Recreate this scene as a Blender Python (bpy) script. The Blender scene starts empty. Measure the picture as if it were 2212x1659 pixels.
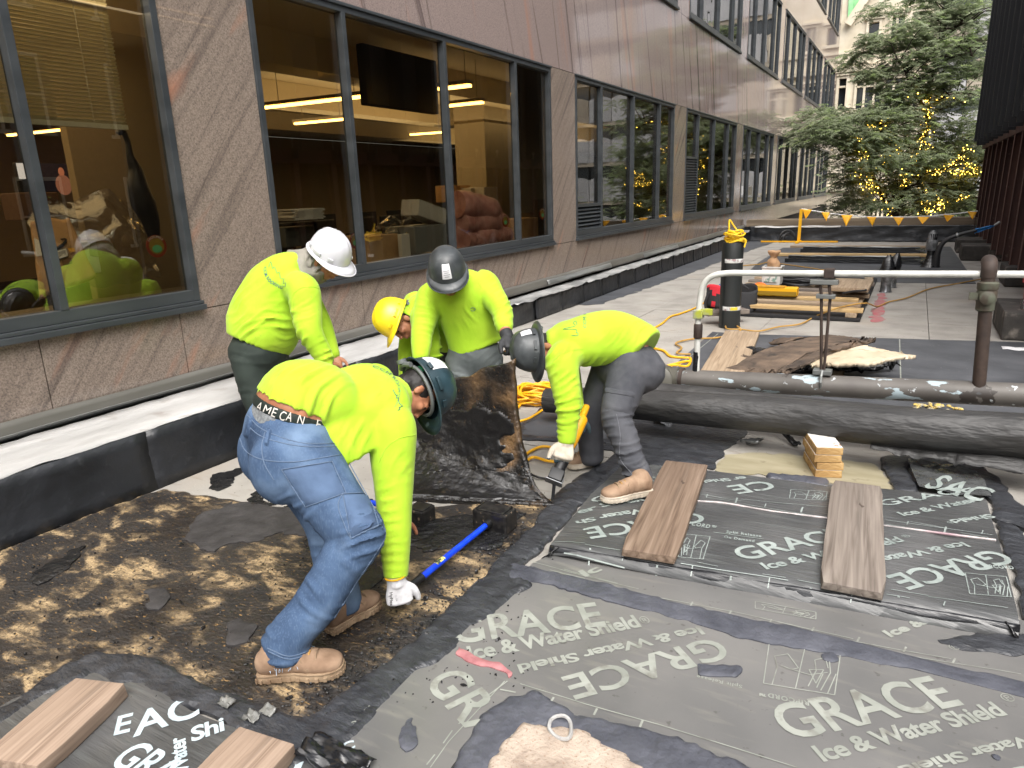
import bpy, bmesh, math, random
import numpy as np
from mathutils import Vector, Matrix, noise
random.seed(7); np.random.seed(7)
S = bpy.context.scene; COL = S.collection
PI = math.pi
def R(d): return math.radians(d)
# ------------------------------------------------------------------ camera
YAW, PITCH, ROLL, FPX = R(-29.7273), R(-15.3086), R(-2.0043), 1510.0   # focal length in units of a 2212 px wide picture
CF = Vector((math.sin(YAW)*math.cos(PITCH), math.cos(YAW)*math.cos(PITCH), math.sin(PITCH)))
_r = Vector((math.cos(YAW), -math.sin(YAW), 0)); _u = _r.cross(CF)
CR = _r*math.cos(ROLL)+_u*math.sin(ROLL); CU = -_r*math.sin(ROLL)+_u*math.cos(ROLL)
CAM = Vector((0, 0, 1.85))
cd = bpy.data.cameras.new('camera'); cam = bpy.data.objects.new('camera', cd); COL.objects.link(cam)
cd.sensor_width = 36; cd.lens = 36*FPX/2212; cd.clip_end = 600; cd.clip_start = .05
M4 = Matrix((CR, CU, -CF)).transposed().to_4x4(); M4.translation = CAM; cam.matrix_world = M4
S.camera = cam
# ------------------------------------------------------------------ light: overcast day between tall buildings
W = bpy.data.worlds.new('World'); S.world = W; W.use_nodes = True
nt = W.node_tree; nt.nodes.clear()
sky = nt.nodes.new('ShaderNodeTexSky'); sky.sky_type = 'NISHITA'; sky.sun_disc = False
SUN_EL, SUN_AZ = R(56), R(142)
sky.sun_elevation = SUN_EL; sky.sun_rotation = SUN_AZ; sky.dust_density = 6; sky.air_density = 1.0; sky.ozone_density = 1.0
hs = nt.nodes.new('ShaderNodeHueSaturation'); hs.inputs['Saturation'].default_value = .3
bg = nt.nodes.new('ShaderNodeBackground'); bg.inputs[1].default_value = .15
wo = nt.nodes.new('ShaderNodeOutputWorld')
nt.links.new(sky.outputs[0], hs.inputs['Color']); nt.links.new(hs.outputs[0], bg.inputs[0]); nt.links.new(bg.outputs[0], wo.inputs[0])
sl = bpy.data.lights.new('sun', 'SUN'); sl.energy = .85; sl.angle = R(60); sl.color = (1, .97, .92)
so = bpy.data.objects.new('sun', sl); COL.objects.link(so)
sd = Vector((math.sin(SUN_AZ)*math.cos(SUN_EL), math.cos(SUN_AZ)*math.cos(SUN_EL), math.sin(SUN_EL)))
so.rotation_euler = sd.to_track_quat('Z', 'Y').to_euler(); so.location = (0, 0, 30)
V = S.view_settings; S.display_settings.display_device = 'sRGB'
V.view_transform = 'Standard'; V.look = 'None'; V.exposure = 1.15; V.gamma = 1; V.use_curve_mapping = False
S.render.engine = 'CYCLES'
try:
    S.cycles.use_denoising = True; S.cycles.denoiser = 'OPENIMAGEDENOISE'
except Exception: pass
S.cycles.max_bounces = 7; S.cycles.transparent_max_bounces = 12; S.cycles.glossy_bounces = 4; S.cycles.diffuse_bounces = 4
S.cycles.sample_clamp_indirect = 6; S.cycles.caustics_reflective = False; S.cycles.caustics_refractive = False
# ------------------------------------------------------------------ surveying: a direction in the photograph -> a place in the world
def ray(u, v): return CF + CR*((u-1106)/FPX) - CU*((v-829.5)/FPX)
def at(u, v, z=0.):
    d = ray(u, v); return CAM + d*((z-CAM.z)/d.z)
def atx(u, v, x):
    d = ray(u, v); return CAM + d*((x-CAM.x)/d.x)
def aty(u, v, y):
    d = ray(u, v); return CAM + d*((y-CAM.y)/d.y)
def Z(ox, oy, f):
    return lambda a, b: ((ox+a/f)/1.8228, (oy+b/f)/1.8228)
# ------------------------------------------------------------------ materials
def c(r, g, b): return tuple((x/255/12.92 if x/255 <= .04045 else ((x/255+.055)/1.055)**2.4) for x in (r, g, b))
def _rgba(x): return (*x, 1) if len(x) == 3 else x
def mat(name, cols, scale=5, detail=5, rough=.6, bump=0., bscale=None, layers=(), stretch=(1, 1, 1), rot=(0, 0, 0), spec=.5, metal=0,
        coat=0, dist=.02, rvar=0., bstretch=None, emit=None, estr=0, bdetail=4, sheen=0, distort=0., alpha=1):
    m = bpy.data.materials.new(name); m.use_nodes = True; t = m.node_tree; N = t.nodes; L = t.links
    b = N['Principled BSDF']; b.inputs['Roughness'].default_value = rough; b.inputs['Metallic'].default_value = metal
    b.inputs['Specular IOR Level'].default_value = spec; b.inputs['Coat Weight'].default_value = coat
    if sheen: b.inputs['Sheen Weight'].default_value = sheen
    if emit: b.inputs['Emission Color'].default_value = _rgba(emit); b.inputs['Emission Strength'].default_value = estr
    tc = N.new('ShaderNodeTexCoord')
    def coords(st, ro):
        mp = N.new('ShaderNodeMapping'); mp.vector_type = 'TEXTURE'; mp.inputs['Scale'].default_value = tuple(1/x for x in st); mp.inputs['Rotation'].default_value = ro
        L.new(tc.outputs['Object'], mp.inputs[0]); return mp.outputs[0]
    def nz(kind, sc, st, ro, det=5, ds=0.):
        if kind == 'voronoi':
            n = N.new('ShaderNodeTexVoronoi'); n.inputs['Scale'].default_value = sc; L.new(coords(st, ro), n.inputs['Vector']); return n.outputs['Distance']
        if kind == 'wave':
            n = N.new('ShaderNodeTexWave'); n.inputs['Scale'].default_value = sc; n.inputs['Distortion'].default_value = ds or 4
            n.inputs['Detail'].default_value = 3; n.inputs['Detail Scale'].default_value = 1.2; L.new(coords(st, ro), n.inputs['Vector']); return n.outputs['Fac']
        n = N.new('ShaderNodeTexNoise'); n.inputs['Scale'].default_value = sc; n.inputs['Detail'].default_value = det
        n.inputs['Distortion'].default_value = ds; L.new(coords(st, ro), n.inputs['Vector']); return n.outputs['Fac']
    col = None
    if len(cols) == 1 or not isinstance(cols[0][0], (tuple, list)) and len(cols[0]) == 3 and isinstance(cols, tuple) and not isinstance(cols[0], tuple):
        pass
    if len(cols) > 1:
        rp = N.new('ShaderNodeValToRGB'); e = rp.color_ramp.elements
        while len(e) < len(cols): e.new(.5)
        for k, (p, q) in enumerate(cols): e[k].position = p; e[k].color = _rgba(q)
        L.new(nz('noise', scale, stretch, rot, detail, distort), rp.inputs[0]); col = rp.outputs[0]
    else:
        rg = N.new('ShaderNodeRGB'); rg.outputs[0].default_value = _rgba(cols[0][1]); col = rg.outputs[0]
    rsock = None
    for la in layers:
        f = nz(la.get('t', 'noise'), la['s'], la.get('st', (1, 1, 1)), la.get('ro', (0, 0, 0)), la.get('d', 5), la.get('ds', 0))
        mr = N.new('ShaderNodeMapRange'); mr.inputs[1].default_value = la['lo']; mr.inputs[2].default_value = la['hi']
        mr.inputs[4].default_value = la.get('f', 1); L.new(f, mr.inputs[0])
        mx = N.new('ShaderNodeMix'); mx.data_type = 'RGBA'; L.new(mr.outputs[0], mx.inputs[0]); L.new(col, mx.inputs[6])
        mx.inputs[7].default_value = _rgba(la['c']); col = mx.outputs[2]
        if 'r' in la:
            q = N.new('ShaderNodeMix'); L.new(mr.outputs[0], q.inputs[0])
            if rsock: L.new(rsock, q.inputs[2])
            else: q.inputs[2].default_value = rough
            q.inputs[3].default_value = la['r']; rsock = q.outputs[0]
    if rsock: L.new(rsock, b.inputs['Roughness'])
    L.new(col, b.inputs['Base Color'])
    if bump:
        bp = N.new('ShaderNodeBump'); bp.inputs['Strength'].default_value = bump; bp.inputs['Distance'].default_value = dist
        L.new(nz('noise', bscale or scale, bstretch or stretch, rot, bdetail), bp.inputs['Height']); L.new(bp.outputs[0], b.inputs['Normal'])
    return m
def plain(name, col, rough=.5, metal=0, **k): return mat(name, [(0, col)], rough=rough, metal=metal, **k)
def glassmat(name, tint, ior=1.5, wav=0., wscale=1.2, dirt=0.):
    m = bpy.data.materials.new(name); m.use_nodes = True; t = m.node_tree; N = t.nodes; L = t.links; N.clear()
    o = N.new('ShaderNodeOutputMaterial'); mx = N.new('ShaderNodeMixShader'); tr = N.new('ShaderNodeBsdfTransparent'); gl = N.new('ShaderNodeBsdfGlossy')
    lw = N.new('ShaderNodeLayerWeight'); lw.inputs[0].default_value = .5; pw_ = N.new('ShaderNodeMath'); pw_.operation = 'POWER'; pw_.inputs[1].default_value = 4.2; L.new(lw.outputs['Facing'], pw_.inputs[0]); fr = N.new('ShaderNodeMapRange'); fr.inputs[3].default_value = ior; fr.inputs[4].default_value = .85; L.new(pw_.outputs[0], fr.inputs[0]); tr.inputs[0].default_value = _rgba(tint); gl.inputs['Roughness'].default_value = .0
    if wav:
        tc = N.new('ShaderNodeTexCoord'); n = N.new('ShaderNodeTexNoise'); n.inputs['Scale'].default_value = wscale; n.inputs['Detail'].default_value = 1
        bp = N.new('ShaderNodeBump'); bp.inputs['Strength'].default_value = 1; bp.inputs['Distance'].default_value = wav
        L.new(tc.outputs['Object'], n.inputs['Vector']); L.new(n.outputs['Fac'], bp.inputs['Height']); L.new(bp.outputs[0], gl.inputs['Normal'])
    L.new(fr.outputs[0], mx.inputs[0]); L.new(tr.outputs[0], mx.inputs[1]); L.new(gl.outputs[0], mx.inputs[2]); L.new(mx.outputs[0], o.inputs[0])
    return m
# ------------------------------------------------------------------ mesh helpers
def tag(o, label=None, cat=None, group=None, kind=None):
    if label: o['label'] = label
    if cat: o['category'] = cat
    if group: o['group'] = group
    if kind: o['kind'] = kind
    return o
def thing(name, label, cat, loc=(0, 0, 0), group=None, kind=None):
    o = bpy.data.objects.new(name, None); COL.objects.link(o); o.location = loc; o.empty_display_size = .1
    return tag(o, label, cat, group, kind)
def worldloc(o):
    p = Vector((0, 0, 0))
    while o: p = p+Vector(o.location); o = o.parent
    return p
def sm(a, b, x):
    t = min(1, max(0, (x-a)/(b-a))); return t*t*(3-2*t)
def catmull(pts, n):
    P = [np.array(p, float) for p in pts]
    if len(P) < 3 or n <= 1: return [p.copy() for p in P]
    P = [2*P[0]-P[1]]+P+[2*P[-1]-P[-2]]; out = []
    for i in range(1, len(P)-2):
        for k in range(n):
            t = k/n; a, b, d, e = P[i-1:i+3]
            out.append(.5*((2*b)+(-a+d)*t+(2*a-5*b+4*d-e)*t*t+(-a+3*b-3*d+e)*t**3))
    out.append(P[-2].copy()); return out
class MB:
    def __init__(s): s.v = []; s.f = []; s.m = []; s.mi = 0
    def add(s, vs, fs):
        k = len(s.v); s.v += [tuple(map(float, p)) for p in vs]; s.f += [tuple(i+k for i in f) for f in fs]; s.m += [s.mi]*len(fs); return s
    def box(s, cen, size, Mx=None):
        hx, hy, hz = [x/2 for x in size]; q = []
        for dx, dy, dz in ((-1,-1,-1),(1,-1,-1),(1,1,-1),(-1,1,-1),(-1,-1,1),(1,-1,1),(1,1,1),(-1,1,1)):
            p = Vector((dx*hx, dy*hy, dz*hz))
            if Mx is not None: p = Mx @ p
            q.append(p+Vector(cen))
        return s.add(q, [(0,3,2,1),(4,5,6,7),(0,1,5,4),(1,2,6,5),(2,3,7,6),(3,0,4,7)])
    def span(s, x0, x1, y0, y1, z0, z1): return s.box(((x0+x1)/2, (y0+y1)/2, (z0+z1)/2), (abs(x1-x0), abs(y1-y0), abs(z1-z0)))
    def bar(s, a, b, w, h, up=(0, 0, 1)):
        a = Vector(a); b = Vector(b); d = (b-a).normalized(); sd = d.cross(Vector(up))
        if sd.length < 1e-4: sd = d.cross(Vector((1, 0, 0)))
        sd.normalize(); u = sd.cross(d); Mx = Matrix((d, sd, u)).transposed()
        return s.box((a+b)/2, ((b-a).length, w, h), Mx)
    def tube(s, pts, r, n=10, sub=1, cap=True, closed=False):
        P = catmull(pts, sub) if not closed else [np.array(p, float) for p in pts]
        rr = np.interp(np.linspace(0, 1, len(P)), np.linspace(0, 1, len(r)), r) if hasattr(r, '__len__') else [r]*len(P)
        P = [Vector(p) for p in P]; vs = []; fs = []; prev = None
        for i, p in enumerate(P):
            if closed: d = P[(i+1) % len(P)]-P[i-1]
            else: d = P[min(i+1, len(P)-1)]-P[max(i-1, 0)]
            d.normalize()
            if prev is None: a = d.orthogonal().normalized()
            else:
                a = prev-d*prev.dot(d); a = a.normalized() if a.length > 1e-6 else d.orthogonal().normalized()
            prev = a; b = d.cross(a)
            for k in range(n):
                w = 2*PI*k/n; vs.append(p+(a*math.cos(w)+b*math.sin(w))*rr[i])
        m = len(P)
        for i in range(m if closed else m-1):
            for k in range(n):
                j = (i+1) % m; fs.append((i*n+k, i*n+(k+1) % n, j*n+(k+1) % n, j*n+k))
        if cap and not closed: fs += [tuple(range(n-1, -1, -1)), tuple((m-1)*n+k for k in range(n))]
        return s.add(vs, fs)
    def lathe(s, prof, n=24, Mx=None, sx=1, sy=1, cap=True):
        vs = []; fs = []
        for r, z in prof:
            for k in range(n):
                p = Vector((r*sx*math.cos(2*PI*k/n), r*sy*math.sin(2*PI*k/n), z)); vs.append(Mx @ p if Mx is not None else p)
        m = len(prof)
        for i in range(m-1):
            for k in range(n): fs.append((i*n+k, i*n+(k+1) % n, (i+1)*n+(k+1) % n, (i+1)*n+k))
        if cap: fs += [tuple(range(n-1, -1, -1)), tuple((m-1)*n+k for k in range(n))]
        return s.add(vs, fs)
    def prism(s, poly, z0, z1):
        n = len(poly); vs = [(p[0], p[1], z0) for p in poly]+[(p[0], p[1], z1) for p in poly]
        return s.add(vs, [tuple(range(n-1, -1, -1)), tuple(range(n, 2*n))]+[(i, (i+1) % n, n+(i+1) % n, n+i) for i in range(n)])
    def grid(s, fn, nu, nv, wrap=False):
        vs = [fn(i/nu, j/nv) for j in range(nv+1) for i in range(nu+1)]
        return s.add(vs, [(j*(nu+1)+i, j*(nu+1)+i+1, (j+1)*(nu+1)+i+1, (j+1)*(nu+1)+i) for j in range(nv) for i in range(nu)])
    def ell(s, cen, r, Mx=None, nu=14, nv=9):
        vs = []; fs = []
        for j in range(1, nv):
            a = PI*j/nv
            for i in range(nu):
                w = 2*PI*i/nu; p = Vector((r[0]*math.sin(a)*math.cos(w), r[1]*math.sin(a)*math.sin(w), r[2]*math.cos(a)))
                vs.append((Mx @ p if Mx is not None else p)+Vector(cen))
        q0 = Vector((0, 0, r[2])); q1 = -q0; vs += [(Mx @ q if Mx is not None else q)+Vector(cen) for q in (q0, q1)]
        for j in range(nv-2):
            for i in range(nu): fs.append((j*nu+i, (j+1)*nu+i, (j+1)*nu+(i+1) % nu, j*nu+(i+1) % nu))
        t, b = (nv-1)*nu, (nv-1)*nu+1
        for i in range(nu): fs += [(t, i, (i+1) % nu), (b, (nv-2)*nu+(i+1) % nu, (nv-2)*nu+i)]
        return s.add(vs, fs)
    def build(s, name, mats, parent=None, smooth=False, bevel=0, label=None, cat=None, group=None, kind=None, matrix=None, fixn=True, thick=0, angle=40):
        me = bpy.data.meshes.new(name); o = bpy.data.objects.new(name, me); COL.objects.link(o)
        vs = s.v
        if matrix is None:
            if parent is not None: org = worldloc(parent)
            elif vs:
                a = np.array(vs); lo = a.min(0); hi = a.max(0); org = Vector(((lo[0]+hi[0])/2, (lo[1]+hi[1])/2, lo[2]))
            else: org = Vector((0, 0, 0))
            me.from_pydata((np.array(vs)-np.array(org)).tolist(), [], s.f)
            if parent is None: o.location = org
        else:
            me.from_pydata(vs, [], s.f)
            mw = matrix.copy()
            if parent is not None: mw.translation = mw.translation-worldloc(parent)
            o.matrix_world = mw; o.matrix_basis = mw
        if parent is not None: o.parent = parent
        for q in (mats if isinstance(mats, (list, tuple)) else [mats]): me.materials.append(q)
        if any(s.m): me.polygons.foreach_set('material_index', s.m)
        if fixn or bevel:
            bm = bmesh.new(); bm.from_mesh(me)
            if fixn: bmesh.ops.recalc_face_normals(bm, faces=bm.faces)
            if bevel: bmesh.ops.bevel(bm, geom=[e for e in bm.edges if len(e.link_faces) == 2 and e.calc_face_angle(0) > .5], offset=bevel, segments=2, profile=.6, affect='EDGES')
            bm.to_mesh(me); bm.free()
        if smooth:
            me.polygons.foreach_set('use_smooth', [True]*len(me.polygons))
            try: me.set_sharp_from_angle(angle=R(angle))
            except Exception: pass
        if thick:
            md = o.modifiers.new('thickness', 'SOLIDIFY'); md.thickness = thick; md.offset = -1
        return tag(o, label, cat, group, kind)
def dup(o, parent=None, loc=None):
    k = o.copy(); COL.objects.link(k)
    if parent is not None: k.parent = parent
    if loc is not None: k.location = loc
    return k
def dup_tree(o, loc, label=None):
    k = dup(o, None, loc)
    if label: k['label'] = label
    for ch in list(o.children):
        q = dup(ch, k)
        for g in list(ch.children): dup(g, q)
    return k
def nz(x, y, z=0): return noise.noise(Vector((x, y, z)))
def inpoly(x, y, P):
    r = False; n = len(P)
    for i in range(n):
        x0, y0 = P[i][0], P[i][1]; x1, y1 = P[i-1][0], P[i-1][1]
        if (y0 > y) != (y1 > y) and x < (x1-x0)*(y-y0)/(y1-y0)+x0: r = not r
    return r
def pxpoly(P, z=0): return [tuple(at(u, v, z)) for u, v in P]
def ragged(name, polys, zt, zb, cell, mt, rag=.03, relief=.006, rs=14, parent=None, holes=(), **k):
    """a lumpy layer with a torn outline: small cells inside the outline, each corner at its own height, with a skirt down to zb"""
    mb = MB(); idx = {}; vs = []; fs = []
    xs = [p[0] for P in polys for p in P]; ys = [p[1] for P in polys for p in P]
    x0, y0 = min(xs), min(ys); nx = int((max(xs)-x0)/cell)+2; ny = int((max(ys)-y0)/cell)+2; cells = set()
    for i in range(-1, nx):
        for j in range(-1, ny):
            x = x0+(i+.5)*cell; y = y0+(j+.5)*cell
            a = x+rag*nz(x*9, y*9, 3)+rag*.6*nz(x*31, y*31, 5); b = y+rag*nz(x*9, y*9, 8)+rag*.6*nz(x*31, y*31, 11)
            if any(inpoly(a, b, P) for P in polys) and not any(inpoly(a, b, P) for P in holes): cells.add((i, j))
    def vt(i, j):
        if (i, j) not in idx:
            x = x0+i*cell; y = y0+j*cell
            h = relief*(nz(x*rs, y*rs, 1)+.6*nz(x*rs*2.7, y*rs*2.7, 4)+.5*abs(nz(x*rs*.6, y*rs*1.9, 9)))
            full = all((i+a, j+b) in cells for a in (-1, 0) for b in (-1, 0))
            jx, jy = (0, 0) if full else (cell*.35*nz(x*55, y*55, 2), cell*.35*nz(x*55, y*55, 6))
            idx[i, j] = len(vs); vs.append((x+jx, y+jy, zt+h if full else zt-.35*(zt-zb)+h*.3))
        return idx[i, j]
    for (i, j) in cells: fs.append((vt(i, j), vt(i+1, j), vt(i+1, j+1), vt(i, j+1)))
    low = {}
    def lo(i, j):
        if (i, j) not in low:
            p = vs[idx[i, j]]; low[i, j] = len(vs); vs.append((p[0], p[1], zb))
        return low[i, j]
    for (i, j) in cells:
        for (di, dj, a, b) in ((-1, 0, (i, j), (i, j+1)), (1, 0, (i+1, j), (i+1, j+1)), (0, -1, (i, j), (i+1, j)), (0, 1, (i, j+1), (i+1, j+1))):
            if (i+di, j+dj) not in cells: fs.append((idx[a], idx[b], lo(*b), lo(*a)))
    nb = {}
    for (i, j) in cells:
        for (di, dj, a, b) in ((-1, 0, (i, j), (i, j+1)), (1, 0, (i+1, j), (i+1, j+1)), (0, -1, (i, j), (i+1, j)), (0, 1, (i, j+1), (i+1, j+1))):
            if (i+di, j+dj) not in cells: nb.setdefault(a, []).append(b); nb.setdefault(b, []).append(a)
    for _ in range(3):
        new = {q: [sum(vs[idx[w]][k_] for w in ws)/len(ws)*.5+vs[idx[q]][k_]*.5 for k_ in (0, 1)] for q, ws in nb.items()}
        for q, (x, y) in new.items():
            vs[idx[q]] = (x, y, vs[idx[q]][2])
            if q in low: vs[low[q]] = (x, y, vs[low[q]][2])
    mb.add(vs, fs); return mb.build(name, mt, parent, smooth=True, fixn=True, angle=50, **k)
def gridcut(bm, cell):
    xs = [v.co.x for v in bm.verts]; ys = [v.co.y for v in bm.verts]
    for ax, lo, hi in ((0, min(xs), max(xs)), (1, min(ys), max(ys))):
        k = math.ceil(lo/cell)*cell
        while k < hi:
            co = [0, 0, 0]; no = [0, 0, 0]; co[ax] = k; no[ax] = 1
            bmesh.ops.bisect_plane(bm, geom=bm.verts[:]+bm.edges[:]+bm.faces[:], plane_co=co, plane_no=no); k += cell
def sheet(name, poly, hf, cell, mt, parent=None, skirt=.012, **k):
    """a flat sheet cut to an exact outline, following the height function hf(x, y)"""
    bm = bmesh.new(); f = bm.faces.new([bm.verts.new((p[0], p[1], 0)) for p in poly]); bmesh.ops.triangulate(bm, faces=[f]); gridcut(bm, cell)
    bmesh.ops.recalc_face_normals(bm, faces=bm.faces)
    bm.verts.ensure_lookup_table(); bm.verts.index_update(); mb = MB()
    up = [v for v in bm.verts]; vs = [(v.co.x, v.co.y, hf(v.co.x, v.co.y)) for v in up]; fs = [tuple(v.index for v in f.verts) for f in bm.faces]
    n = len(vs); low = {}
    for e in bm.edges:
        if len(e.link_faces) == 1:
            q = []
            for v in e.verts:
                if v.index not in low: low[v.index] = len(vs); p = vs[v.index]; vs.append((p[0], p[1], p[2]-skirt))
                q.append(v.index)
            fs.append((q[0], q[1], low[q[1]], low[q[0]]))
    bm.free(); mb.add(vs, fs); return mb.build(name, mt, parent, smooth=True, **k)
def fill2d(curve_body, extr=0, bold=0., sx=1, space=1):
    cu = bpy.data.curves.new('t', 'FONT'); cu.body = curve_body; cu.size = 1; cu.offset = bold; cu.space_character = space; cu.resolution_u = 4
    o = bpy.data.objects.new('t', cu); COL.objects.link(o); dg = bpy.context.evaluated_depsgraph_get()
    me = bpy.data.meshes.new_from_object(o.evaluated_get(dg)); vs = np.array([tuple(v.co) for v in me.vertices]); fs = [tuple(p.vertices) for p in me.polygons]
    bpy.data.objects.remove(o); bpy.data.curves.remove(cu); bpy.data.meshes.remove(me)
    return vs, fs
_TX = {}
def textverts(s, bold=0., space=1):
    k = (s, bold, space)
    if k not in _TX:
        v, f = fill2d(s, 0, bold, 1, space); v = v.copy(); v[:, 0] -= v[:, 0].min(); _TX[k] = (v, f)
    return _TX[k]
def text_px(mb, s, pl, pr, pt, z, hf=None, bold=0., space=1, lift=.003, cell=.07, cap=.7):
    """lettering on level ground: baseline from pl to pr, letters rising to pt (places read off the photograph)"""
    a = at(*pl, z); b = at(*pr, z); t = at(*pt, z); v, f = textverts(s, bold, space); w = v[:, 0].max()
    ex = (b-a)/w; ey = (t-a); d = ex.normalized(); ey = (ey-d*ey.dot(d))/cap
    bm = bmesh.new(); bv = [bm.verts.new((a.x+ex.x*p[0]+ey.x*p[1], a.y+ex.y*p[0]+ey.y*p[1], 0)) for p in v]
    for q in f:
        try: bm.faces.new([bv[i] for i in q])
        except ValueError: pass
    if hf: gridcut(bm, cell)
    bm.verts.index_update()
    mb.add([(p.co.x, p.co.y, (hf(p.co.x, p.co.y) if hf else z)+lift) for p in bm.verts], [tuple(x.index for x in q.verts) for q in bm.faces]); bm.free()
def line_px(mb, pts, w, z, hf=None, lift=.003):
    P = [at(u, v, z) for u, v in pts]
    for a, b in zip(P, P[1:]):
        n = max(1, int((b-a).length/.06)); d = (b-a).normalized(); s = Vector((-d.y, d.x, 0))*w/2
        for k in range(n):
            p = a+(b-a)*(k/n); q = a+(b-a)*((k+1)/n); cs = [p-s, q-s, q+s, p+s]
            mb.add([(x.x, x.y, (hf(x.x, x.y) if hf else z)+lift) for x in cs], [(0, 1, 2, 3)])
def plank(name, p0, p1, w, t, mt, label=None, cat=None, group=None, parent=None, roll=0., bevel=.004, chip=0., seed=0, warp=0.):
    """a sawn board from p0 to p1 (centre line of its top face)"""
    p0 = Vector(p0); p1 = Vector(p1); L = (p1-p0).length; d = (p1-p0).normalized(); s = Vector((0, 0, 1)).cross(d).normalized(); u = d.cross(s)
    M = Matrix((d, s, u)).transposed().to_4x4() @ Matrix.Rotation(roll, 4, 'X'); M.translation = (p0+p1)/2
    mb = MB(); n = max(4, int(L/.12)); rnd = random.Random(seed); ch = chip
    for i in range(n+1):
        x = -L/2+L*i/n; e = .004*math.sin(i*1.7+seed)
        k = ch if i in (0, n) else 0
        for (yy, zz) in ((-w/2+k*rnd.random(), 0), (w/2-k*rnd.random(), 0), (w/2-k*.5, -t), (-w/2+k*.5, -t)):
            mb.v.append((x+(rnd.uniform(-1, 1)*.004 if i in (0, n) else 0), yy+e*.4, zz+warp*(1-(2*x/L)**2)))
    for i in range(n):
        for k in range(4): mb.f.append((4*i+k, 4*i+(k+1) % 4, 4*i+4+(k+1) % 4, 4*i+4+k)); mb.m.append(0)
    mb.f += [(3, 2, 1, 0), (4*n, 4*n+1, 4*n+2, 4*n+3)]; mb.m += [0, 0]
    return mb.build(name, mt, parent, bevel=bevel, label=label, cat=cat, group=group, matrix=M, smooth=True, angle=35)
# ------------------------------------------------------------------ materials of the place
GRAN = mat('polished_granite', [(.30, c(108,98,90)), (.5, c(134,121,111)), (.66, c(150,136,124)), (.8, c(125,114,106))], scale=85, detail=3, rough=.12, spec=.6,
    layers=[dict(s=150, lo=.60, hi=.74, c=c(70,63,60), d=2, f=.7), dict(s=1.5, st=(1, 2.2, .45), ro=(R(-38), 0, 0), lo=.60, hi=.72, c=c(170,118,94), f=.7, d=9),
            dict(s=1.6, st=(1, 7, .3), ro=(R(-40), 0, 0), lo=.50, hi=.70, c=c(84,75,71), f=.55, d=8), dict(s=1.2, st=(1, 13, .22), ro=(R(-36), 0, 0), lo=.62, hi=.74, c=c(52,46,46), f=.6, d=6)])
GRANU = mat('polished_granite_light', [(.30, c(124,112,108)), (.5, c(147,132,127)), (.7, c(158,143,137)), (.85, c(132,120,117))], scale=80, detail=3, rough=.06, spec=1.0,
    layers=[dict(s=.9, st=(1, 3.2, .3), ro=(R(16), 0, 0), lo=.58, hi=.72, c=c(166,124,106), f=.6, d=9), dict(s=.8, st=(1, 9, .2), ro=(R(20), 0, 0), lo=.58, hi=.66, c=c(78,66,66), f=.7, d=7), dict(s=.55, st=(1, 16, .2), ro=(R(13), 0, 0), lo=.64, hi=.69, c=c(62,54,55), f=.6, d=6)])
FRAME = mat('dark_bronze_frame', [(.3, c(48,52,55)), (.7, c(66,70,73))], scale=6, rough=.38, spec=.5, stretch=(1, .2, 1))
GLASS = glassmat('tinted_glass', (.70, .685, .62), .12)
GLASSU = glassmat('mirror_tinted_glass', (.5, .5, .48), .34, .004, 1.1)
CONC = mat('weathered_concrete', [(.25, c(133,129,123)), (.5, c(154,150,143)), (.75, c(165,161,154))], scale=2.2, detail=9, rough=.85, bump=.35, bscale=60, dist=.006,
    layers=[dict(s=7, st=(.5, 2.5, 1), lo=.60, hi=.72, c=c(124,115,106), f=.55, d=8), dict(s=38, lo=.69, hi=.72, c=c(70,62,56), f=.8, d=3), dict(s=1.1, lo=.58, hi=.75, c=c(148,135,119), f=.5)])
JOINT = plain('joint_base', c(84,80,76), .9)  # the deck base's own dark colour, visible in the gaps between panels
BLKM = mat('black_membrane', [(.3, c(26,28,31)), (.7, c(42,44,48))], scale=3, rough=.42, bump=.8, bscale=7, dist=.02, layers=[dict(s=14, lo=.62, hi=.8, c=c(96,98,100), f=.25, d=8)])
GRYM = mat('dusty_grey_membrane', [(.3, c(62,64,68)), (.7, c(86,88,92))], scale=2.2, rough=.62, bump=.25, bscale=12, dist=.01, detail=8, layers=[dict(s=26, lo=.68, hi=.74, c=c(140,138,134), f=.5), dict(s=1.4, lo=.55, hi=.75, c=c(46,48,52), f=.7)])
WHITEP = mat('white_release_paper', [(.3, c(156,155,153)), (.7, c(188,187,185))], scale=4, rough=.6, stretch=(1, .3, 1), bump=.8, bscale=9, dist=.03, layers=[dict(s=5, lo=.60, hi=.75, c=c(138,130,124), f=.6, d=8)])
FOILW = mat('silvery_crumpled_strip', [(.35, c(134,135,134)), (.65, c(186,186,184))], scale=5, rough=.42, metal=.25, bump=.9, bscale=8, dist=.03, stretch=(1, .5, 1))
STEELF = mat('galvanised_flashing', [(.3, c(112,114,112)), (.7, c(150,152,150))], scale=3, rough=.4, metal=.6, stretch=(1, .15, 1), bump=.3, bscale=3, dist=.03)
GREYF = mat('grey_painted_flashing', [(.3, c(84,82,76)), (.7, c(106,104,98))], scale=4, rough=.5, stretch=(1, .2, 1), layers=[dict(s=16, lo=.72, hi=.76, c=c(190,190,186), f=.7)])
MAST = mat('trowelled_mastic', [(.3, c(40,41,44)), (.6, c(58,60,64)), (.8, c(74,76,80))], scale=9, rough=.36, bump=.9, bscale=22, dist=.012, detail=7, stretch=(1, 2, 1), spec=.5)
MASTL = mat('grey_mastic', [(.3, c(62,64,72)), (.7, c(90,92,100))], scale=7, rough=.42, bump=.8, bscale=30, dist=.01, detail=7, spec=.5)
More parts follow.
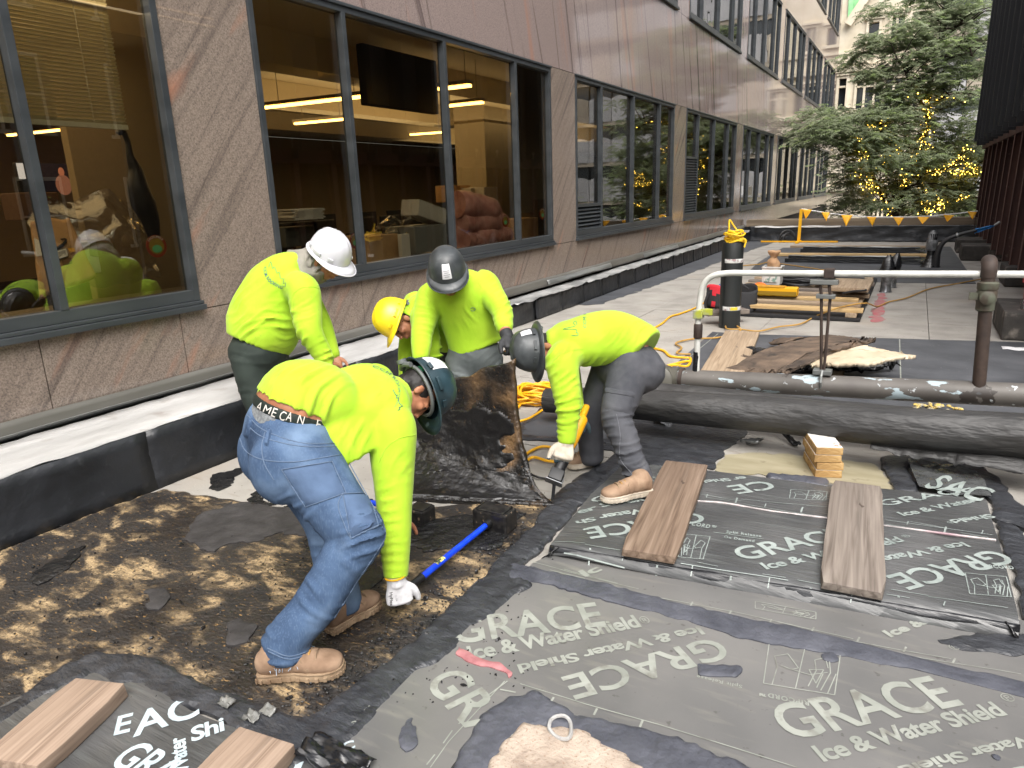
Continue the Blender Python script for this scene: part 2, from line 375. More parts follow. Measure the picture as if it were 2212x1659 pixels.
LIMES = mat('limestone', [(.3, c(196,184,160)), (.7, c(222,212,192))], scale=1.2, detail=8, rough=.85, layers=[dict(s=.35, st=(1, 1, .4), lo=.55, hi=.8, c=c(170,156,134), f=.6)])
DKGL = plain('dark_window', c(40,46,50), .08, spec=.8)
GREYB = mat('grey_spandrel', [(.3, c(150,150,152)), (.7, c(178,178,180))], scale=.4, rough=.5)
TANB = mat('tan_band', [(.3, c(150,140,126)), (.7, c(176,166,150))], scale=.4, rough=.6)
def xs(*a): return a
# ------------------------------------------------------------------ sky-lit setting: street, deck
mb = MB(); mb.span(-220, 220, -120, 300, -4.6, -4.5); mb.build('street', mat('street_asphalt', [(.3, (.045,)*3), (.7, (.075,)*3)], scale=3, rough=.9), kind='structure')
deck = MB(); deck.span(-5.02, 9, -4, 25.0, -.5, -.03); deck = deck.build('roof_deck', JOINT, kind='structure')
XJ = [-5.02, -3.42, -1.62, .30, 2.2, 4.4, 9]; YJ = [-4, 1.9, 4.4, 6.15, 7.55, 8.95, 10.6, 12.5, 14.4, 16.9, 19.6, 22.4, 25.0]
for j in range(len(YJ)-1):
    for i in range(len(XJ)-1):
        p = MB(); g = .004; dz = .002*math.sin(i*3.1+j*1.7)
        p.span(XJ[i]+g, XJ[i+1]-g, YJ[j]+g, YJ[j+1]-g, -.03, dz-.003); p.build('concrete_panel', CONC, deck, fixn=True)
# ------------------------------------------------------------------ office building along the left
XW = -5.0; bld = thing('office_building', 'office building clad in polished brown granite with bronze tinted window bays', 'building', (XW, 20, 0))
BAY = 6.48; Y0 = 11.15; WL = 5.5
starts = {k: Y0+BAY*(k-3) for k in range(0, 10)}
starts[2] = 4.55
def ends(k): return {2: 10.24}.get(k, starts[k]+WL)
MUL = (1.12, 2.78, 4.44)
slat_me = {}
def window(k, z0, z1, mullions, glass, upper=False, louver=None):
    y0 = starts[k]; y1 = ends(k); f = .055; xf, xb = XW+.012, XW-.09; sc = (y1-y0)/WL
    fr = MB()
    fr.span(xb, xf, y0, y0+f, z0, z1); fr.span(xb, xf, y1-f, y1, z0, z1); fr.span(xb, xf, y0+f, y1-f, z1-f, z1); fr.span(xb, xf, y0+f, y1-f, z0, z0+.085)
    fr.span(xb+.001, XW+.03, y0-.012, y1+.012, z1+.001, z1+.03)
    ys = [y0+f]+[y0+m*sc for m in mullions]+[y1-f]
    for m in ys[1:-1]: fr.span(xb+.01, xf+.004, m-.028, m+.028, z0+.085, z1-f)
    w = fr.build('window', FRAME, bld, bevel=.004)
    sl_ = MB(); sl_.span(XW-.06, XW+.035, y0-.015, y1+.015, z0-.03, z0-.002); sl_.span(XW-.06, XW+.055, y0-.02, y1+.02, z0-.075, z0-.032); sl_.build('sill', FRAME, w, bevel=.005)
    for i in range(len(ys)-1):
        a, b = ys[i]+(.028 if i else 0), ys[i+1]-(.028 if i < len(ys)-2 else 0); zb = z0+.085
        if louver and i == 0:
            zt = louver; q = MB(); q.span(xb+.02, xf-.002, a, b, zt-.05, zt); q.span(xb, xb+.01, a, b, zb, zt-.05); q.build('louver_frame', FRAME, w)
            n = max(3, int((zt-.05-zb)/.062)); hs_ = (zt-.05-zb)/n
            for j in range(n):
                zz = zb+hs_*(j+.5)
                if (k, 's') not in slat_me:
                    s_ = MB(); s_.box((XW-.03, (a+b)/2, zz), (.075, b-a-.01, .014), Matrix.Rotation(R(38), 3, 'Y')); o = s_.build('louver_slat', FRAME, w); slat_me[k, 's'] = (o, zz)
                else:
                    o, z_ = slat_me[k, 's']; o = dup(o); o.location = o.location+Vector((0, 0, zz-z_))
            zb = zt
        p = MB(); p.span(XW-.066, XW-.058, a, b, zb, z1-f); p.build('pane', glass, w)
    return w
for k in range(1, 9): window(k, 1.095, 3.63, MUL, GLASS, louver={3: 1.62, 4: 2.56}.get(k))
for k in range(3, 9): window(k, 5.66, 8.15, MUL, GLASSU, True)
for k in range(4, 9): window(k, 10.16, 12.6, MUL, GLASSU, True)
def panel(y0, y1, z0, z1, m):
    p = MB(); g = .004; d = random.uniform(-.0025, .0025)
    p.span(XW-.14, XW-.004+d, y0+g, y1-g, z0+g, z1-g); p.build('stone_panel', m, bld)
YE = starts[8]+WL+.9
for k in range(0, 9):
    y0 = starts[k]; nx_ = starts[k+1] if k < 8 else YE
    if k >= 1:
        panel(ends(k), nx_, 1.02, 3.66, GRAN)
    yb = [y0+(nx_-y0)*q/3 for q in range(4)]
    for a, b in zip(yb, yb[1:]):
        m_ = (a+b)/2; panel(a, m_, .42, 1.02, GRAN); panel(m_, b, .42, 1.02, GRAN)
        panel(a, b, 3.66, 5.585, GRANU); panel(a, b, 8.18, 10.085, GRANU); panel(a, b, 12.63, 16, GRANU)
        if k < 3: panel(a, b, 5.585, 8.18, GRANU)
        if k < 4: panel(a, b, 10.085, 12.63, GRANU)
    if k >= 3: panel(ends(k), nx_, 5.585, 8.18, GRANU)
    if k >= 4: panel(ends(k), nx_, 10.085, 12.63, GRANU)
wl = MB(); wl.span(XW-.4, XW-.145, -16, YE, -4.5, 1.01); wl.span(XW-.4, XW-.145, -16, YE, 3.67, 5.57); wl.span(XW-.4, XW-.145, -16, YE, 8.2, 10.07); wl.span(XW-.4, XW-.145, -16, YE, 12.65, 16)
wl.span(-20, XW-.41, YE-.3, YE-.01, -4.5, 16); wl.span(-20, XW-.005, YE, YE+.05, -4.5, 16)
wl.build('wall_core', plain('wall_backing', c(60,54,50), .9), bld)
# ------------------------------------------------------------------ flashing and upstands at the foot of the granite
fl = thing('wall_flashing', 'grey sheet metal flashing along the foot of the granite wall', 'flashing', (XW+.05, 10, .4))
def wavy(y, s=0): return .012*nz(y*1.3, s)+.006*nz(y*4, s+3)
q = MB(); ny = 160
q.grid(lambda a, b: (XW+.012+(1-b)*.035+wavy(a*40, 2), -4+a*29, (.405+.13*b)+(.012*nz(a*29*1.1, 5) if b > .9 else 0)), ny, 3); q.build('counter_flashing', GREYF, fl, smooth=True, thick=.004)
q = MB(); q.grid(lambda a, b: (XW+.05+.09*math.sin(b*PI)*.4+.06*b+wavy(a*9, 7), -4+a*10.2, .41+.055*math.sin(b*2.6)+.02*(1-b)), 60, 6); q.build('rolled_edge', STEELF, fl, smooth=True, thick=.003)
for (a0, a1) in ((6.6, 8.3), (9.9, 12.6), (14.5, 17)):
    q = MB(); q.grid(lambda a, b: (XW+.05+.03*b+.05*math.sin(a*PI)*b+.02*nz(a*6, b), a0+(a1-a0)*a, .415+.09*(1-b)+.035*math.sin(a*PI)*b+.015*nz(a*7, 3)), 24, 3); q.build('loose_flashing_strip', STEELF, fl, smooth=True, thick=.003)
YC = 5.7
cu1 = thing('roof_curb', 'thick black membrane curb with wide white strip on top, in the foreground', 'curb', (-4.6, 2, 0))
for i in range(9):
    y0 = -3.6+i*1.035; y1 = min(y0+1.04, YC); q = MB()
    q.grid(lambda a, b: (-4.30+.006*nz((y0+a)*2, b*3, i)+.012*(1-b)**4*3, y0+(y1-y0)*a, .405*b), 10, 5); q.build('membrane_panel', BLKM, cu1, smooth=True, thick=.02+.003*(i % 2))
q = MB(); q.span(-4.98, -4.33, -4, YC-.01, 0, .40); q.build('curb_core', BLKM, cu1)
q = MB(); q.grid(lambda a, b: (-4.31-.55*b+(.03*nz(a*22, 1)+.02*nz(a*60, 4) if b == 0 else 0), -4+a*9.75, .414+.010*nz(a*40, b*4)+.006*nz(a*90, b*7)+(.0 if b else -.004)+.02*b), 220, 5); q.build('white_strip', WHITEP, cu1, smooth=True, thick=.003)
cu2 = thing('roof_curb', 'long low black membrane upstand with crumpled white top edge, along the far wall', 'curb', (-4.9, 15, 0))
n = 22; y0 = YC
for i in range(n):
    y1 = y0+.87; q = MB()
    q.grid(lambda a, b: (-4.80+.012*nz((y0+a)*2.5, b*4, 3)+.02*(1-b)**4-.004*(i % 2), y0+.87*a, .33*b), 9, 6); q.build('membrane_panel', BLKM, cu2, smooth=True, thick=.02); y0 = y1
q = MB(); q.span(-4.99, -4.84, YC, 24.8, 0, .322); q.build('curb_core', BLKM, cu2)
a0 = 5.9
for i, L_ in enumerate((2.6, 2.5, 1.9, 2.2, 2.1, 2.6, 2.3, 2.5)):
    q = MB(); q.grid(lambda a, b: (-4.99+.26*b+(.05*nz(a*4, i)*b), a0+L_*a, .365-.035*b*b+.02*nz(a*5, b*2, i)+.035*math.exp(-((a-1)/.08)**2)*b+(.03*nz(a*9, i) if b > .9 else 0)), 30, 5); q.build('white_strip', FOILW, cu2, smooth=True, thick=.003); a0 += L_+.02
# grey patch of primer along the upstand foot
ragged('primer_stain', [[(-4.8, 10.6), (-4.42, 10.8), (-4.2, 15), (-4.1, 20), (-3.9, 24.7), (-4.8, 24.7)]], .004, .0, .06, GRYM, rag=.12, relief=.001, kind='stuff')
# ------------------------------------------------------------------ far parapet
pw = thing('parapet_wall', 'low parapet wrapped in wrinkled black membrane with weathered cap at the far end', 'parapet', (0, 24.9, 0))
q = MB(); q.grid(lambda a, b: (-4.8+a*13, 24.78-.03*nz(a*34, b*2.5, 1)-.03*abs(nz(a*60, b*6, 5))-.05*(1-b)**3, .49*b), 150, 12); q.build('membrane', BLKM, pw, smooth=True, thick=.02)
q = MB(); q.span(-4.98, 8.4, 24.86, 25.3, -.5, .47); q.build('parapet_core', BLKM, pw)
q = MB(); q.span(-4.9, 8.4, 24.80, 25.36, .475, .70); q.build('cap', mat('weathered_cap', [(.3, c(92,80,66)), (.7, c(132,118,100))], scale=3, rough=.7, stretch=(.15, 1, 3)), pw, bevel=.01)
q = MB(); q.grid(lambda a, b: (-4.6+a*2.6, 24.72-.05*b, .50+.03*nz(a*5, b)-.05*b), 20, 3); q.build('white_strip', WHITEP, pw, smooth=True, thick=.003)
# ------------------------------------------------------------------ buildings beyond the terrace
Z4 = Z(3200, 0, 1.6587); YB = 58.0
def fb(a, b, y=YB): return aty(*Z4(a, b), y)
st = thing('stone_building', 'old beige limestone building with mullioned windows across the street behind the trees', 'building', (-2, YB, -4.5))
xl, xr = -9.0, fb(780, 130).x; ztop = 24
wins = [(358, 140, 428, 268, (), None), (505, 100, 590, 275, (548,), None), (275, 505, 585, 715, (335, 400, 463, 525), 570), (157, 510, 208, 720, (), 570), (372, 1350, 482, 1415, (400, 427, 455), None),
        (600, 1262, 690, 1400, (645,), None), (645, 505, 770, 715, (690, 730), 570)]
q = MB(); zs = {}
rects = [(fb(a, d).x, fb(c_, d).x, fb(a, d).z, fb(c_, b).z) for a, b, c_, d, _, _ in wins]
ex = sorted(set([xl, xr]+[v for r in rects for v in r[:2]])); ez = sorted(set([-4.5, ztop]+[v for r in rects for v in r[2:]]))
for i in range(len(ex)-1):
    for j in range(len(ez)-1):
        mx_, mz_ = (ex[i]+ex[i+1])/2, (ez[j]+ez[j+1])/2
        if not any(r[0] < mx_ < r[1] and r[2] < mz_ < r[3] for r in rects): q.add([(ex[i], YB, ez[j]), (ex[i+1], YB, ez[j]), (ex[i+1], YB, ez[j+1]), (ex[i], YB, ez[j+1])], [(0, 1, 2, 3)])
q.span(xr-.3, xr, YB+.001, YB+8, -4.5, ztop); q.span(xl, xr, YB+.6, YB+.7, -4.5, ztop)
q.build('wall', LIMES, st, fixn=False)
for (a, b, c_, d, mu, tr), r in zip(wins, rects):
    w = MB(); t = .14
    w.span(r[0]-t, r[0]+.02, YB-.12, YB+.35, r[2]-t, r[3]+t); w.span(r[1]-.02, r[1]+t, YB-.12, YB+.35, r[2]-t, r[3]+t); w.span(r[0]+.02, r[1]-.02, YB-.11, YB+.35, r[3]-.02, r[3]+t); w.span(r[0]-t-.1, r[1]+t+.1, YB-.2, YB+.3, r[2]-t-.05, r[2]-.0)
    w.span(r[0]-t-.15, r[1]+t+.15, YB-.22, YB, r[3]+t+.02, r[3]+t+.16)
    for m in mu: x = fb(m, (b+d)/2).x; w.span(x-.07, x+.07, YB-.02, YB+.33, r[2], r[3])
    if tr: z = fb(a, tr).z; w.span(r[0], r[1], YB-.01, YB+.32, z-.06, z+.06)
    o = w.build('window', LIMES, st)
    p = MB(); p.span(r[0], r[1], YB+.3, YB+.31, r[2], r[3]); p.build('pane', DKGL, o)
for yy, h, d_ in ((440, .35, .3), (735, .3, .25), (1225, .4, .3), (325, .18, .12)):
    z = fb(400, yy).z; w = MB(); w.span(xl, xr+.05, YB-d_, YB-.001, z-h/2, z+h/2); w.build('string_course', LIMES, st, bevel=.03)
g0, g1, g2 = fb(232, 165), fb(352, -8), fb(232, -20)
w = MB(); w.bar((g0.x, YB-.3, g0.z), (g1.x+1.2, YB-.3, g1.z+1.9), .5, .28, up=(0, 1, 0)); w.build('gable_coping', LIMES, st)
w = MB(); w.add([(g0.x-.05, YB-.06, g0.z+.2), (g1.x+1.1, YB-.06, g1.z+2.0), (g2.x-.05, YB-.06, g1.z+4), (g0.x-.05, YB-.12, g0.z+.2), (g1.x+1.1, YB-.12, g1.z+2.0), (g2.x-.05, YB-.12, g1.z+4)], [(0, 1, 2), (3, 5, 4), (0, 3, 4, 1), (1, 4, 5, 2), (2, 5, 3, 0)])
for k in range(4):
    x = g0.x+.3+k*.45; w.bar((x, YB-.14, g0.z+1.0+k*.6), (x, YB-.14, g1.z+3.5), .04, .05)
w.build('green_roof', mat('green_copper', [(.3, c(126,190,132)), (.7, c(160,222,160))], scale=2, rough=.7), st)
aw = fb(790, 1240), fb(922, 1170); w = MB(); w.prism([(aw[0].x, YB-2), (aw[1].x, YB-2), (aw[1].x, YB-.3), (aw[0].x, YB-.3)], aw[0].z, aw[1].z)
tag(w.build('awning', plain('white_awning', c(240,240,240), .6), bevel=.05), 'white flat awning over the far street entrance behind the trees', 'awning')
tw = thing('office_tower', 'grey tower with bands of windows behind the limestone building', 'building', (14, 70, -4.5))
YT = 68.0; q = MB(); q.span(xr-2, 44, YT+.5, YT+12, -4.5, 46); q.build('core', DKGL, tw)
fz = fb(900, 235, YT).z; n = 15; x0 = xr+.4; bw = 2.35
base_sp = None
for k in range(-5, 9):
    z0 = fz+k*3.75
    for i in range(-1, n):
        xa = x0+i*bw; s = MB()
        s.grid(lambda a, b: (xa+.03+(bw-.06)*a, YT-.1*math.sin(a*PI), z0+(2.05+.28*(1-abs(2*a-1)**2.2))*b-.35), 10, 1); s.build('spandrel_panel', GREYB if (k+i) % 7 else TANB, tw, thick=.15)
        p = MB(); p.span(xa+.08, xa+bw-.08, YT+.2, YT+.22, z0+1.7, z0+3.5); p.build('window', DKGL, tw)
    s = MB(); s.span(x0-bw, x0+n*bw, YT+.02, YT+.18, z0+3.02, z0+3.4); s.build('window_band', TANB, tw)
# brick block across the terrace to the right, seen in the reflections of the near windows
BRK = mat('brown_brick', [(.3, c(88,62,50)), (.7, c(122,92,76))], scale=9, rough=.9)
bb = thing('brick_building', 'tall brown brick building facing the terrace from the right', 'building', (12, 5, -4.5))
q = MB(); q.span(11, 20, -25, 26, -4.5, 11); q.build('wall', BRK, bb)
for i in range(16):
    for k in range(4):
        y = -23+i*3.1; z = -2.5+k*3.2; w = MB(); w.span(10.93, 11.05, y-.75, y+.75, z-.1, z); w.span(10.95, 11.05, y-.62, y-.55, z, z+1.9); w.span(10.95, 11.05, y+.55, y+.62, z, z+1.9); w.span(10.95, 11.05, y-.62, y+.62, z+1.9, z+2.0); w.span(10.96, 11.04, y-.55, y+.55, z+.93, z+.98)
        o = w.build('window', LIMES, bb); p = MB(); p.span(10.975, 10.99, y-.55, y+.55, z, z+1.9); p.build('pane', DKGL, o)
# ------------------------------------------------------------------ dark steel screen on the right
RUST = mat('dark_rusted_steel', [(.3, c(66,44,40)), (.7, c(100,70,62))], scale=3, rough=.7, stretch=(1, 1, .15), layers=[dict(s=9, lo=.66, hi=.72, c=c(130,112,104), f=.5, d=8)])
BLKST = mat('black_painted_steel', [(.3, c(18,20,24)), (.7, c(36,38,42))], scale=3, rough=.5, stretch=(1, 1, .2))
ss = thing('steel_screen', 'tall black finned screen on rusty brown steel columns at the right edge', 'screen', (1.7, 17, 0))
for i in range(13):
    y = 10.2+i*1.22; x = 1.52; h = MB(); lean = .05*math.sin(i*2.1)
    h.bar((x+.02, y, .28), (x+.05, y+lean, 2.95), .16, .012, up=(1, 0, 0)); h.bar((x+.18, y, .28), (x+.21, y+lean, 2.95), .16, .012, up=(1, 0, 0)); h.bar((x+.10, y, .28), (x+.13, y+lean, 2.95), .012, .15, up=(1, 0, 0))
    h.bar((x+.30, y+.5, .28), (x+.34, y+.5+lean, 2.95), .012, .3, up=(1, 0, 0)); h.build('column', RUST, ss)
    if i % 2 == 0:
        d = MB(); d.bar((x+.25, y+.1, .4), (x+.2, y+.75, 2.9), .08, .05); d.build('brace', RUST, ss)
    f = MB(); f.box((x+.0, y, 6.1), (.5, .06, 6.6)); f.box((x+.02, y-.06, 2.95), (.42, .05, .5)); f.box((x-.24, y+.04, 6.1), (.03, .03, 6.6)); f.build('fin', BLKST, ss)
    b = MB(); b.lathe([(.05, 0), (.05, .02), (.025, .02), (.025, .05)], 8, Matrix.Translation((x-.05, y-.08, 3.1)) @ Matrix.Rotation(R(90), 4, 'X')); b.box((x-.05, y-.1, 3.0), (.02, .02, .18)); b.build('bolt', STEELF, ss)
q = MB(); q.span(1.55, 2.0, 9, 26, 2.62, 2.9); q.build('beam', RUST, ss)
q = MB(); q.span(2.1, 2.2, 8, 27, -.4, 9.5); q.span(1.8, 2.1, 25.5, 25.9, -.4, 9.5); q.build('back_wall', BLKST, ss)
CB = mat('tarred_concrete', [(.3, c(46,44,42)), (.7, c(74,70,66))], scale=5, rough=.85, bump=.5, bscale=14, layers=[dict(s=5, lo=.58, hi=.7, c=c(150,142,132), f=.6)])
for lab, (x0, x1, y0, y1, h) in (('farthest dark concrete footing under the steel screen', (1.0, 2.0, 21.0, 22.1, .33)), ('dark concrete footing under the screen, second from the far parapet', (1.02, 2.0, 19.1, 20.1, .33)),
        ('dark concrete footing half hidden behind the upright rusty pipe', (1.46, 2.05, 14.6, 15.6, .33)), ('nearest dark concrete footing with the red bucket and plastic cup on it', (1.02, 2.2, 9.75, 10.9, .33))):
    q = MB(); q.span(x0, x1, y0, y1, 0, h); tag(q.build('concrete_footing', CB, bevel=.03), lab, 'footing', 'concrete footings of the steel screen')
# ------------------------------------------------------------------ trees with string lights
BARK = mat('dark_bark', [(.3, c(38,32,28)), (.7, c(66,56,48))], scale=14, rough=.95, bump=.6, bscale=20)
def leafmat(name, a, b):
    m = mat(name, [(.3, a), (.7, b)], scale=.8, detail=3, rough=.6); t = m.node_tree; N = t.nodes; L = t.links
    tl = N.new('ShaderNodeBsdfTranslucent'); mx = N.new('ShaderNodeMixShader'); mx.inputs[0].default_value = .5; src = N['Principled BSDF'].inputs['Base Color'].links[0].from_socket
    L.new(src, tl.inputs[0]); L.new(N['Principled BSDF'].outputs[0], mx.inputs[1]); L.new(tl.outputs[0], mx.inputs[2]); L.new(mx.outputs[0], N['Material Output'].inputs[0]); return m
LEAF = [leafmat('locust_leaf', (.22, .26, .155), (.34, .385, .24)), leafmat('locust_leaf_light', (.27, .37, .15), (.38, .46, .2))]
BULB = plain('warm_bulb', c(255,205,70), .5, emit=c(255,205,80), estr=9)
def fronds(mb, cen, rad, n, rnd, flat=.55):
    for _ in range(n):
        while True:
            p = Vector((rnd.uniform(-1, 1), rnd.uniform(-1, 1), rnd.uniform(-1, 1)))
            if p.length < 1: break
        base = Vector(cen)+Vector((p.x*rad, p.y*rad, p.z*rad*flat)); az = math.atan2(p.y, p.x)+rnd.uniform(-.9, .9); dr = Vector((math.cos(az), math.sin(az), rnd.uniform(-.55, .25))).normalized()
        L_ = rnd.uniform(.24, .46); sd = dr.cross(Vector((0, 0, 1))).normalized(); mb.mi = 1 if rnd.random() < .16 else 0
        for k in range(5):
            q = base+dr*L_*(k+.4)/5-Vector((0, 0, .05*(k/5)**2)); w = L_*.36*(1-.09*k); t = dr*L_*.17
            for s in (-1, 1):
                tip = q+sd*s*w+Vector((0, 0, -.03-.04*rnd.random()))
                mb.add([q, q+t, tip+t*.7], [(0, 1, 2)])
    mb.mi = 0
def tree(label, yd, stems, clusters, seed, lights, group):
    rnd = random.Random(seed); b0 = fb(*stems[0][0][:2], yd); root = thing('locust_tree', label, 'tree', (b0.x, yd, -4.5), group)
    tr = MB(); bul = MB(); lf = MB(); pts = []
    for si, s in enumerate(stems):
        P = []
        for i, q in enumerate(s[:-1]): P.append(fb(q[0], q[1], yd+(q[2] if len(q) > 2 else 0)))
        if si == 0: P = [Vector((P[0].x+.05, P[0].y, -4.5)), Vector((P[0].x, P[0].y, -1.8))]+P
        r0, r1 = s[-1]; n = len(P); tr.tube(P, [r0*(1-i/(n-1))+r1*i/(n-1) for i in range(n)], 8, sub=5)
        C_ = catmull(P, 5); pts.append(C_)
        for i in range(2, len(C_)-1):
            p = Vector(C_[i]); f = i/len(C_)
            for k in range(1 if si else 2):
                if rnd.random() < .75:
                    d = Vector((rnd.uniform(-1, 1), rnd.uniform(-.7, .7), rnd.uniform(-.15, .9))).normalized(); L_ = rnd.uniform(.7, 1.7)
                    e = p+d*L_; m_ = p+d*L_*.5+Vector((0, 0, .15)); tr.tube([p, m_, e+Vector((0, 0, -.1))], [.03, .02, .008], 5, sub=3)
                    fronds(lf, e, rnd.uniform(.35, .65), 13, rnd, .4); fronds(lf, m_, .4, 4, rnd)
    tr.build('trunk', BARK, root, smooth=True)
    for cl in clusters:
        cx, cy, r = cl[:3]; dy = cl[3] if len(cl) > 3 else rnd.uniform(-1.4, 1.4); ce = fb(cx, cy, yd+dy); rm = r/134.*.95
        for k in range(max(5, int(rm*rm*2.5))):
            o = Vector((rnd.gauss(0, 1)*rm*.55, rnd.gauss(0, .9)*rm*.6, rnd.gauss(0, 1)*rm*.42)); fronds(lf, ce+o, rnd.uniform(.3, .6), rnd.randint(18, 34), rnd, .42)
    lf.build('crown', LEAF, root, fixn=False)
    for (si, a, b, n) in lights:
        C_ = pts[si]
        for k in range(int(n*.75)):
            t = (a+(b-a)*rnd.random())*(len(C_)-1); i = min(int(t), len(C_)-2); p = Vector(C_[i]).lerp(Vector(C_[i+1]), t-i)
            d = Vector((rnd.uniform(-1, 1), -abs(rnd.gauss(0, 1))-.2, rnd.uniform(-.6, .6))).normalized(); r_ = rnd.uniform(.010, .022)
            bul.ell(p+d*rnd.uniform(.08, .36), (r_, r_, r_), nu=5, nv=4)
    return root, bul
tg = 'honey locust trees beyond the parapet'
T1, B1 = tree('tall locust tree with dark main stem rising to the top right, wrapped in lights', 33,
    [[(540, 1405), (585, 1290, .2), (600, 1180, .2), (690, 1010, 0), (740, 860, 0), (748, 700, .1), (752, 600, .2), (800, 440, .3), (835, 280, .5), (872, 150, .6), (890, 40, .8), (.16, .03)],
     [(600, 1180, .2), (680, 1150, -.3), (770, 1120, -.6), (900, 1090, -.9), (1000, 960, -1), (.07, .02)], [(748, 740, .1), (690, 640, -.3), (635, 560, -.5), (590, 430, -.8), (540, 370, -1), (.07, .02)],
     [(835, 290, .5), (900, 215, .2), (960, 165, 0), (1060, 130, -.3), (.05, .015)], [(800, 440, .3), (770, 350, .6), (700, 290, .9), (640, 270, 1), (.045, .015)], [(745, 690, .1), (850, 640, -.4), (930, 650, -.8), (985, 680, -1), (.04, .012)],
     [(800, 450, .3), (880, 390, -.2), (980, 360, -.5), (1060, 370, -.6), (.045, .012)], [(600, 1190, .2), (560, 1000, -.4), (500, 870, -.6), (440, 830, -.8), (380, 820, -.9), (.06, .015)]],
    [(820, 60, 120), (960, 50, 130), (1080, 90, 110), (700, 20, 90), (1100, 220, 70), (900, 150, 70), (600, 160, 80), (480, 50, 60), (1000, 300, 50, 1), (760, 270, 70), (560, 290, 80), (430, 250, 60), (640, 380, 110), (500, 430, 90), (780, 430, 120), (920, 420, 130), (1060, 420, 110), (360, 330, 60), (260, 400, 50),
     (880, 560, 150), (1020, 560, 150), (700, 560, 110), (960, 720, 160), (1060, 720, 120), (820, 760, 100), (560, 620, 90), (640, 720, 110), (880, 900, 130), (1020, 900, 130), (540, 800, 100), (680, 930, 110), (950, 1040, 110), (780, 1060, 80), (600, 1080, 60), (470, 560, 50), (360, 480, 40), (1080, 1030, 60)],
    11, [(0, .3, .62, 130), (1, 0, 1, 60), (2, 0, .45, 14), (5, .1, 1, 12), (7, .1, 1, 50)], tg)
T2, B2 = tree('low spreading locust tree on the left, leaning over the terrace with lights on its limbs', 31.5,
    [[(500, 1410), (470, 1330, .2), (420, 1220, .2), (385, 1110, .1), (350, 1040, 0), (320, 970, -.2), (275, 900, -.4), (.11, .02)], [(385, 1120, .1), (440, 1060, .4), (500, 1000, .6), (510, 930, .8), (500, 870, 1), (.06, .02)],
     [(350, 1040, 0), (260, 1010, .3), (180, 950, .5), (90, 900, .7), (.045, .012)], [(470, 1340, .2), (560, 1260, .5), (650, 1210, .8), (720, 1190, 1), (.06, .02)], [(320, 970, -.2), (380, 860, .2), (420, 830, .4), (480, 800, .6), (.04, .012)], [(420, 1220, .2), (360, 1210, -.2), (310, 1140, -.4), (280, 1130, -.5), (.04, .012)]],
    [(60, 790, 90), (150, 860, 90), (120, 780, 70), (240, 800, 80), (340, 780, 80), (430, 760, 70), (300, 880, 80), (220, 960, 60), (420, 900, 80), (60, 860, 70), (330, 930, 60), (480, 690, 60), (520, 740, 60), (250, 1080, 70), (340, 1050, 60), (430, 1010, 60), (220, 1170, 50), (250, 1280, 70), (330, 1320, 70), (210, 1340, 60), (510, 1080, 60), (20, 760, 60), (-60, 800, 70), (-90, 900, 60), (410, 1330, 40), (-10, 900, 60)],
    12, [(0, .25, 1, 110), (1, 0, 1, 60), (4, .2, 1, 14), (5, 0, 1, 40)], tg)
T3, B3 = tree('right hand locust tree half behind the steel screen, with tight rings of lights', 34.5,
    [[(745, 1420), (750, 1350, 0), (735, 1270, 0), (712, 1200, 0), (735, 1120, .2), (762, 1030, .2), (780, 950, .4), (.1, .05)], [(712, 1200, 0), (790, 1140, -.3), (880, 1100, -.5), (960, 1130, -.6), (1060, 1120, -.8), (.06, .02)], [(750, 1380, 0), (810, 1370, -.2), (830, 1310, -.3), (800, 1270, -.3), (.05, .03)], [(880, 1105, -.5), (950, 1050, -.8), (1010, 1070, -1), (1090, 1110, -1.1), (.04, .02)], [(760, 1390, 0), (880, 1330, -.4), (960, 1310, -.6), (1010, 1280, -.8), (.05, .015)]],
    [(880, 1250, 60), (960, 1200, 70), (1040, 1220, 60), (1000, 1330, 60), (900, 1360, 50), (1060, 1360, 50), (700, 1280, 40), (680, 1370, 40), (1040, 1120, 60), (960, 1270, 50), (840, 1190, 40), (1150, 1200, 90), (1150, 1000, 90), (1200, 800, 90)],
    13, [(0, .1, 1, 130), (1, .2, 1, 90), (2, 0, 1, 50), (3, 0, 1, 60), (4, .2, 1, 30)], tg)
for B_, l in ((B1, 'warm string lights wound round the tall central tree'), (B2, 'warm string lights wound round the low left tree'), (B3, 'warm string lights wound round the right hand tree')):
    tag(B_.build('string_lights', BULB, fixn=False), l, 'lights', 'string lights on the trees', 'stuff')
hd = MB(); rnd = random.Random(4)
for k in range(60): fronds(hd, (rnd.uniform(-16, 14), 40+rnd.uniform(-2, 4), rnd.uniform(-3, 2.2)), rnd.uniform(.6, 1.1), 26, rnd, .7)
tag(hd.build('street_planting', LEAF, fixn=False), kind='stuff')
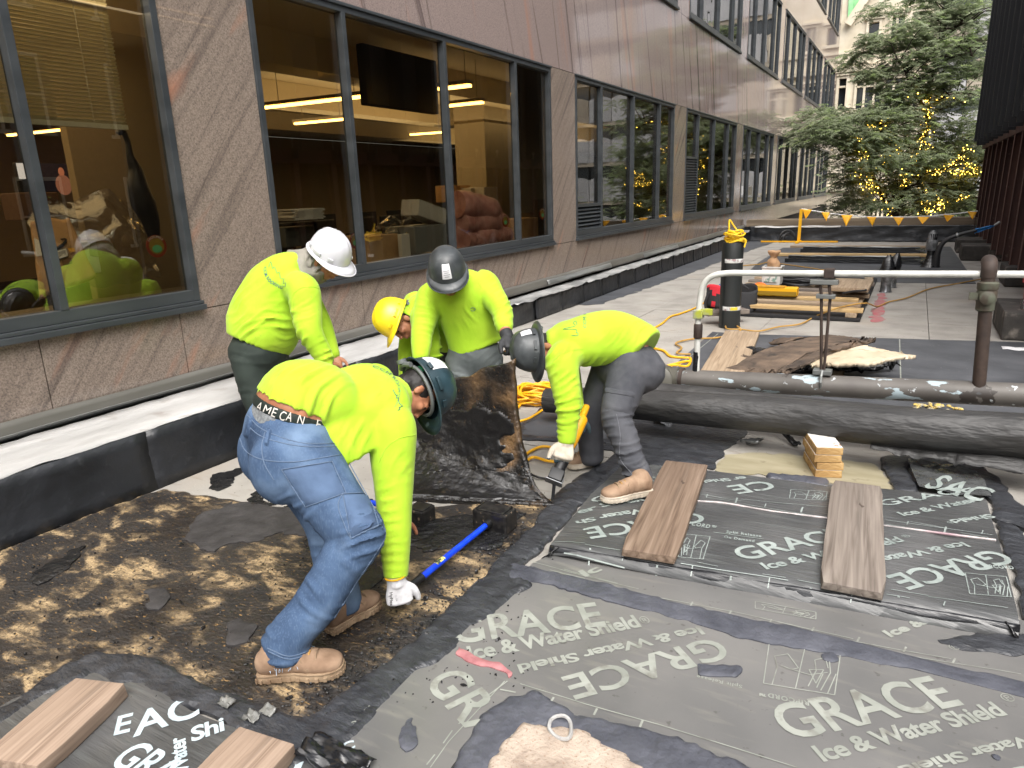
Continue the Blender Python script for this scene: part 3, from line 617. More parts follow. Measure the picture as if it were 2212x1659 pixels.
# ------------------------------------------------------------------ office interior behind the glass
IN = plain
rm = thing('office_room', 'warm lit office room seen through the bronze windows', 'room', (-11, 20, .2))
CEIL = plain('cream_ceiling', c(214,196,160), .8); CARP = plain('dark_carpet', c(52,44,40), .95); WARMW = plain('beige_office_wall', c(176,160,132), .85); DKW = plain('dark_wood', c(58,40,28), .5)
q = MB(); q.span(-19, -5.42, -8, 56, .1, .2); q.build('floor', CARP, rm)
q = MB(); q.span(-19, -5.42, -8, 56, 3.92, 4.0); q.build('ceiling', CEIL, rm)
q = MB(); q.span(-19, -18.9, -8, 56, .2, 3.9); q.build('back_wall', WARMW, rm)
q = MB(); q.span(-18.9, -5.42, -8.2, -8, .2, 3.9); q.span(-18.9, -5.42, 44, 44.2, .2, 3.9); q.build('side_wall', WARMW, rm)
for x in (-7.4, -10.4, -13.8):
    q = MB(); q.span(x-.25, x+.25, -8, 40, 3.5, 3.915); q.build('ceiling_beam', CEIL, rm)
q = MB(); q.span(-19, -5.42, -8, 56, 5.2, 5.3); q.span(-10, -9.9, 10, 56, 5.3, 12.5); q.span(-9.9, -5.42, 10, 56, 9.0, 9.1); q.build('upper_floor', plain('dim_upper_wall', c(120,112,100), .9), rm)
LAMP = plain('lamp_tube', c(255,206,120), .5, emit=c(255,200,104), estr=9)
def fixture(x0, y0, x1, y1, z, lab):
    t = thing('pendant_light', lab, 'light', ((x0+x1)/2, (y0+y1)/2, z), 'strip lights on the office ceiling')
    m = MB(); m.bar((x0, y0, z), (x1, y1, z), .07, .035); m.build('tube', LAMP, t)
    m = MB(); m.bar((x0, y0, z+.045), (x1, y1, z+.045), .16, .045)
    for k in (.15, .85): m.tube([(x0+(x1-x0)*k, y0+(y1-y0)*k, z+.06), (x0+(x1-x0)*k, y0+(y1-y0)*k, 3.9)], .006, 5)
    m.build('housing', WARMW, t)
Z2 = Z(1000, 0, 1.508)
for i, (a, b) in enumerate((((60, 640), (700, 568)), ((245, 735), (560, 706)), ((930, 800), (1130, 785)), ((1100, 530), (1285, 508)), ((1130, 632), (1360, 608)), ((1200, 780), (1375, 770)))):
    p, q_ = at(*Z2(*a), 3.25), at(*Z2(*b), 3.25)
    fixture(p.x, p.y, q_.x, q_.y, 3.25, ('long glowing strip light across the first two panes of the big window', 'short strip light below the long one in the first pane', 'strip light low in the second pane under the black display', 'topmost strip light in the third pane', 'middle strip light in the third pane', 'lowest strip light in the third pane')[i])
Z1 = Z(0, 0, 1.2286)
p, q_ = at(*Z1(40, 655), 3.25), at(*Z1(340, 624), 3.25); fixture(p.x, p.y, q_.x, q_.y, 3.25, 'strip light seen below the blind in the leftmost window')
for y in (1.5,): fixture(-16, y, -11.5, y+.3, 3.3, 'strip light deep inside the office, behind the blind')
for (y, x, z, e, sy) in ((2.2, -7.5, 3.8, 65, 4), (12, -9.5, 3.8, 72, 6), (21, -11.5, 3.8, 55, 6)):
    l = bpy.data.lights.new('office_lamp', 'AREA'); l.energy = e; l.color = (1, .78, .48); l.shape = 'RECTANGLE'; l.size = 5; l.size_y = sy
    o = bpy.data.objects.new('office_lamp', l); COL.objects.link(o); o.location = (x, y, z-.55)
    o.rotation_euler = (PI, 0, 0)
    l2 = l.copy(); l2.energy = e*.8; o = bpy.data.objects.new('office_lamp', l2); COL.objects.link(o); o.location = (x, y, z-.6)
# ------------------------------------------------------------------ the roof work in the foreground
zA = Z(2000, 1700, 1.0886); zB = Z(2600, 800, 1.5447); zC = Z(1000, 2300, 1.3825); zD = Z(0, 1700, 1.2529); zE = Z(2500, 1300, 1.4439); zF = Z(1400, 900, 1.3823); zG = Z(800, 1350, 1.185)
TAR = mat('tar_on_cork_board', [(.40, c(172,149,114)), (.46, c(112,97,76)), (.51, c(54,50,46)), (.59, c(38,37,37))], scale=4.2, detail=14, rough=.55, bump=1.0, bscale=42, dist=.012, spec=.5, stretch=(1, 1.5, 1), bdetail=6, distort=.7,
    layers=[dict(s=1.5, lo=.54, hi=.62, c=c(33,32,33), f=.93, d=9, r=.33), dict(s=48, lo=.58, hi=.66, c=c(34,30,28), f=.9, d=4), dict(s=60, st=(.5, 1.6, 1), lo=.62, hi=.70, c=c(196,156,98), f=.6, d=3), dict(s=16, st=(.6, 1.7, 1), lo=.47, hi=.60, c=c(46,41,37), f=.8, d=9), dict(s=110, lo=.5, hi=.62, c=c(44,38,34), f=.5, d=3)])
TARB = mat('wet_black_tar', [(.3, c(22,22,23)), (.7, c(38,38,39))], scale=12, rough=.24, bump=1.0, bscale=26, dist=.02, bdetail=7, spec=.6, layers=[dict(s=30, lo=.66, hi=.76, c=c(66,56,44), f=.6, d=6, r=.5)])
FELT = mat('torn_felt', [(.3, c(40,38,38)), (.7, c(62,60,60))], scale=8, rough=.7, bump=.6, bscale=25, dist=.01)
GR1 = mat('printed_membrane_dusty', [(.3, c(94,94,93)), (.55, c(111,110,108)), (.75, c(124,122,119))], scale=1.6, rough=.40, detail=9, spec=.5, bump=.2, bscale=7, dist=.02, layers=[dict(s=8, st=(.6, 3, 1), lo=.56, hi=.72, c=c(132,130,122), f=.45, d=8), dict(s=26, lo=.66, hi=.72, c=c(60,56,50), f=.5)])
GR2 = mat('printed_membrane_dark', [(.3, c(60,61,62)), (.55, c(80,81,81)), (.75, c(98,98,98))], scale=2.2, rough=.33, detail=9, spec=.55, bump=.5, bscale=9, dist=.015, bstretch=(.5, 5, 1), layers=[dict(s=9, st=(.3, 4, 1), lo=.56, hi=.74, c=c(108,112,110), f=.5, d=8)])
PRN = mat('pale_print', [(.3, c(132,142,138)), (.7, c(162,171,167))], scale=9, rough=.5, layers=[dict(s=14, lo=.60, hi=.72, c=c(92,94,92), f=.8, d=8)])
PRND = mat('pale_print_dusty', [(.3, c(134,138,130)), (.7, c(160,163,155))], scale=9, rough=.5, layers=[dict(s=12, lo=.56, hi=.70, c=c(112,110,103), f=.85, d=9)])
PRNB = mat('pale_blue_print', [(.3, c(168,184,190)), (.7, c(196,210,214))], scale=9, rough=.5)
BLKF = mat('black_plastic_film', [(.3, c(20,21,23)), (.7, c(34,35,38))], scale=4, rough=.25, spec=.6, bump=.6, bscale=10, dist=.02, stretch=(.3, 2, 2))
def word(par, m, s, a, b, t, z, hf, bold, sp, lift=.003, cell=.07):
    q = MB(); text_px(q, s, a, b, t, z, hf, bold, sp, lift, cell); q.build('printed_word', m, par, fixn=False)
tar_poly = pxpoly([(-260, 1290), (0, 1178), (362, 1056), (372, 1062), (520, 1085), (650, 1107), (900, 1100), (1200, 1080), (1160, 1150), (1060, 1250), (900, 1400), (770, 1500), (668, 1566), (600, 1560), (480, 1520), (330, 1452), (215, 1432), (60, 1520), (-160, 1640), (-500, 1800)])
ragged('torn_roofing', [tar_poly], .014, 0, .024, TAR, rag=.022, relief=.007, rs=11, kind='structure')
# darker torn plies left lying on the stripped area
for i, P in enumerate(([(430, 1118), (520, 1090), (700, 1115), (640, 1150), (520, 1180), (440, 1200), (400, 1165)], [(630, 1090), (760, 1120), (720, 1175), (640, 1170), (600, 1150)], [(650, 1170), (780, 1150), (830, 1250), (760, 1330), (690, 1290), (700, 1220)], [(480, 1360), (540, 1350), (545, 1395), (500, 1400)], [(310, 1285), (380, 1270), (355, 1320), (315, 1315)], [(860, 1130), (1130, 1110), (1080, 1190), (930, 1200), (850, 1180)], [(60, 1250), (190, 1180), (160, 1230), (80, 1275)])):
    ragged('felt_scrap', [pxpoly(P)], .026, .012, .014, TARB if i in (2, 5, 6) else FELT, rag=.05, relief=.005, kind='stuff')
for i, P in enumerate(([(458, 1028), (520, 1010), (512, 1040), (470, 1062), (450, 1055)], [(540, 1064), (570, 1060), (572, 1070), (545, 1074)], [(532, 1082), (555, 1065), (570, 1082), (600, 1090), (560, 1100)], [(608, 1095), (655, 1085), (690, 1105), (640, 1115)])):
    ragged('tar_blotch', [pxpoly(P)], .008, .0, .012, TARB, rag=.04, relief=.004, kind='stuff')
rn = random.Random(3); cr = MB()
for k in range(1150):
    t = rn.random()
    if t < .55:
        a = rn.random(); u = 640+a*560+rn.gauss(0, 34); v = 1560-a*470+rn.gauss(0, 26)
    else: u, v = rn.uniform(0, 1150), rn.uniform(1120, 1520)
    p = at(u, v, .022); s = rn.uniform(.003, .008)*(2.4 if rn.random() < .06 else 1); Mx = Matrix.Rotation(rn.random()*6, 3, 'Z') @ Matrix.Rotation(rn.random()*3, 3, 'X')
    cr.ell(p, (s, s*rn.uniform(.4, 1), s*rn.uniform(.3, .7)), Mx, 5, 4)
cr.build('tar_crumbs', TARB, kind='stuff', fixn=False)
# ---- mastic bands
diag = [(1210, 1060), (1330, 985), (1352, 1000), (1300, 1060), (1250, 1100), (1185, 1175), (1120, 1235), (1150, 1270), (1000, 1380), (960, 1440), (905, 1455), (820, 1540), (770, 1600), (700, 1668), (620, 1668), (560, 1610), (460, 1555), (300, 1490), (205, 1462), (90, 1520), (0, 1575), (-200, 1680), (-240, 1640), (-60, 1570), (60, 1505), (150, 1440), (215, 1412), (330, 1432), (480, 1500), (600, 1545), (668, 1556), (770, 1485), (900, 1385), (1060, 1235), (1150, 1140)]
ragged('mastic', [pxpoly(diag)], .027, 0, .016, MAST, rag=.022, relief=.009, rs=16, kind='stuff')
# ---- lower printed membrane with a notch cut round the concrete patch
LZ = .020
def hl(x, y): return LZ+.005*nz(x*2.1, y*2.1)+.0025*nz(x*6, y*2, 4)
lower = pxpoly([(1150, 1225), (1310, 1150), (2260, 1360), (3000, 1480), (3300, 2200), (1500, 2200), (1440, 1790), (1380, 1680), (1255, 1560), (1110, 1545), (1040, 1580), (950, 1700), (900, 1800), (600, 1800), (700, 1670), (760, 1600), (905, 1450), (1000, 1375)])
low = sheet('membrane_sheet', lower, hl, .05, GR1, skirt=.02); tag(low, 'dusty grey membrane printed with pale lettering, glued flat in the right foreground', 'membrane')
tx = MB(); LT = lambda s, a, b, t, bold=.0, sp=1: word(low, PRND, s, a, b, t, LZ, hl, bold, sp)
LT('GRACE', zC(1088, 328), zC(1918, 222), zC(1795, 105), .018, 1.02)
LT('Ice & Water Shield', zC(1178, 415), zC(2110, 232), zC(1150, 345), .028, .94)
LT('®', zC(2118, 222), zC(2164, 212), zC(2150, 172), .0)
LT('Ice & Water Shield', zA(818, 838), zA(38, 1002), zA(836, 872), .028, .94)
LT('GRACE', zA(885, 885), zA(228, 1058), zA(900, 985), .018, 1.02)
LT('GRACE', zA(1212, 1318), zA(1952, 1172), zA(1800, 1050), .018, 1.02)
LT('Ice & Water Shield', zA(1352, 1412), zA(2140, 1215), zA(1334, 1340), .028, .94)
LT('®', zA(2140, 1165), zA(2185, 1155), zA(2165, 1118))
LT('Ice & Water Shield', zA(2500, 1235), zA(1668, 1440), zA(2530, 1275), .028, .94)
LT('GRACE', zA(2660, 1290), zA(2000, 1500), zA(2690, 1390), .018, 1.02)
LT('GRACE', zC(925, 540), zC(1500, 1150), zC(1090, 420), .018, 1.02)
LT('RIPCORD™', zA(1290, 1157), zA(1078, 1115), zA(1288, 1175), .03, 1.2); LT('Split Release', zA(1005, 1090), zA(810, 1046), zA(1003, 1103), .02, 1.1)
LT('Ice &', zA(1640, 880), zA(1800, 820), zA(1630, 845), .045); LT('®', zA(1910, 938), zA(1950, 928), zA(1925, 905)); LT('lc', zA(330, 620), zA(405, 592), zA(322, 590), .04)
LT('SHIELD', zC(545, 770), zC(700, 640), zC(530, 745), .02, 1.2)
def LL(*p, w=.005): line_px(tx, p, w, LZ, hl)
LL(zC(1380, 530), zC(1210, 655)); LL(zC(1365, 530), zC(1060, 860), zC(960, 1000), w=.004); LL(zC(1170, 700), zC(1115, 765)); LL(zC(1080, 800), zC(1030, 870)); LL(zC(985, 930), zC(940, 985)); LL(zC(1340, 575), zC(1425, 592), w=.007)
LL(zC(1620, 640), zC(1632, 620), w=.008); LL(zC(1850, 715), zC(1868, 680), w=.008); LL(zC(2100, 782), zC(2116, 745), w=.008); LL(zC(1450, 545), zC(1800, 655), zC(2212, 770), w=.004); LL(zC(2212, 770), zA(1240, 1440), w=.004)
for (a, b) in (((100, 560), (560, 675)), ((180, 595), (330, 628)), ((560, 700), (980, 775)), ((640, 735), (1000, 800)), ((980, 775), (1480, 890)), ((1100, 830), (1700, 960)), ((1480, 900), (1900, 975)), ((1700, 960), (2200, 1040)), ((240, 590), (470, 650))): LL(zA(*a), zA(*b), w=.004)
for a in ((175, 625), (318, 660), (462, 695), (612, 730), (780, 755), (945, 790), (1118, 828), (1300, 862), (1495, 905), (1695, 945), (1905, 995)): LL(zA(*a), zA(a[0]+12, a[1]-22), w=.007)
def icon(m, z_, box, z, hf, flip=False):
    P = lambda a, b: z_(box[0]+(box[2]-box[0])*(1-a if flip else a)+(box[4]-0)*(b), box[1]+(box[3]-box[1])*b+box[5]*(1-a if flip else a))
    for s in ([(0, 0), (1, 0), (1, 1), (0, 1), (0, 0)], [(.45, 1), (.5, .0)], [(.12, 1), (.16, .55), (.1, .3), (.28, .2), (.45, .5), (.36, .56), (.2, .5)], [(.36, .56), (.62, .62), (.86, .5)], [(.6, .5), (.8, .45), (.72, .8), (.6, .5)], [(.62, .9), (.7, .5), (.66, .25), (.8, .15), (.86, .4)], [(.74, .9), (.8, .55)], [(.8, .95), (.9, .5), (.86, .2)], [(.9, 1), (.98, .5)]):
        line_px(m, [P(*q) for q in s], .004, z, hf)
icon(tx, zA, (1120, 905, 1425, 1080, -25, 50), LZ, hl); icon(tx, zA, (1060, 730, 1320, 760, 0, 45), LZ, hl)
tx.build('printed_line_art', PRND, low, fixn=False, kind='stuff')
# grey mastic seams on it
ragged('mastic_seam', [pxpoly([(1095, 1222), (1140, 1232), (1300, 1268), (1440, 1305), (1600, 1343), (1750, 1370), (1900, 1412), (2060, 1450), (2250, 1492), (2450, 1520), (2450, 1590), (2190, 1512), (2010, 1465), (1800, 1425), (1600, 1390), (1490, 1352), (1360, 1320), (1200, 1275), (1100, 1258)])], .029, .015, .014, MASTL, rag=.012, relief=.003, kind='stuff')
ragged('mastic_seam', [pxpoly([(1090, 1512), (1160, 1500), (1230, 1545), (1420, 1590), (1560, 1640), (1700, 1690), (1800, 1800), (1420, 1800), (1380, 1700), (1250, 1590), (1128, 1575), (1060, 1660), (1000, 1800), (900, 1800), (985, 1640), (1040, 1560)])], .028, 0, .014, MASTL, rag=.025, relief=.006, kind='stuff')
for i, P in enumerate(([(870, 1588), (898, 1582), (905, 1622), (880, 1640), (858, 1618)], [(880, 1572), (892, 1560), (893, 1600), (882, 1600)], [(1510, 1445), (1600, 1452), (1596, 1478), (1508, 1470)], [(1765, 1425), (1800, 1420), (1815, 1440), (1780, 1442)], [(2130, 1640), (2160, 1650), (2150, 1665)])):
    ragged('mastic_dab', [pxpoly(P)], .029, .018, .01, MASTL, rag=.02, relief=.003, kind='stuff')
PINKC = mat('pinkish_spalled_concrete', [(.3, c(132,116,104)), (.5, c(172,157,142)), (.7, c(188,173,158))], scale=9, detail=10, rough=.9, bump=.8, bscale=70, dist=.008, layers=[dict(s=90, lo=.62, hi=.68, c=c(140,112,92), f=.7, d=2), dict(s=3, lo=.62, hi=.68, c=c(110,84,66), f=.75)])
cpatch = ragged('concrete_patch', [pxpoly([(1128, 1568), (1180, 1582), (1262, 1588), (1400, 1675), (1420, 1760), (1050, 1760), (1060, 1650)])], .034, 0, .014, PINKC, rag=.014, relief=.0018); tag(cpatch, 'bare pinkish concrete patch framed by mastic at the bottom edge', 'concrete')
ring = MB(); ring.tube([tuple(p) for p in catmull([tuple(at(u, v, .034+.006*(i % 3))) for i, (u, v) in enumerate(((1190, 1555), (1200, 1548), (1218, 1546), (1231, 1557), (1234, 1580), (1226, 1596), (1203, 1592), (1187, 1575), (1187, 1563)))], 3)], .007, 6, closed=True); tag(ring.build('cut_strap_loop', WHITEP, smooth=True), 'small white loop of cut strap lying at the corner of the pinkish concrete', 'strap')
# pink streak of marking paint
ragged('marking_paint', [pxpoly([(988, 1408), (1030, 1420), (1090, 1452), (1125, 1468), (1110, 1475), (1050, 1450), (995, 1428)])], .0285, .02, .014, mat('pink_marking_paint', [(.3, c(150,96,100)), (.7, c(186,130,132))], scale=20, rough=.25), rag=.03, relief=.001, kind='stuff')
# ---- raised printed membrane on loose boards
RZ = .085
far0, far1 = at(1340, 990, RZ), at(2128, 1068, RZ)
def hr(x, y):
    n0 = at(1183, 1178, RZ); n1 = at(2207, 1350, RZ); t = (x-n0.x)/(n1.x-n0.x); ye = n0.y+(n1.y-n0.y)*t; d = y-ye
    return RZ-.05*max(0, 1-d/.06)**2 - .03*sm(.35, 1.4, d)+.003*nz(x*3, y*7)+.002*nz(x*2, y*16, 3)+.012*max(0, 1-abs(d-.78)/.018)*(1 if t < 2 else 0)-.02*max(0, .06-t)/.06
raised = pxpoly([(1183, 1176), (1400, 1215), (1700, 1268), (2000, 1318), (2205, 1352), (2190, 1290), (2165, 1190), (2132, 1068), (1960, 1050), (1700, 1028), (1540, 1008), (1340, 988), (1280, 1050)], RZ)
rs_ = sheet('membrane_sheet', raised, hr, .035, GR2, skirt=.006); tag(rs_, 'dark printed membrane raised on boards under two planks, its front edge folded down', 'membrane')
n0, n1 = at(1183, 1178, RZ), at(2207, 1352, RZ); fo = MB()
fo.grid(lambda a, b: tuple(n0.lerp(n1, a)+Vector((.004*nz(a*20, b*3), .03+.045*b-.055*math.sin(b*PI*.5)+.008*nz(a*9, b*2, 2), -.012-.062*b+.006*nz(a*11, b, 5)+.012*math.sin(a*7)*b))), 70, 5); fo.build('folded_edge', BLKF, rs_, smooth=True, thick=.003)
for e, s in ((n0, -1), (n1, 1)):
    q = MB(); q.grid(lambda a, b: (e.x+s*(.03*a-.05+.06*b*a), e.y+.05*(1-a)+.02*b-.02, e.z-.01-.045*b-.03*a*a+.006*nz(a*5, b*5)), 8, 5); q.build('crumpled_corner', BLKF, rs_, smooth=True, thick=.004)
ub = MB(); m0 = n0.lerp(n1, .5); ub.prism([(n0.x+.06, n0.y+.12), (n1.x-.05, n1.y+.12), (far1.x-.05, far1.y-.05), (far0.x+.1, far0.y-.05)], .004, .04); tag(ub.build('insulation_board', plain('dark_board', c(46,44,42), .9)), 'dark board under the raised membrane', 'board')
tx = MB(); RT = lambda s, a, b, t, bold=.0, sp=1: word(rs_, PRN, s, a, b, t, RZ-.012, hr, bold, sp, .0035, .03)
RT('GRACE', zA(1012, 565), zA(1480, 460), zA(1235, 452), .018, 1.02)
RT('Ice & Water Shield', zA(1108, 603), zA(1700, 478), zA(1098, 572), .028, .94); RT('®', zA(1698, 462), zA(1730, 456), zA(1712, 445))
RT('Ice & Water Shield', zA(1945, 478), zA(1345, 600), zA(1958, 505), .028, .94)
RT('GRACE', zA(2078, 512), zA(1618, 632), zA(2095, 590), .018, 1.02)
RT('GRACE', zA(812, 352), zA(320, 425), zA(822, 400), .018, 1.02); RT('Ice & Water Sh', zA(780, 305), zA(288, 383), zA(783, 325), .028, .94); RT('er Shield', zA(305, 345), zA(610, 295), zA(298, 322), .028, .94); RT('G', zA(375, 300), zA(445, 285), zA(372, 270), .02)
RT('GRACE', zA(1100, 190), zA(650, 235), zA(1112, 235), .018, 1.02) if False else RT('CE', zA(1105, 200), zA(935, 228), zA(1112, 243), .02, 1.02); RT('er Shield', zA(1015, 182), zA(800, 205), zA(1016, 196), .028, .94); RT('W', zA(665, 170), zA(580, 185), zA(668, 200), .02)
RT('GRACE', zA(1612, 312), zA(2010, 240), zA(1800, 250), .018, 1.02); RT('Ice & Water', zA(1698, 358), zA(2020, 288), zA(1690, 335), .028, .94); RT('Shield', zA(2065, 345), zA(1890, 375), zA(2070, 365), .028, .94); RT('®', zA(1900, 378), zA(1875, 384), zA(1898, 392))
RT('RIPCORD™', zA(745, 405), zA(888, 430), zA(750, 390), .03, 1.2); RT('Split Release', zA(935, 443), zA(1085, 463), zA(937, 433), .03, 1.2); RT('On Demand', zA(925, 465), zA(1055, 484), zA(928, 455), .03, 1.2); RT('RIPCORD', zA(2040, 592), zA(2170, 600), zA(2042, 580), .03, 1.2)
def RL(*p, w=.004): line_px(tx, p, w, RZ-.015, hr, .0035)
for a, b in (((880, 443), (1095, 473)), ((200, 470), (330, 490)), ((240, 505), (500, 555)), ((330, 495), (480, 520)), ((740, 575), (1200, 650)), ((810, 572), (900, 590)), ((1090, 625), (1190, 640)), ((1240, 650), (1340, 668)), ((1620, 712), (1720, 728)), ((1640, 690), (1800, 718)), ((1800, 722), (2140, 770)), ((830, 270), (1000, 300)), ((850, 285), (950, 298)), ((1010, 312), (1360, 372)), ((1000, 290), (1365, 322)), ((1620, 380), (2080, 445)), ((1620, 400), (1700, 412)), ((1720, 385), (1900, 420)), ((1940, 435), (2060, 455))): RL(zA(*a), zA(*b))
for a in ((975, 310), (1255, 350), (1870, 435), (345, 535), (632, 592), (948, 645), (1290, 700), (1665, 745)): RL(zA(*a), zA(a[0]+8, a[1]-26), w=.009)
for a in ((850, 285), (1100, 325), (1710, 400), (2030, 440), (490, 545), (785, 600), (1115, 655), (1470, 715), (1865, 760)): RL(zA(*a), zA(a[0]+6, a[1]-16), w=.005)
icon(tx, zA, (748, 448, 866, 545, -30, 12), RZ-.012, hr, True); icon(tx, zA, (1212, 252, 1368, 292, -6, 8), RZ-.03, hr); icon(tx, zA, (1958, 615, 2135, 705, 20, 15), RZ-.01, hr)
tx.build('printed_line_art', PRN, rs_, fixn=False, kind='stuff')
sm_ = MB(); pr_ = [zA(808, 298), zA(930, 308), zA(1140, 343), zA(1365, 372), zA(1620, 405), zA(1900, 450), zA(2090, 472)]
sm_.tube([tuple(Vector((*at(u, v, RZ-.01)[:2], hr(*at(u, v, RZ-.01)[:2])+.004))) for u, v in pr_], .007, 6, sub=8); sm_.build('split_release_seam', mat('peeled_seam', [(.35, c(96,92,92)), (.5, c(188,180,178)), (.66, c(150,110,122)), (.72, c(196,60,130))], scale=4, rough=.5), rs_, smooth=True)
# mastic and crumpled film round the raised sheet
ragged('mastic', [pxpoly([zE(*p) for p in ((1385, 740), (1440, 728), (1600, 738), (1850, 765), (1960, 790), (2060, 850), (2140, 960), (2240, 1040), (2330, 1130), (2330, 1200), (2150, 1120), (2050, 1095), (2030, 1020), (1990, 940), (1940, 830), (1760, 800), (1545, 775), (1575, 840), (1560, 862), (1620, 905), (1610, 950), (1475, 935), (1440, 840))])], .03, 0, .02, MAST, rag=.03, relief=.007, kind='stuff')
ragged('mastic', [pxpoly([zE(*p) for p in ((2050, 1100), (2160, 1130), (2230, 1200), (2300, 1500), (2320, 1700), (2200, 1640), (2160, 1400), (2100, 1250))])], .03, .0, .02, MAST, rag=.03, relief=.006, kind='stuff')
ragged('mastic', [pxpoly([zE(*p) for p in ((745, 848), (900, 862), (1110, 888), (1105, 935), (900, 905), (740, 880))])], .056, .0, .016, MASTL, rag=.02, relief=.004, kind='stuff')
ragged('mastic', [pxpoly([(2010, 1395), (2180, 1372), (2250, 1380), (2250, 1425), (2160, 1420), (2060, 1412)])], .03, 0, .016, MAST, rag=.03, relief=.005, kind='stuff')
fp = pxpoly([zE(*p) for p in ((1545, 778), (1760, 802), (1930, 840), (1975, 900), (2020, 990), (1800, 975), (1700, 950), (1610, 935), (1575, 860))]); ff = sheet('plastic_film', fp, lambda x, y: .055+.012*nz(x*9, y*9)+.012*abs(nz(x*16, y*16, 3)), .025, mat('clear_wrinkled_film', [(.3, c(58,60,60)), (.7, c(96,98,98))], scale=5, rough=.15, spec=.8, bump=.8, bscale=14, dist=.02), skirt=.004); tag(ff, 'shiny crumpled film with lettering behind the raised membrane, near the pipes', 'film')
tx = MB(); text_px(tx, 'SAC', zE(1640, 880), zE(1960, 970), zE(1690, 800), .07, lambda x, y: .055+.012*nz(x*9, y*9)+.012*abs(nz(x*16, y*16, 3)), .018, 1.02, .004, .025); tx.build('printed_lettering', PRN, ff, fixn=False)
# ---- dark printed piece bottom left
DZ = .022
def hd_(x, y): return DZ+.006*nz(x*4, y*4)
dp = pxpoly([(-300, 1720), (30, 1520), (250, 1448), (420, 1548), (520, 1588), (640, 1650), (700, 1668), (900, 1900), (-200, 1900)]); dl = sheet('membrane_sheet', dp, hd_, .05, GR2, skirt=.02); tag(dl, 'dark green grey membrane with big pale blue letters under the two bottom left planks', 'membrane')
tx = MB(); DT = lambda s, a, b, t, bold=.0, sp=1: word(dl, PRNB, s, a, b, t, DZ, hd_, bold, sp, .003, .05)
DT('AC', zD(655, 1505), zD(985, 1395), zD(600, 1415), .02, .98); DT('E', zD(560, 1498), zD(640, 1478), zD(535, 1420), .02); DT('GRA', zD(535, 1640), zD(790, 1760), zD(640, 1500), .02, .98); DT('Water', zD(930, 1680), zD(910, 1495), zD(840, 1690), .028, .94); DT('Shi', zD(945, 1530), zD(1110, 1475), zD(940, 1460), .028, .94); DT('A', zD(1440, 1680), zD(1650, 1600), zD(1470, 1560), .02); DT('W', zD(1490, 1580), zD(1590, 1560), zD(1500, 1530), .03); DT('C', zD(1690, 1580), zD(1754, 1560), zD(1690, 1540), .03)

q = MB(); cp = at(720, 1640, .03); q.grid(lambda a, b: (cp.x-.13+.27*a, cp.y-.06+.12*b, .04+.03*nz(a*3, b*3)+.03*abs(nz(a*6, b*6, 4))), 16, 12); tag(q.build('plastic_scrap', BLKF, smooth=True, thick=.002), 'crumpled glossy black film scrap beside the lower middle plank', 'film')
for u, v, lb in ((490, 1520, 'largest torn bit of grey film in the mastic, nearest the left planks'), (545, 1552, 'torn bit of grey film lowest in the mastic, above the stubby plank'), (580, 1538, 'torn bit of grey film in the mastic nearest the tan boot')):
    p = at(u, v, .03); q = MB(); q.grid(lambda a, b: (p.x-.03+.06*a, p.y-.02+.04*b, .035+.02*nz(a*3+u, b*3)+.01*b), 6, 5); tag(q.build('plastic_scrap', plain('grey_film', c(120,120,116), .3), smooth=True, thick=.002), lb, 'film', 'bits of grey film in the mastic')
# concrete with thin film of wet residue, membranes lying on the deck
ragged('residue_film', [pxpoly([zE(*p) for p in ((440, 800), (520, 700), (700, 700), (1000, 720), (1380, 760), (1470, 930), (1100, 870), (740, 835))])], .003, 0, .03, mat('wet_residue', [(.3, c(138,130,104)), (.7, c(172,164,140))], scale=4, rough=.3, detail=9, stretch=(.5, 2, 1), layers=[dict(s=9, lo=.6, hi=.7, c=c(104,96,74), f=.6, d=8)]), rag=.05, relief=.001, kind='stuff')
ragged('mastic', [pxpoly([zE(*p) for p in ((-120, 520), (60, 480), (420, 440), (660, 540), (600, 620), (500, 700), (440, 800), (330, 770), (100, 765), (-60, 740), (-200, 660))])], .012, 0, .03, MAST, rag=.05, relief=.005, kind='stuff')
def flatsheet(P, z, m, lab, cell=.25, k='membrane_sheet'):
    o = sheet(k, pxpoly(P), lambda x, y: z+.003*nz(x*2, y*2), cell, m, skirt=.01); return tag(o, lab, 'membrane')
flatsheet([zF(*p) for p in ((870, 1085), (1010, 990), (1110, 975), (1420, 1010), (1400, 1110), (1340, 1165), (905, 1140))], .012, GRYM, 'small grey membrane patch on the concrete between the saw and the pipes')
ragged('mastic', [pxpoly([zF(*p) for p in ((860, 1100), (1010, 985), (1110, 965), (1120, 985), (1020, 1010), (940, 1075), (915, 1130), (1340, 1150), (1350, 1172), (870, 1150))])], .017, 0, .018, MAST, rag=.03, relief=.004, kind='stuff')
ms = flatsheet([zB(*p) for p in ((318, 785), (480, 798), (1480, 828), (2080, 846), (2900, 870), (2900, 1300), (1000, 1300), (-40, 1100), (60, 1010))], .008, GRYM, 'wide dark grey membrane lying on the deck under the torn scrap pile')
ln = MB()
for a, b in (((352, 795), (100, 1000)), ((1455, 830), (1462, 1075))): line_px(ln, [zB(*a), zB(*b)], .012, .008, None, .005)
ln.build('chalk_line', PRND, ms, fixn=False)
flatsheet([zB(*p) for p in ((745, 272), (1765, 266), (1920, 490), (1425, 484), (1000, 470), (510, 440), (600, 360))], .008, GRYM, 'large dark membrane on the deck under the two black trays at the far end')
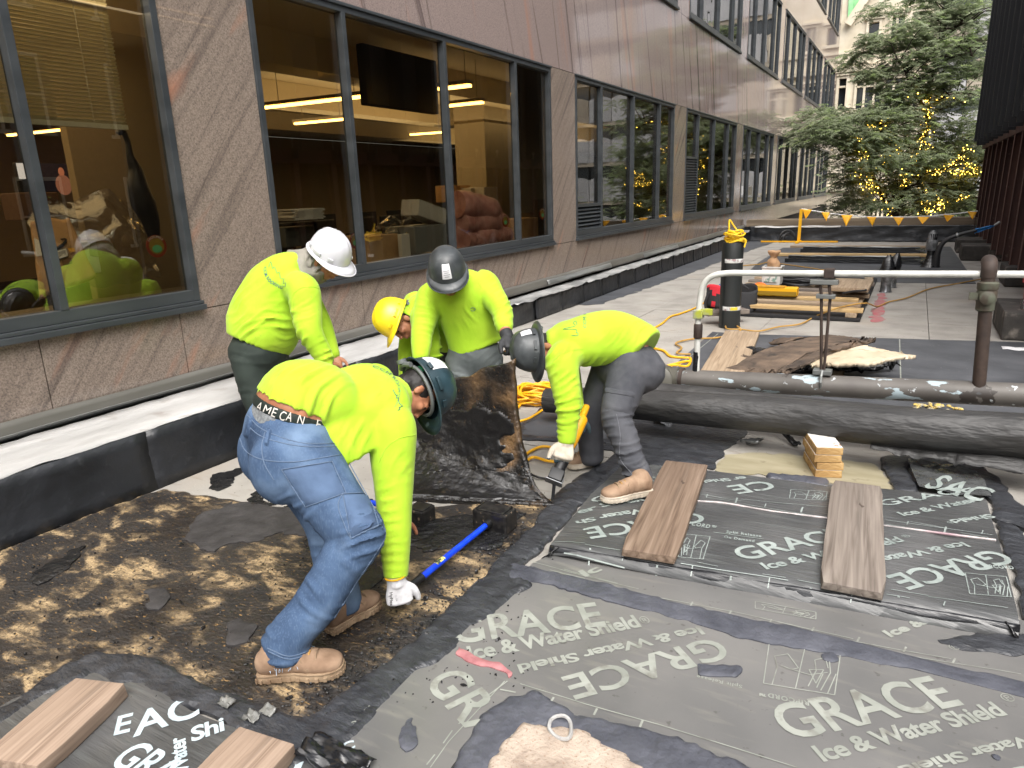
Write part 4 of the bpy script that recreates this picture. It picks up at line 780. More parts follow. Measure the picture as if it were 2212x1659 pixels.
# ---- planks
def woodmat(name, a, b, d, rough=.75):
    return mat(name, [(.32, a), (.5, b), (.7, d)], scale=3.2, detail=6, rough=rough, stretch=(.35, 9, 9), distort=1.2, bump=.5, bscale=5, dist=.004, bstretch=(.3, 14, 14), layers=[dict(s=1.1, st=(.35, 16, 6), lo=.56, hi=.66, c=tuple(x*.55 for x in a), f=.5, d=7), dict(s=1.6, lo=.56, hi=.74, c=tuple(x*.75 for x in b), f=.55), dict(s=7, st=(.7, 1.3, 1), lo=.70, hi=.73, c=c(62,48,38), f=.8, d=3)])
WD1 = woodmat('brown_weathered_wood', c(92,74,60), c(120,101,85), c(142,123,106)); WD2 = woodmat('grey_weathered_wood', c(98,88,80), c(126,116,107), c(146,136,126)); WD3 = woodmat('warm_scuffed_wood', c(126,106,90), c(154,133,115), c(172,151,133)); WD4 = woodmat('fresh_pine', c(170,138,92), c(196,166,118), c(210,184,140)); WD5 = woodmat('dusty_tan_wood', c(134,114,92), c(160,140,116), c(176,156,132))
def pk(a, b, c_, d, t, z, m, lab, **k):
    """plank from the four corners of its top face: near left, near right, far right, far left"""
    A, B, C_, D_ = [at(*p, z) for p in (a, b, c_, d)]; return plank('plank', (A+B)/2, (C_+D_)/2, k.pop('w', ((B-A).length+(C_-D_).length)/2), t, m, lab, 'plank', **k)
pg = 'loose scaffold planks'
pk((1341, 1184), (1460, 1205), (1530, 1003), (1436, 994), .04, .125, WD1, 'brown weathered plank on the raised membrane, next to the tan boot', group=pg, chip=.014, seed=1)
pk((1771, 1262), (1912, 1274), (1905, 1048), (1797, 1038), .04, .125, WD2, 'greyer plank lying across the middle of the raised membrane', group=pg, chip=.02, seed=2)
pk((-40, 1648), (75, 1640), (258, 1488), (178, 1452), .06, .085, WD3, 'scuffed plank with a notched end at the left edge of the photo', group=pg, chip=.02, seed=3, w=.24)
pk((395, 1690), (560, 1690), (638, 1610), (514, 1566), .06, .085, WD3, 'stubby plank end poking in at the bottom edge left of the middle', group=pg, chip=.012, seed=4, w=.24)
pk((1500, 822), (1600, 822), (1640, 716), (1568, 714), .045, .055, WD5, 'long dusty tan plank leaning from the pipes towards the black roll', group=pg, seed=5)
# torn sheet of thick roofing being lifted
zS = .02
bl, br, tr_, tl = at(866, 1072, .03), at(1196, 1090, .03), None, None
TARU = mat('underside_of_old_roofing', [(.34, c(118,92,62)), (.46, c(80,64,48)), (.56, c(46,40,34)), (.68, c(26,25,25))], scale=4, detail=12, rough=.5, bump=1, bscale=24, dist=.02, bdetail=7, spec=.5, layers=[dict(s=1.9, lo=.42, hi=.53, c=c(22,21,21), f=.97, d=9, r=.26), dict(s=50, lo=.66, hi=.72, c=c(150,110,66), f=.5, d=3)])
TARS = mat('glossy_tar_face', [(.3, c(14,14,15)), (.7, c(26,26,27))], scale=9, rough=.28, bump=.7, bscale=14, dist=.02, bdetail=8, spec=.55, layers=[dict(s=22, lo=.64, hi=.74, c=c(70,58,44), f=.6, d=6, r=.6)]); TX = aty(1110, 768, 3.62); TLft = aty(845, 835, 3.75)
def curl(a, b):
    lo = bl.lerp(br, a); hi = TLft.lerp(TX, a); h = b
    fwd = math.sin(min(1, h*1.06)*PI/2)**1.0; up = (1-math.cos(h*PI/2))*.62+.38*h**1.3; xs_ = math.sin(min(1, h*1.25)*PI/2)
    p = Vector((lo.x+(hi.x-lo.x)*xs_, lo.y+(hi.y-lo.y)*fwd, lo.z+(hi.z-lo.z)*up))
    r = .014*nz(a*4, b*4, 7)+.006*nz(a*13, b*13, 2)+.004*abs(nz(a*22, b*22, 4))
    e = .02*nz(b*6, 1.3)*(a > .99)-.012*nz(a*11, 4)*(b > .99)
    return (p.x+e+.25*r, p.y-r, p.z+r*.5+(.03*nz(a*7, 9) if b > .98 else 0)+.05*math.sin(a*2.6)*(b**3)*(-1)+.0)
q = MB(); q.grid(curl, 46, 46); o = q.build('torn_roofing_sheet', [TARU], smooth=True, thick=.035); o.modifiers[0].offset = 1
tag(o, 'big curled slab of old black tarry roofing being lifted by the crew', 'roofing')
for (a0, a1, b0, b1, sd) in ((-.08, 1.04, -.03, .38, 1), (.05, 1.0, .26, .86, 5), (.0, .5, .2, .55, 9)):
    q = MB(); N_ = 56; G = {}; vs = []; fs = []
    for j in range(N_):
        for i in range(N_):
            x, y = (i+.5)/N_-.5, (j+.5)/N_-.5; rr_ = .43+.15*nz(x*4+sd, y*4)+.06*nz(x*14, y*14, sd)
            if not (.01 < a0+(a1-a0)*(i+.5)/N_ < .985 and b0+(b1-b0)*(j+.5)/N_ > .012): G[i, j] = False; continue
            G[i, j] = (abs(x)**3+abs(y)**3)**(1/3.) < rr_
    ix = {}
    def pv(i, j):
        if (i, j) not in ix:
            a, b = a0+(a1-a0)*i/N_, b0+(b1-b0)*j/N_; p = curl(a, b); e = 1e-3; n = (Vector(curl(a+e, b))-Vector(p)).cross(Vector(curl(a, b+e))-Vector(p)).normalized()
            full = all(G.get((i+x, j+y)) for x in (-1, 0) for y in (-1, 0)); ix[i, j] = len(vs); vs.append(Vector(p)+n*((.006+.003*nz(a*8, b*9, sd)+.0015*nz(a*34, b*34, 3)+.003*abs(nz(a*4, b*12, sd))) if full else -.004)*1)
        return ix[i, j]
    for (i, j), g_ in G.items():
        if g_: fs.append((pv(i, j), pv(i+1, j), pv(i+1, j+1), pv(i, j+1)))
    q.add(vs, fs); q.build('tar_layer', TARS, o, smooth=True, fixn=False, angle=60)
q = MB(); q.tube([curl(a/20, .13+.05*a/20+.012*math.sin(a)) for a in range(0, 14)], [.004, .007, .003], 5, sub=2); q.build('torn_paper_edge', WHITEP, o, smooth=True)
# ------------------------------------------------------------------ pipes, railing and site clutter
def PX(z_, a, b, z=0.): return at(*z_(a, b), z)
PAINT = mat('peeling_grey_paint', [(.35, c(84,80,76)), (.65, c(104,100,95))], scale=3, rough=.5, layers=[dict(s=9, st=(.6, 1.4, 1.4), lo=.60, hi=.62, c=c(168,184,190), f=.95, d=7), dict(s=4, lo=.63, hi=.64, c=c(52,46,42), f=.9, d=6), dict(s=16, lo=.68, hi=.7, c=c(196,202,204), f=.8, d=4)])
TARP = mat('tar_wrapped_insulation', [(.3, c(40,40,40)), (.6, c(55,54,53)), (.8, c(76,74,70))], scale=4, rough=.5, bump=.9, bscale=5, dist=.05, stretch=(.5, 1.5, 1.5), layers=[dict(s=8, st=(.4, 2, 2), lo=.66, hi=.74, c=c(112,108,100), f=.4, d=7)])
PALE = mat('worn_pale_rail_paint', [(.4, c(196,196,190)), (.6, c(216,216,210)), (.8, c(160,164,150))], scale=5, rough=.4)
RUSTP = mat('rusty_pipe', [(.3, c(46,37,33)), (.7, c(72,58,50))], scale=9, rough=.7, layers=[dict(s=6, lo=.6, hi=.7, c=c(40,34,32), f=.8)])
YG = 5.6
def yz(u, v, y=YG): p = aty(u, v, y); return p
pa, pb = yz(1470, 819), yz(2212, 854); pe = pa+(pb-pa)*1.5
gp = thing('steam_pipe', 'grey pipe with peeling pale paint running to the right edge', 'pipe', (pa.x, pa.y, 0)); rg = .082
q = MB(); q.tube([pa+(pb-pa)*t for t in (-.02, .3, .7, 1, 1.5)], rg, 20, sub=6); q.build('pipe_run', PAINT, gp, smooth=True)
q = MB(); q.tube([pa+(pb-pa)*t for t in (.0, .012)], rg+.012, 20); q.build('band', RUSTP, gp, smooth=True)
ec = yz(1425, 822); q = MB(); q.lathe([(.0, -.14), (.125, -.14), (.135, -.12), (.135, .1), (.10, .12), (.0, .12)], 24, Matrix.Translation(ec) @ Matrix.Rotation(R(78), 4, 'X'), cap=False); q.tube([ec+Vector((.02, .02, 0)), pa], [.11, rg+.01], 18); q.build('elbow_cap', mat('olive_grey_cap', [(.3, c(80,78,70)), (.7, c(100,98,88))], scale=4, rough=.5), gp, smooth=True)
for dx in (-.08, .08): 
    q = MB(); q.lathe([(.0, 0), (.014, 0), (.014, .02), (0, .02)], 8, Matrix.Translation(ec+Vector((dx, -.145, -.01))) @ Matrix.Rotation(R(90), 4, 'X'), cap=False); q.build('bolt', STEELF, gp)
YK = 4.95; ka = [aty(u, v, YK) for u, v in ((1180, 865), (1290, 872), (1420, 877), (1560, 885), (1700, 897), (1850, 915), (2000, 930), (2212, 944))]; kd = ka[-1]+(ka[-1]-ka[-2])
bp_ = thing('insulated_pipe', 'thick black tar wrapped pipe with torn insulation resting on the wood blocks', 'pipe', (ka[2].x, YK, 0))
q = MB(); q.tube([k+Vector((0, .02*math.sin(i*2), .012*math.sin(i*1.3))) for i, k in enumerate(ka+[kd])], [.10, .115, .12, .125, .13, .13, .132, .135, .135], 22, sub=6); o = q.build('pipe_run', TARP, bp_, smooth=True)
q = MB(); a0 = aty(1880, 965, YK-.1); q.grid(lambda a, b: (a0.x+.95*a, a0.y+.1*b-.02, a0.z+.0+.05*b-(.04*abs(nz(a*9, 2))+.03*abs(nz(a*31, 7)))*(1-b)-.03*a*(1-b)), 60, 3); q.build('torn_wrap_edge', TARP, bp_, smooth=True, thick=.004)
q = MB(); q.tube([aty(u, v, 5.28) for u, v in ((1400, 848), (1560, 862), (1760, 885), (2000, 908), (2400, 940))], .085, 16, sub=5); tag(q.build('insulated_pipe', TARP, smooth=True), 'third dark pipe lying between the grey pipe and the black wrapped pipe', 'pipe')
fo_ = MB(); p0 = aty(2020, 884, 5.2)
for k in range(40):
    s = rn.uniform(.008, .022); fo_.ell(p0+Vector((rn.uniform(-.13, .14), rn.uniform(-.05, .04), rn.uniform(-.005, .03))), (s*1.4, s, s*.6), Matrix.Rotation(rn.random()*3, 3, 'Z'), 6, 4)
fo_.build('crumbled_foam', mat('yellow_foam', [(.4, c(196,170,90)), (.6, c(150,146,130))], scale=30, rough=.9), kind='stuff')
# wood block stack
bs = at(1758, 1032, 0); be = at(1816, 1034, 0); bk = at(1830, 985, 0)
WE = woodmat('block_wood', c(150,116,70), c(180,144,92), c(204,172,120)); WPT = mat('chipped_white_paint', [(.45, c(226,224,220)), (.62, c(216,212,206)), (.66, c(150,110,70))], scale=12, rough=.6)
for i, (lab, top) in enumerate((('bottom wood block of the stack under the black pipe', 1), ('second block from the bottom in the stack under the black pipe', 0), ('third block from the bottom in the stack under the black pipe', 1), ('top white painted wood block touching the black pipe', 1))):
    z0 = .004+i*.052; dx = (.006, .012, -.006, .0)[i]; m = MB(); w_ = (be-bs).length; d = (be-bs).normalized(); n_ = Vector((-d.y, d.x, 0)); cen = bs.lerp(be, .5)+n_*.17+d*dx
    m.box((cen.x, cen.y, z0+.024), (w_, .34, .048), Matrix((d, n_, Vector((0, 0, 1)))).transposed()); bt = thing('wood_block', lab, 'block', (cen.x, cen.y, z0), 'stacked wood blocks under the pipe'); m.build('block', WE, bt, bevel=.004)
    if top: m = MB(); m.box((cen.x, cen.y, z0+.0495), (w_-.008, .332, .003), Matrix((d, n_, Vector((0, 0, 1)))).transposed()); m.build('paint_layer', WPT, bt)
# railing carrying the pipe
ra = thing('pipe_railing', 'pale pipe railing with a bent left end above the grey pipe', 'railing', (aty(1505, 800, YG).x, YG, 0))
pts = [aty(u, v, YG) for u, v in ((1504, 830), (1508, 700), (1512, 650), (1520, 615), (1540, 596), (1575, 590), (1620, 590), (1800, 591), (2000, 592), (2212, 592.5), (2500, 593))]
q = MB(); q.tube(pts, .0235, 14, sub=6); q.build('rail', PALE, ra, smooth=True)
c1 = aty(1509, 678, YG); q = MB(); q.box(c1, (.075, .08, .07)); q.bar(c1+Vector((.02, 0, .02)), c1+Vector((.11, 0, .02)), .04, .05); q.build('clamp', mat('lime_spattered_metal', [(.4, c(150,152,140)), (.6, c(170,176,60))], scale=14, rough=.5), ra, bevel=.006)
c1 = aty(1508, 715, YG); q = MB(); q.lathe([(.03, -.06), (.036, -.05), (.036, .05), (.03, .06)], 14, Matrix.Translation(c1)); q.build('coupling', RUSTP, ra, smooth=True)
c1 = aty(1504, 775, YG); q = MB(); q.lathe([(.027, -.13), (.028, .02), (.026, .06)], 14, Matrix.Translation(c1)); q.build('tarred_foot', BLKF, ra, smooth=True)
h0 = aty(1792, 590, YG); h1 = aty(1784, 640, YG); h2 = aty(1777, 800, YG)
hg = thing('rod_hanger', 'rusty twin rod hanger from the railing down to the grey pipe', 'hanger', tuple(h2))
q = MB(); q.box(h0, (.07, .07, .07)); q.build('rail_clamp', RUSTP, hg, bevel=.008)
q = MB(); q.box(h0+Vector((-.03, 0, -.065)), (.19, .06, .035)); q.box(h1, (.13, .07, .03)); q.build('channel', STEELF, hg, bevel=.004)
for s in (-.03, .03):
    q = MB(); q.tube([h0+Vector((s-.03, 0, -.07)), h1+Vector((s, 0, 0)), h2+Vector((s*.3, 0, -.02))], .011, 8); q.build('rod', RUSTP, hg, smooth=True)
q = MB(); q.box(h2+Vector((0, 0, -.01)), (.13, .09, .035)); q.tube([h2+Vector((.0, -.086*math.cos(t), -.075-.086*math.sin(t))) for t in (-1.2, -.6, 0, .6, 1.2, 1.57)], .012, 6); q.build('pipe_clip', STEELF, hg, bevel=.004)
p2 = [aty(u, v, YG-.02) for u, v in ((2113, 850), (2120, 770), (2127, 690), (2133, 620), (2136, 588))]
up_ = thing('rusty_standpipe', 'upright rusty dark pipe with coupling and elbow, at the right end of the railing', 'pipe', (p2[0].x, YG, 0))
q = MB(); q.tube(p2, .041, 16, sub=3); q.build('pipe', RUSTP, up_, smooth=True)
e0 = p2[-1]; q = MB(); q.tube([e0+Vector((.0, 0, -.03)), e0+Vector((0, 0, .03)), e0+Vector((.0, .05, .06)), e0+Vector((0, .1, .06))], .047, 16, sub=4); q.build('elbow', RUSTP, up_, smooth=True)
c1 = aty(2131, 640, YG-.02); q = MB(); q.lathe([(.045, -.1), (.055, -.09), (.055, -.04), (.06, -.03), (.06, .03), (.056, .04), (.062, .05), (.062, .09), (.045, .1)], 16, Matrix.Translation(c1)); q.lathe([(.0, 0), (.04, 0), (.045, .03), (.02, .04), (0, .04)], 14, Matrix.Translation(c1+Vector((0, -.055, 0))) @ Matrix.Rotation(R(90), 4, 'X'), cap=False); q.box(c1+Vector((-.075, -.02, 0)), (.05, .03, .05)); q.build('coupling', mat('green_brown_casting', [(.4, c(72,64,54)), (.6, c(88,92,78))], scale=12, rough=.6), up_, smooth=True)
# roll of roofing with rope on top
RBK = mat('black_roofing_roll', [(.3, c(28,31,31)), (.7, c(42,45,45))], scale=3, rough=.5, bump=.3, bscale=7, dist=.01, stretch=(1, 1, .3)); BAND = mat('printed_white_band', [(.45, c(214,214,210)), (.55, c(190,192,190)), (.62, c(150,120,120))], scale=26, rough=.4)
rb = PX(zB, 420, 752); rl = thing('roofing_roll', 'tall black roll of roofing standing on end with white printed bands', 'roll', tuple(rb))
q = MB(); q.lathe([(.135, 0), (.138, .01), (.133, .3), (.134, .8), (.133, 1.12), (.128, 1.13), (.06, 1.125), (.05, 1.08), (0, 1.08)], 30, Matrix.Translation(rb), cap=False); q.grid(lambda a, b: (rb.x+(.136+.012*a)*math.cos(a*1.6+2.6), rb.y+(.136+.012*a)*math.sin(a*1.6+2.6), rb.z+.004+1.115*b), 10, 6); q.build('roll', RBK, rl, smooth=True)
for z, m_ in ((.24, BAND), (.865, BAND)):
    q = MB(); q.lathe([(.1365, z), (.1375, z+.002), (.1375, z+.05), (.1365, z+.052)], 30, Matrix.Translation(rb), cap=False); q.build('band', m_, rl, smooth=True)
q = MB(); q.grid(lambda a, b: (rb.x+.1395*math.cos(-1.35+a*.7), rb.y+.1395*math.sin(-1.35+a*.7), .246+.04*b), 8, 1); q.build('yellow_sticker', plain('yellow_sticker', c(220,200,60), .5), rl)
YR = plain('yellow_rope', c(232,190,30), .6); ro = MB(); tz = 1.14
def coil(m, cen, r, n, rr, zs=.012, seed=0, n2=14):
    k_ = random.Random(seed)
    for i in range(n):
        rx = r*k_.uniform(.75, 1.1); ry = r*k_.uniform(.6, 1.05); z = i*zs; ph = k_.random()*6; ox, oy = k_.gauss(0, r*.12), k_.gauss(0, r*.12)
        m.tube([(cen[0]+ox+rx*math.cos(2*PI*t/n2)*math.cos(ph)-ry*math.sin(2*PI*t/n2)*math.sin(ph), cen[1]+oy+rx*math.cos(2*PI*t/n2)*math.sin(ph)+ry*math.sin(2*PI*t/n2)*math.cos(ph), cen[2]+z+.015*math.sin(3*2*PI*t/n2+i)) for t in range(n2)], rr, 6, closed=True)
coil(ro, (rb.x+.0, rb.y, tz), .125, 10, .011, .014, 5); ro.tube([(rb.x-.05, rb.y-.05, tz+.12), (rb.x-.06, rb.y-.02, tz+.27), (rb.x-.01, rb.y, tz+.2), (rb.x+.05, rb.y, tz+.12)], .011, 6, sub=5); ro.tube([(rb.x+.08, rb.y-.08, tz+.04), (rb.x+.17, rb.y-.08, tz+.02), (rb.x+.16, rb.y-.1, tz-.07)], .011, 6, sub=5)
tag(ro.build('rope_coil', YR, smooth=True), 'yellow rope coiled on top of the upright black roll', 'rope')
# lumber laid over the opening, with things on it
LBL = ['front board of the lumber row, longest and palest', 'second board from the front in the lumber row', 'third board from the front in the lumber row', 'fourth board of the lumber row, in front of the yellow case', 'fifth board of the lumber row, under the yellow case', 'sixth board of the lumber row, just behind the yellow case', 'seventh board of the lumber row, under the hose coil', 'rearmost board of the lumber row, under the white tub']
op = MB(); op.span(-2.5, -.5, 10.4, 15.0, .002, .05); tag(op.build('floor_frame', plain('dark_opening', c(30,30,32), .7), bevel=.01), 'dark frame in the deck under the row of lumber', 'frame')
for i in range(2):
    x = (-2.35, -.62)[i]; plank('plank', (x, 10.42, .11), (x, 15.0, .11), .14, .055, WD5 if i else WD2, ('grey sleeper under the left ends of the lumber row', 'brown sleeper under the right ends of the lumber row')[i], 'plank', 'lumber row on the deck')
for i in range(8):
    y = 10.55+i*.47; x0 = -2.5+.04*math.sin(i*5)+(.0 if i else .1); x1 = -.48-.06*(i % 3)
    plank('plank', (x0, y, .16), (x1, y+.02, .16), .16+.02*(i % 2), .048, (WD4, WD5, WD4, WD5, WD2, WD5, WD2, WD5)[i], LBL[i], 'plank', 'lumber row on the deck', seed=i)
plank('plank', tuple(PX(zB, 275, 658, .18)), tuple(PX(zB, 520, 640, .18)), .2, .06, WD2, 'short grey board end at the left of the lumber row, under the red bag', 'plank', 'lumber row on the deck')
plank('plank', tuple(PX(zB, 1150, 515, .3)), tuple(PX(zB, 1190, 460, .3)), .52, .06, WD5, 'wide tan board on top of the lumber row beside the hose coil', 'plank', 'lumber row on the deck')
plank('plank', tuple(PX(zB, 600, 505, .24)), tuple(PX(zB, 735, 503, .24)), .2, .07, WD5, 'short board under the white tub', 'plank', 'lumber row on the deck')
yc = PX(zB, 655, 560, .17); yt = thing('yellow_case', 'long yellow tool case lying on the lumber', 'case', tuple(yc)); YEL = plain('yellow_plastic', c(238,178,22), .45)
q = MB(); q.box((yc.x, yc.y, yc.z+.07), (1.02*.85, .2, .13)); q.build('case', YEL, yt, bevel=.015); q = MB(); q.box((yc.x+.05, yc.y-.102, yc.z+.05), (.75, .006, .06)); q.build('label', plain('brown_yellow', c(150,118,30), .5), yt)
q = MB(); q.box((yc.x, yc.y+.0, yc.z+.14), (.5, .21, .012)); q.build('lid_edge', plain('dark_yellow', c(196,140,20), .5), yt)
oc = PX(zB, 605, 520, .2); q = MB(); q.lathe([(.12, 0), (.115, .04), (.09, .075), (.05, .095), (0, .1)], 20, Matrix.Translation(oc), cap=False); tag(q.build('orange_dome', plain('orange_plastic', c(246,112,30), .5), smooth=True), 'orange plastic dome peeking out behind the yellow case', 'helmet')
bc = PX(zB, 680, 495, .22); q = MB(); bt = thing('white_tub', 'white plastic tub of fasteners on the lumber with a paper bag in it', 'tub', tuple(bc))
q.lathe([(.19, 0), (.2, .02), (.215, .28), (.225, .29), (.225, .31), (.205, .31), (.19, .05), (0, .05)], 4, Matrix.Translation(bc) @ Matrix.Rotation(R(45), 4, 'Z'), cap=False); q.build('tub', mat('white_tub', [(.4, c(216,216,212)), (.6, c(200,200,196))], scale=8, rough=.4), bt, bevel=.01)
q = MB(); q.box((bc.x-.01, bc.y-.158, bc.z+.12), (.2, .004, .12)); q.build('label', mat('tub_label', [(.45, c(120,150,140)), (.55, c(210,210,206))], scale=22, rough=.5), bt)
q = MB(); q.grid(lambda a, b: (bc.x+(.10+.03*nz(a*9, b*4))*(1-.55*math.exp(-((b-.7)/.14)**2))*math.cos(2*PI*a), bc.y+(.09+.03*nz(a*9, b*4, 3))*(1-.55*math.exp(-((b-.7)/.14)**2))*math.sin(2*PI*a), bc.z+.2+.36*b+.02*nz(a*7, 3)*b), 26, 12); tag(q.build('paper_bag', mat('kraft_paper', [(.3, c(160,124,90)), (.7, c(196,160,124))], scale=8, rough=.8), smooth=True, thick=.003), 'twisted brown paper bag standing in the white tub', 'bag')
hc = MB(); coil(hc, tuple(PX(zB, 850, 478, .2)), .42, 9, .017, .012, 2, 20); coil(hc, tuple(PX(zB, 950, 462, .2)), .36, 6, .017, .014, 9, 20); hc.tube([tuple(PX(zB, *p, .28)) for p in ((1180, 470), (1250, 465), (1262, 490), (1225, 510), (1250, 530), (1180, 535), (1110, 548))], .016, 6, sub=6)
tag(hc.build('hose_coil', plain('black_rubber', c(34,34,36), .5), smooth=True), 'tangled coil of black hose on the lumber', 'hose')
# tool bag
tb = PX(zB, 425, 640, .08); bg_ = thing('tool_bag', 'red and black tool bag half hidden behind the upright roll', 'bag', tuple(tb)); REDC = plain('red_fabric', c(200,38,52), .8); BLKC = plain('black_fabric', c(44,44,46), .9)
q = MB(); q.grid(lambda a, b: (tb.x+.37*(1+.05*nz(a*5, b*4))*math.cos(2*PI*a), tb.y+.2*math.sin(2*PI*a)*(1-.25*b)+.05*b, tb.z+.3*b*(1+.15*nz(a*4, 1))+.04*math.sin(4*PI*a)), 30, 8); q.mi = 0; o = q.build('bag_body', [REDC, BLKC], bg_, smooth=True, thick=.01)
for p in o.data.polygons: p.material_index = 1 if (nz(p.center.x*4, p.center.y*4+3, p.center.z*5) > -.08 or p.center.x > .12) else 0
q = MB(); q.tube([tb+Vector((-.3, -.1, .25)), tb+Vector((-.34, -.14, .1)), tb+Vector((-.33, -.13, .0))], .02, 8); q.tube([tb+Vector((-.25, 0, .28)), tb+Vector((0, .02, .42)), tb+Vector((.25, 0, .3))], .015, 8, sub=6); q.build('strap', BLKC, bg_, smooth=True)
bo = tb+Vector((-.16, -.02, .16)); q = MB(); q.lathe([(.035, 0), (.036, .12), (.03, .15), (.013, .18), (.013, .2), (0, .2)], 12, Matrix.Translation(bo), cap=False); tag(q.build('water_bottle', mat('bottle_label', [(.45, c(210,214,220)), (.55, c(60,90,170))], scale=10, rough=.2), smooth=True), 'small plastic water bottle sticking out of the red bag', 'bottle')
# taped vent stubs with black plastic bags
for i, (a, b, lab) in enumerate(((1368, 540, 'front silver taped vent stub with a black plastic hood beside the lumber'), (1400, 512, 'rear silver taped vent stub with a tilted black plastic hood'))):
    p = PX(zB, a, b); h = (.42, .4)[i]; vt_ = thing('vent_stub', lab, 'vent', tuple(p), 'taped vent stubs'); q = MB(); q.lathe([(.1, 0), (.085, .03), (.08, h*.4), (.088, h*.45), (.08, h*.7), (.09, h)], 16, Matrix.Translation(p)); q.build('stub', mat('silver_tape', [(.4, c(110,112,114)), (.6, c(150,152,154))], scale=14, rough=.3, metal=.7, bump=.6, bscale=20), vt_, smooth=True)
    q = MB(); q.grid(lambda a, b: (p.x+(.12+.03*nz(a*5, b*5, i))*math.cos(2*PI*a)*(1-b*b*.8)+.06*i*b, p.y+.11*math.sin(2*PI*a)*(1-b*b*.8), p.z+h-.1+.3*b+.03*nz(a*6, i)), 20, 7); q.build('hood', BLKF, vt_, smooth=True)
ragged('marking_paint', [[tuple(PX(zB, *p))[:2] for p in ((1335, 545), (1370, 548), (1362, 640), (1350, 728), (1278, 728), (1300, 660))]], .002, 0, .05, mat('red_marking_paint', [(.35, c(150,128,122)), (.6, c(170,92,98))], scale=8, rough=.8, detail=8), rag=.08, relief=.0005, kind='stuff')
# trays and boards at the far end
for i, (y, lab) in enumerate(((18.3, 'nearer long black tray on the far dark membrane'), (20.95, 'farther long black tray on the far dark membrane'))):
    t = thing('membrane_tray', lab, 'tray', (-1.2, y, .01), 'long black trays'); q = MB(); q.span(-2.62, .22, y-.25, y+.25, .012, .05); q.build('base', BLKF, t)
    q = MB(); q.span(-2.62, .22, y-.28, y-.255, .012, .10); q.span(-2.62, .22, y+.255, y+.28, .012, .12); q.build('rim', BLKF, t); q = MB(); q.grid(lambda a, b: (-2.62+2.84*a, y+.25+.05*b, .12+.02*nz(a*9, b)+.012*b), 40, 2); q.build('film_edge', STEELF, t, smooth=True, thick=.004)
    q = MB(); q.grid(lambda a, b: (.1+.22*a, y-.3+.6*b, .09+.05*nz(a*4, b*4, i)), 8, 8); q.build('gathered_end', BLKF, t, smooth=True, thick=.01)
plank('plank', (-3.05, 19.55, .09), (.5, 19.75, .09), .2, .07, WD4, 'long board between the two far black trays', 'plank', 'long boards at the far end'); plank('plank', (-3.1, 22.3, .07), (.5, 22.35, .07), .2, .06, WD5, 'long board beyond the far trays, next to the parapet', 'plank', 'long boards at the far end')
# vent pipe and the taped hose
vp = PX(zE, 0, 0) if False else at(2009, 577); y = vp.y; vs_ = thing('vent_pipe', 'black wrapped vent pipe standing at the end of the far trays', 'vent', tuple(vp)); top = aty(2016, 505, y)
q = MB(); q.tube([vp, vp.lerp(top, .5), top], [.10, .085, .085], 14, sub=4); q.lathe([(.2, .0), (.14, .08), (.09, .25)], 14, Matrix.Translation(vp)); q.build('pipe', BLKF, vs_, smooth=True)
q = MB(); q.lathe([(.10, -.15), (.11, -.13), (.11, .05), (.085, .08), (.085, .2), (.05, .26), (0, .28)], 14, Matrix.Translation(top+Vector((0, 0, -.2))), cap=False); q.build('cap', mat('silver_tape_dark', [(.4, c(60,62,64)), (.6, c(130,132,134))], scale=9, rough=.35), vs_, smooth=True)
q = MB(); hp = [at(2020, 578)]+[aty(u, v, y-.1) for u, v in ((2026, 545), (2040, 522), (2070, 508), (2100, 500), (2110, 497))]; q.tube(hp, [.085, .06, .045, .04, .036, .034], 12, sub=6); hz_ = thing('hose', 'black hose rising beside the vent pipe with blue tape at its end', 'hose', tuple(hp[0])); q.build('hose_line', plain('black_hose', c(40,40,42), .5), hz_, smooth=True)
q = MB(); q.tube([aty(u, v, y-.1) for u, v in ((2066, 509), (2070, 508))], .055, 10); q.build('clip', STEELF, hz_, smooth=True)
e0, e1 = aty(2106, 498, y-.1), aty(2148, 487, y-.1); q = MB(); q.grid(lambda a, b: tuple(e0.lerp(e1, a)+Vector((0, .03*math.sin(b*6), (.10*(b-.6))*(1-.7*a)+.02*nz(a*6, b*3)))), 10, 5); q.build('blue_tape', plain('blue_tape', c(52,140,214), .5), hz_, smooth=True, thick=.006)
q = MB(); q.tube([e1, aty(2160, 479, y-.1)], .025, 8); q.build('tip', STEELF, hz_, smooth=True)
# pennant line
YF = 24.3; fs = thing('flag_stand', 'thin yellow post on a flat cross base carrying the left end of the pennants', 'stand', tuple(aty(1725, 523, YF))); b0 = aty(1725, 522, YF); t0 = aty(1731, 452, YF)
q = MB(); q.bar(b0, t0, .09, .03, up=(0, 1, 0)); q.build('post', YEL, fs); q = MB(); q.bar((b0.x-1.15, b0.y, .03), (b0.x+1.15, b0.y, .03), .09, .04); q.bar((b0.x, b0.y-.5, .028), (b0.x, b0.y+.4, .028), .09, .04); q.build('base', YEL, fs)
pl_ = thing('pennant_line', 'string of yellow triangular pennants along the far parapet', 'pennants', tuple(t0)); lp = [aty(u, v, YF) for u, v in ((1731, 451), (1780, 459), (1850, 467), (1920, 469), (1990, 468), (2050, 463), (2112, 456))]
q = MB(); q.tube(lp, .018, 6, sub=6); q.build('cord', plain('white_cord', c(230,230,228), .7), pl_, smooth=True)
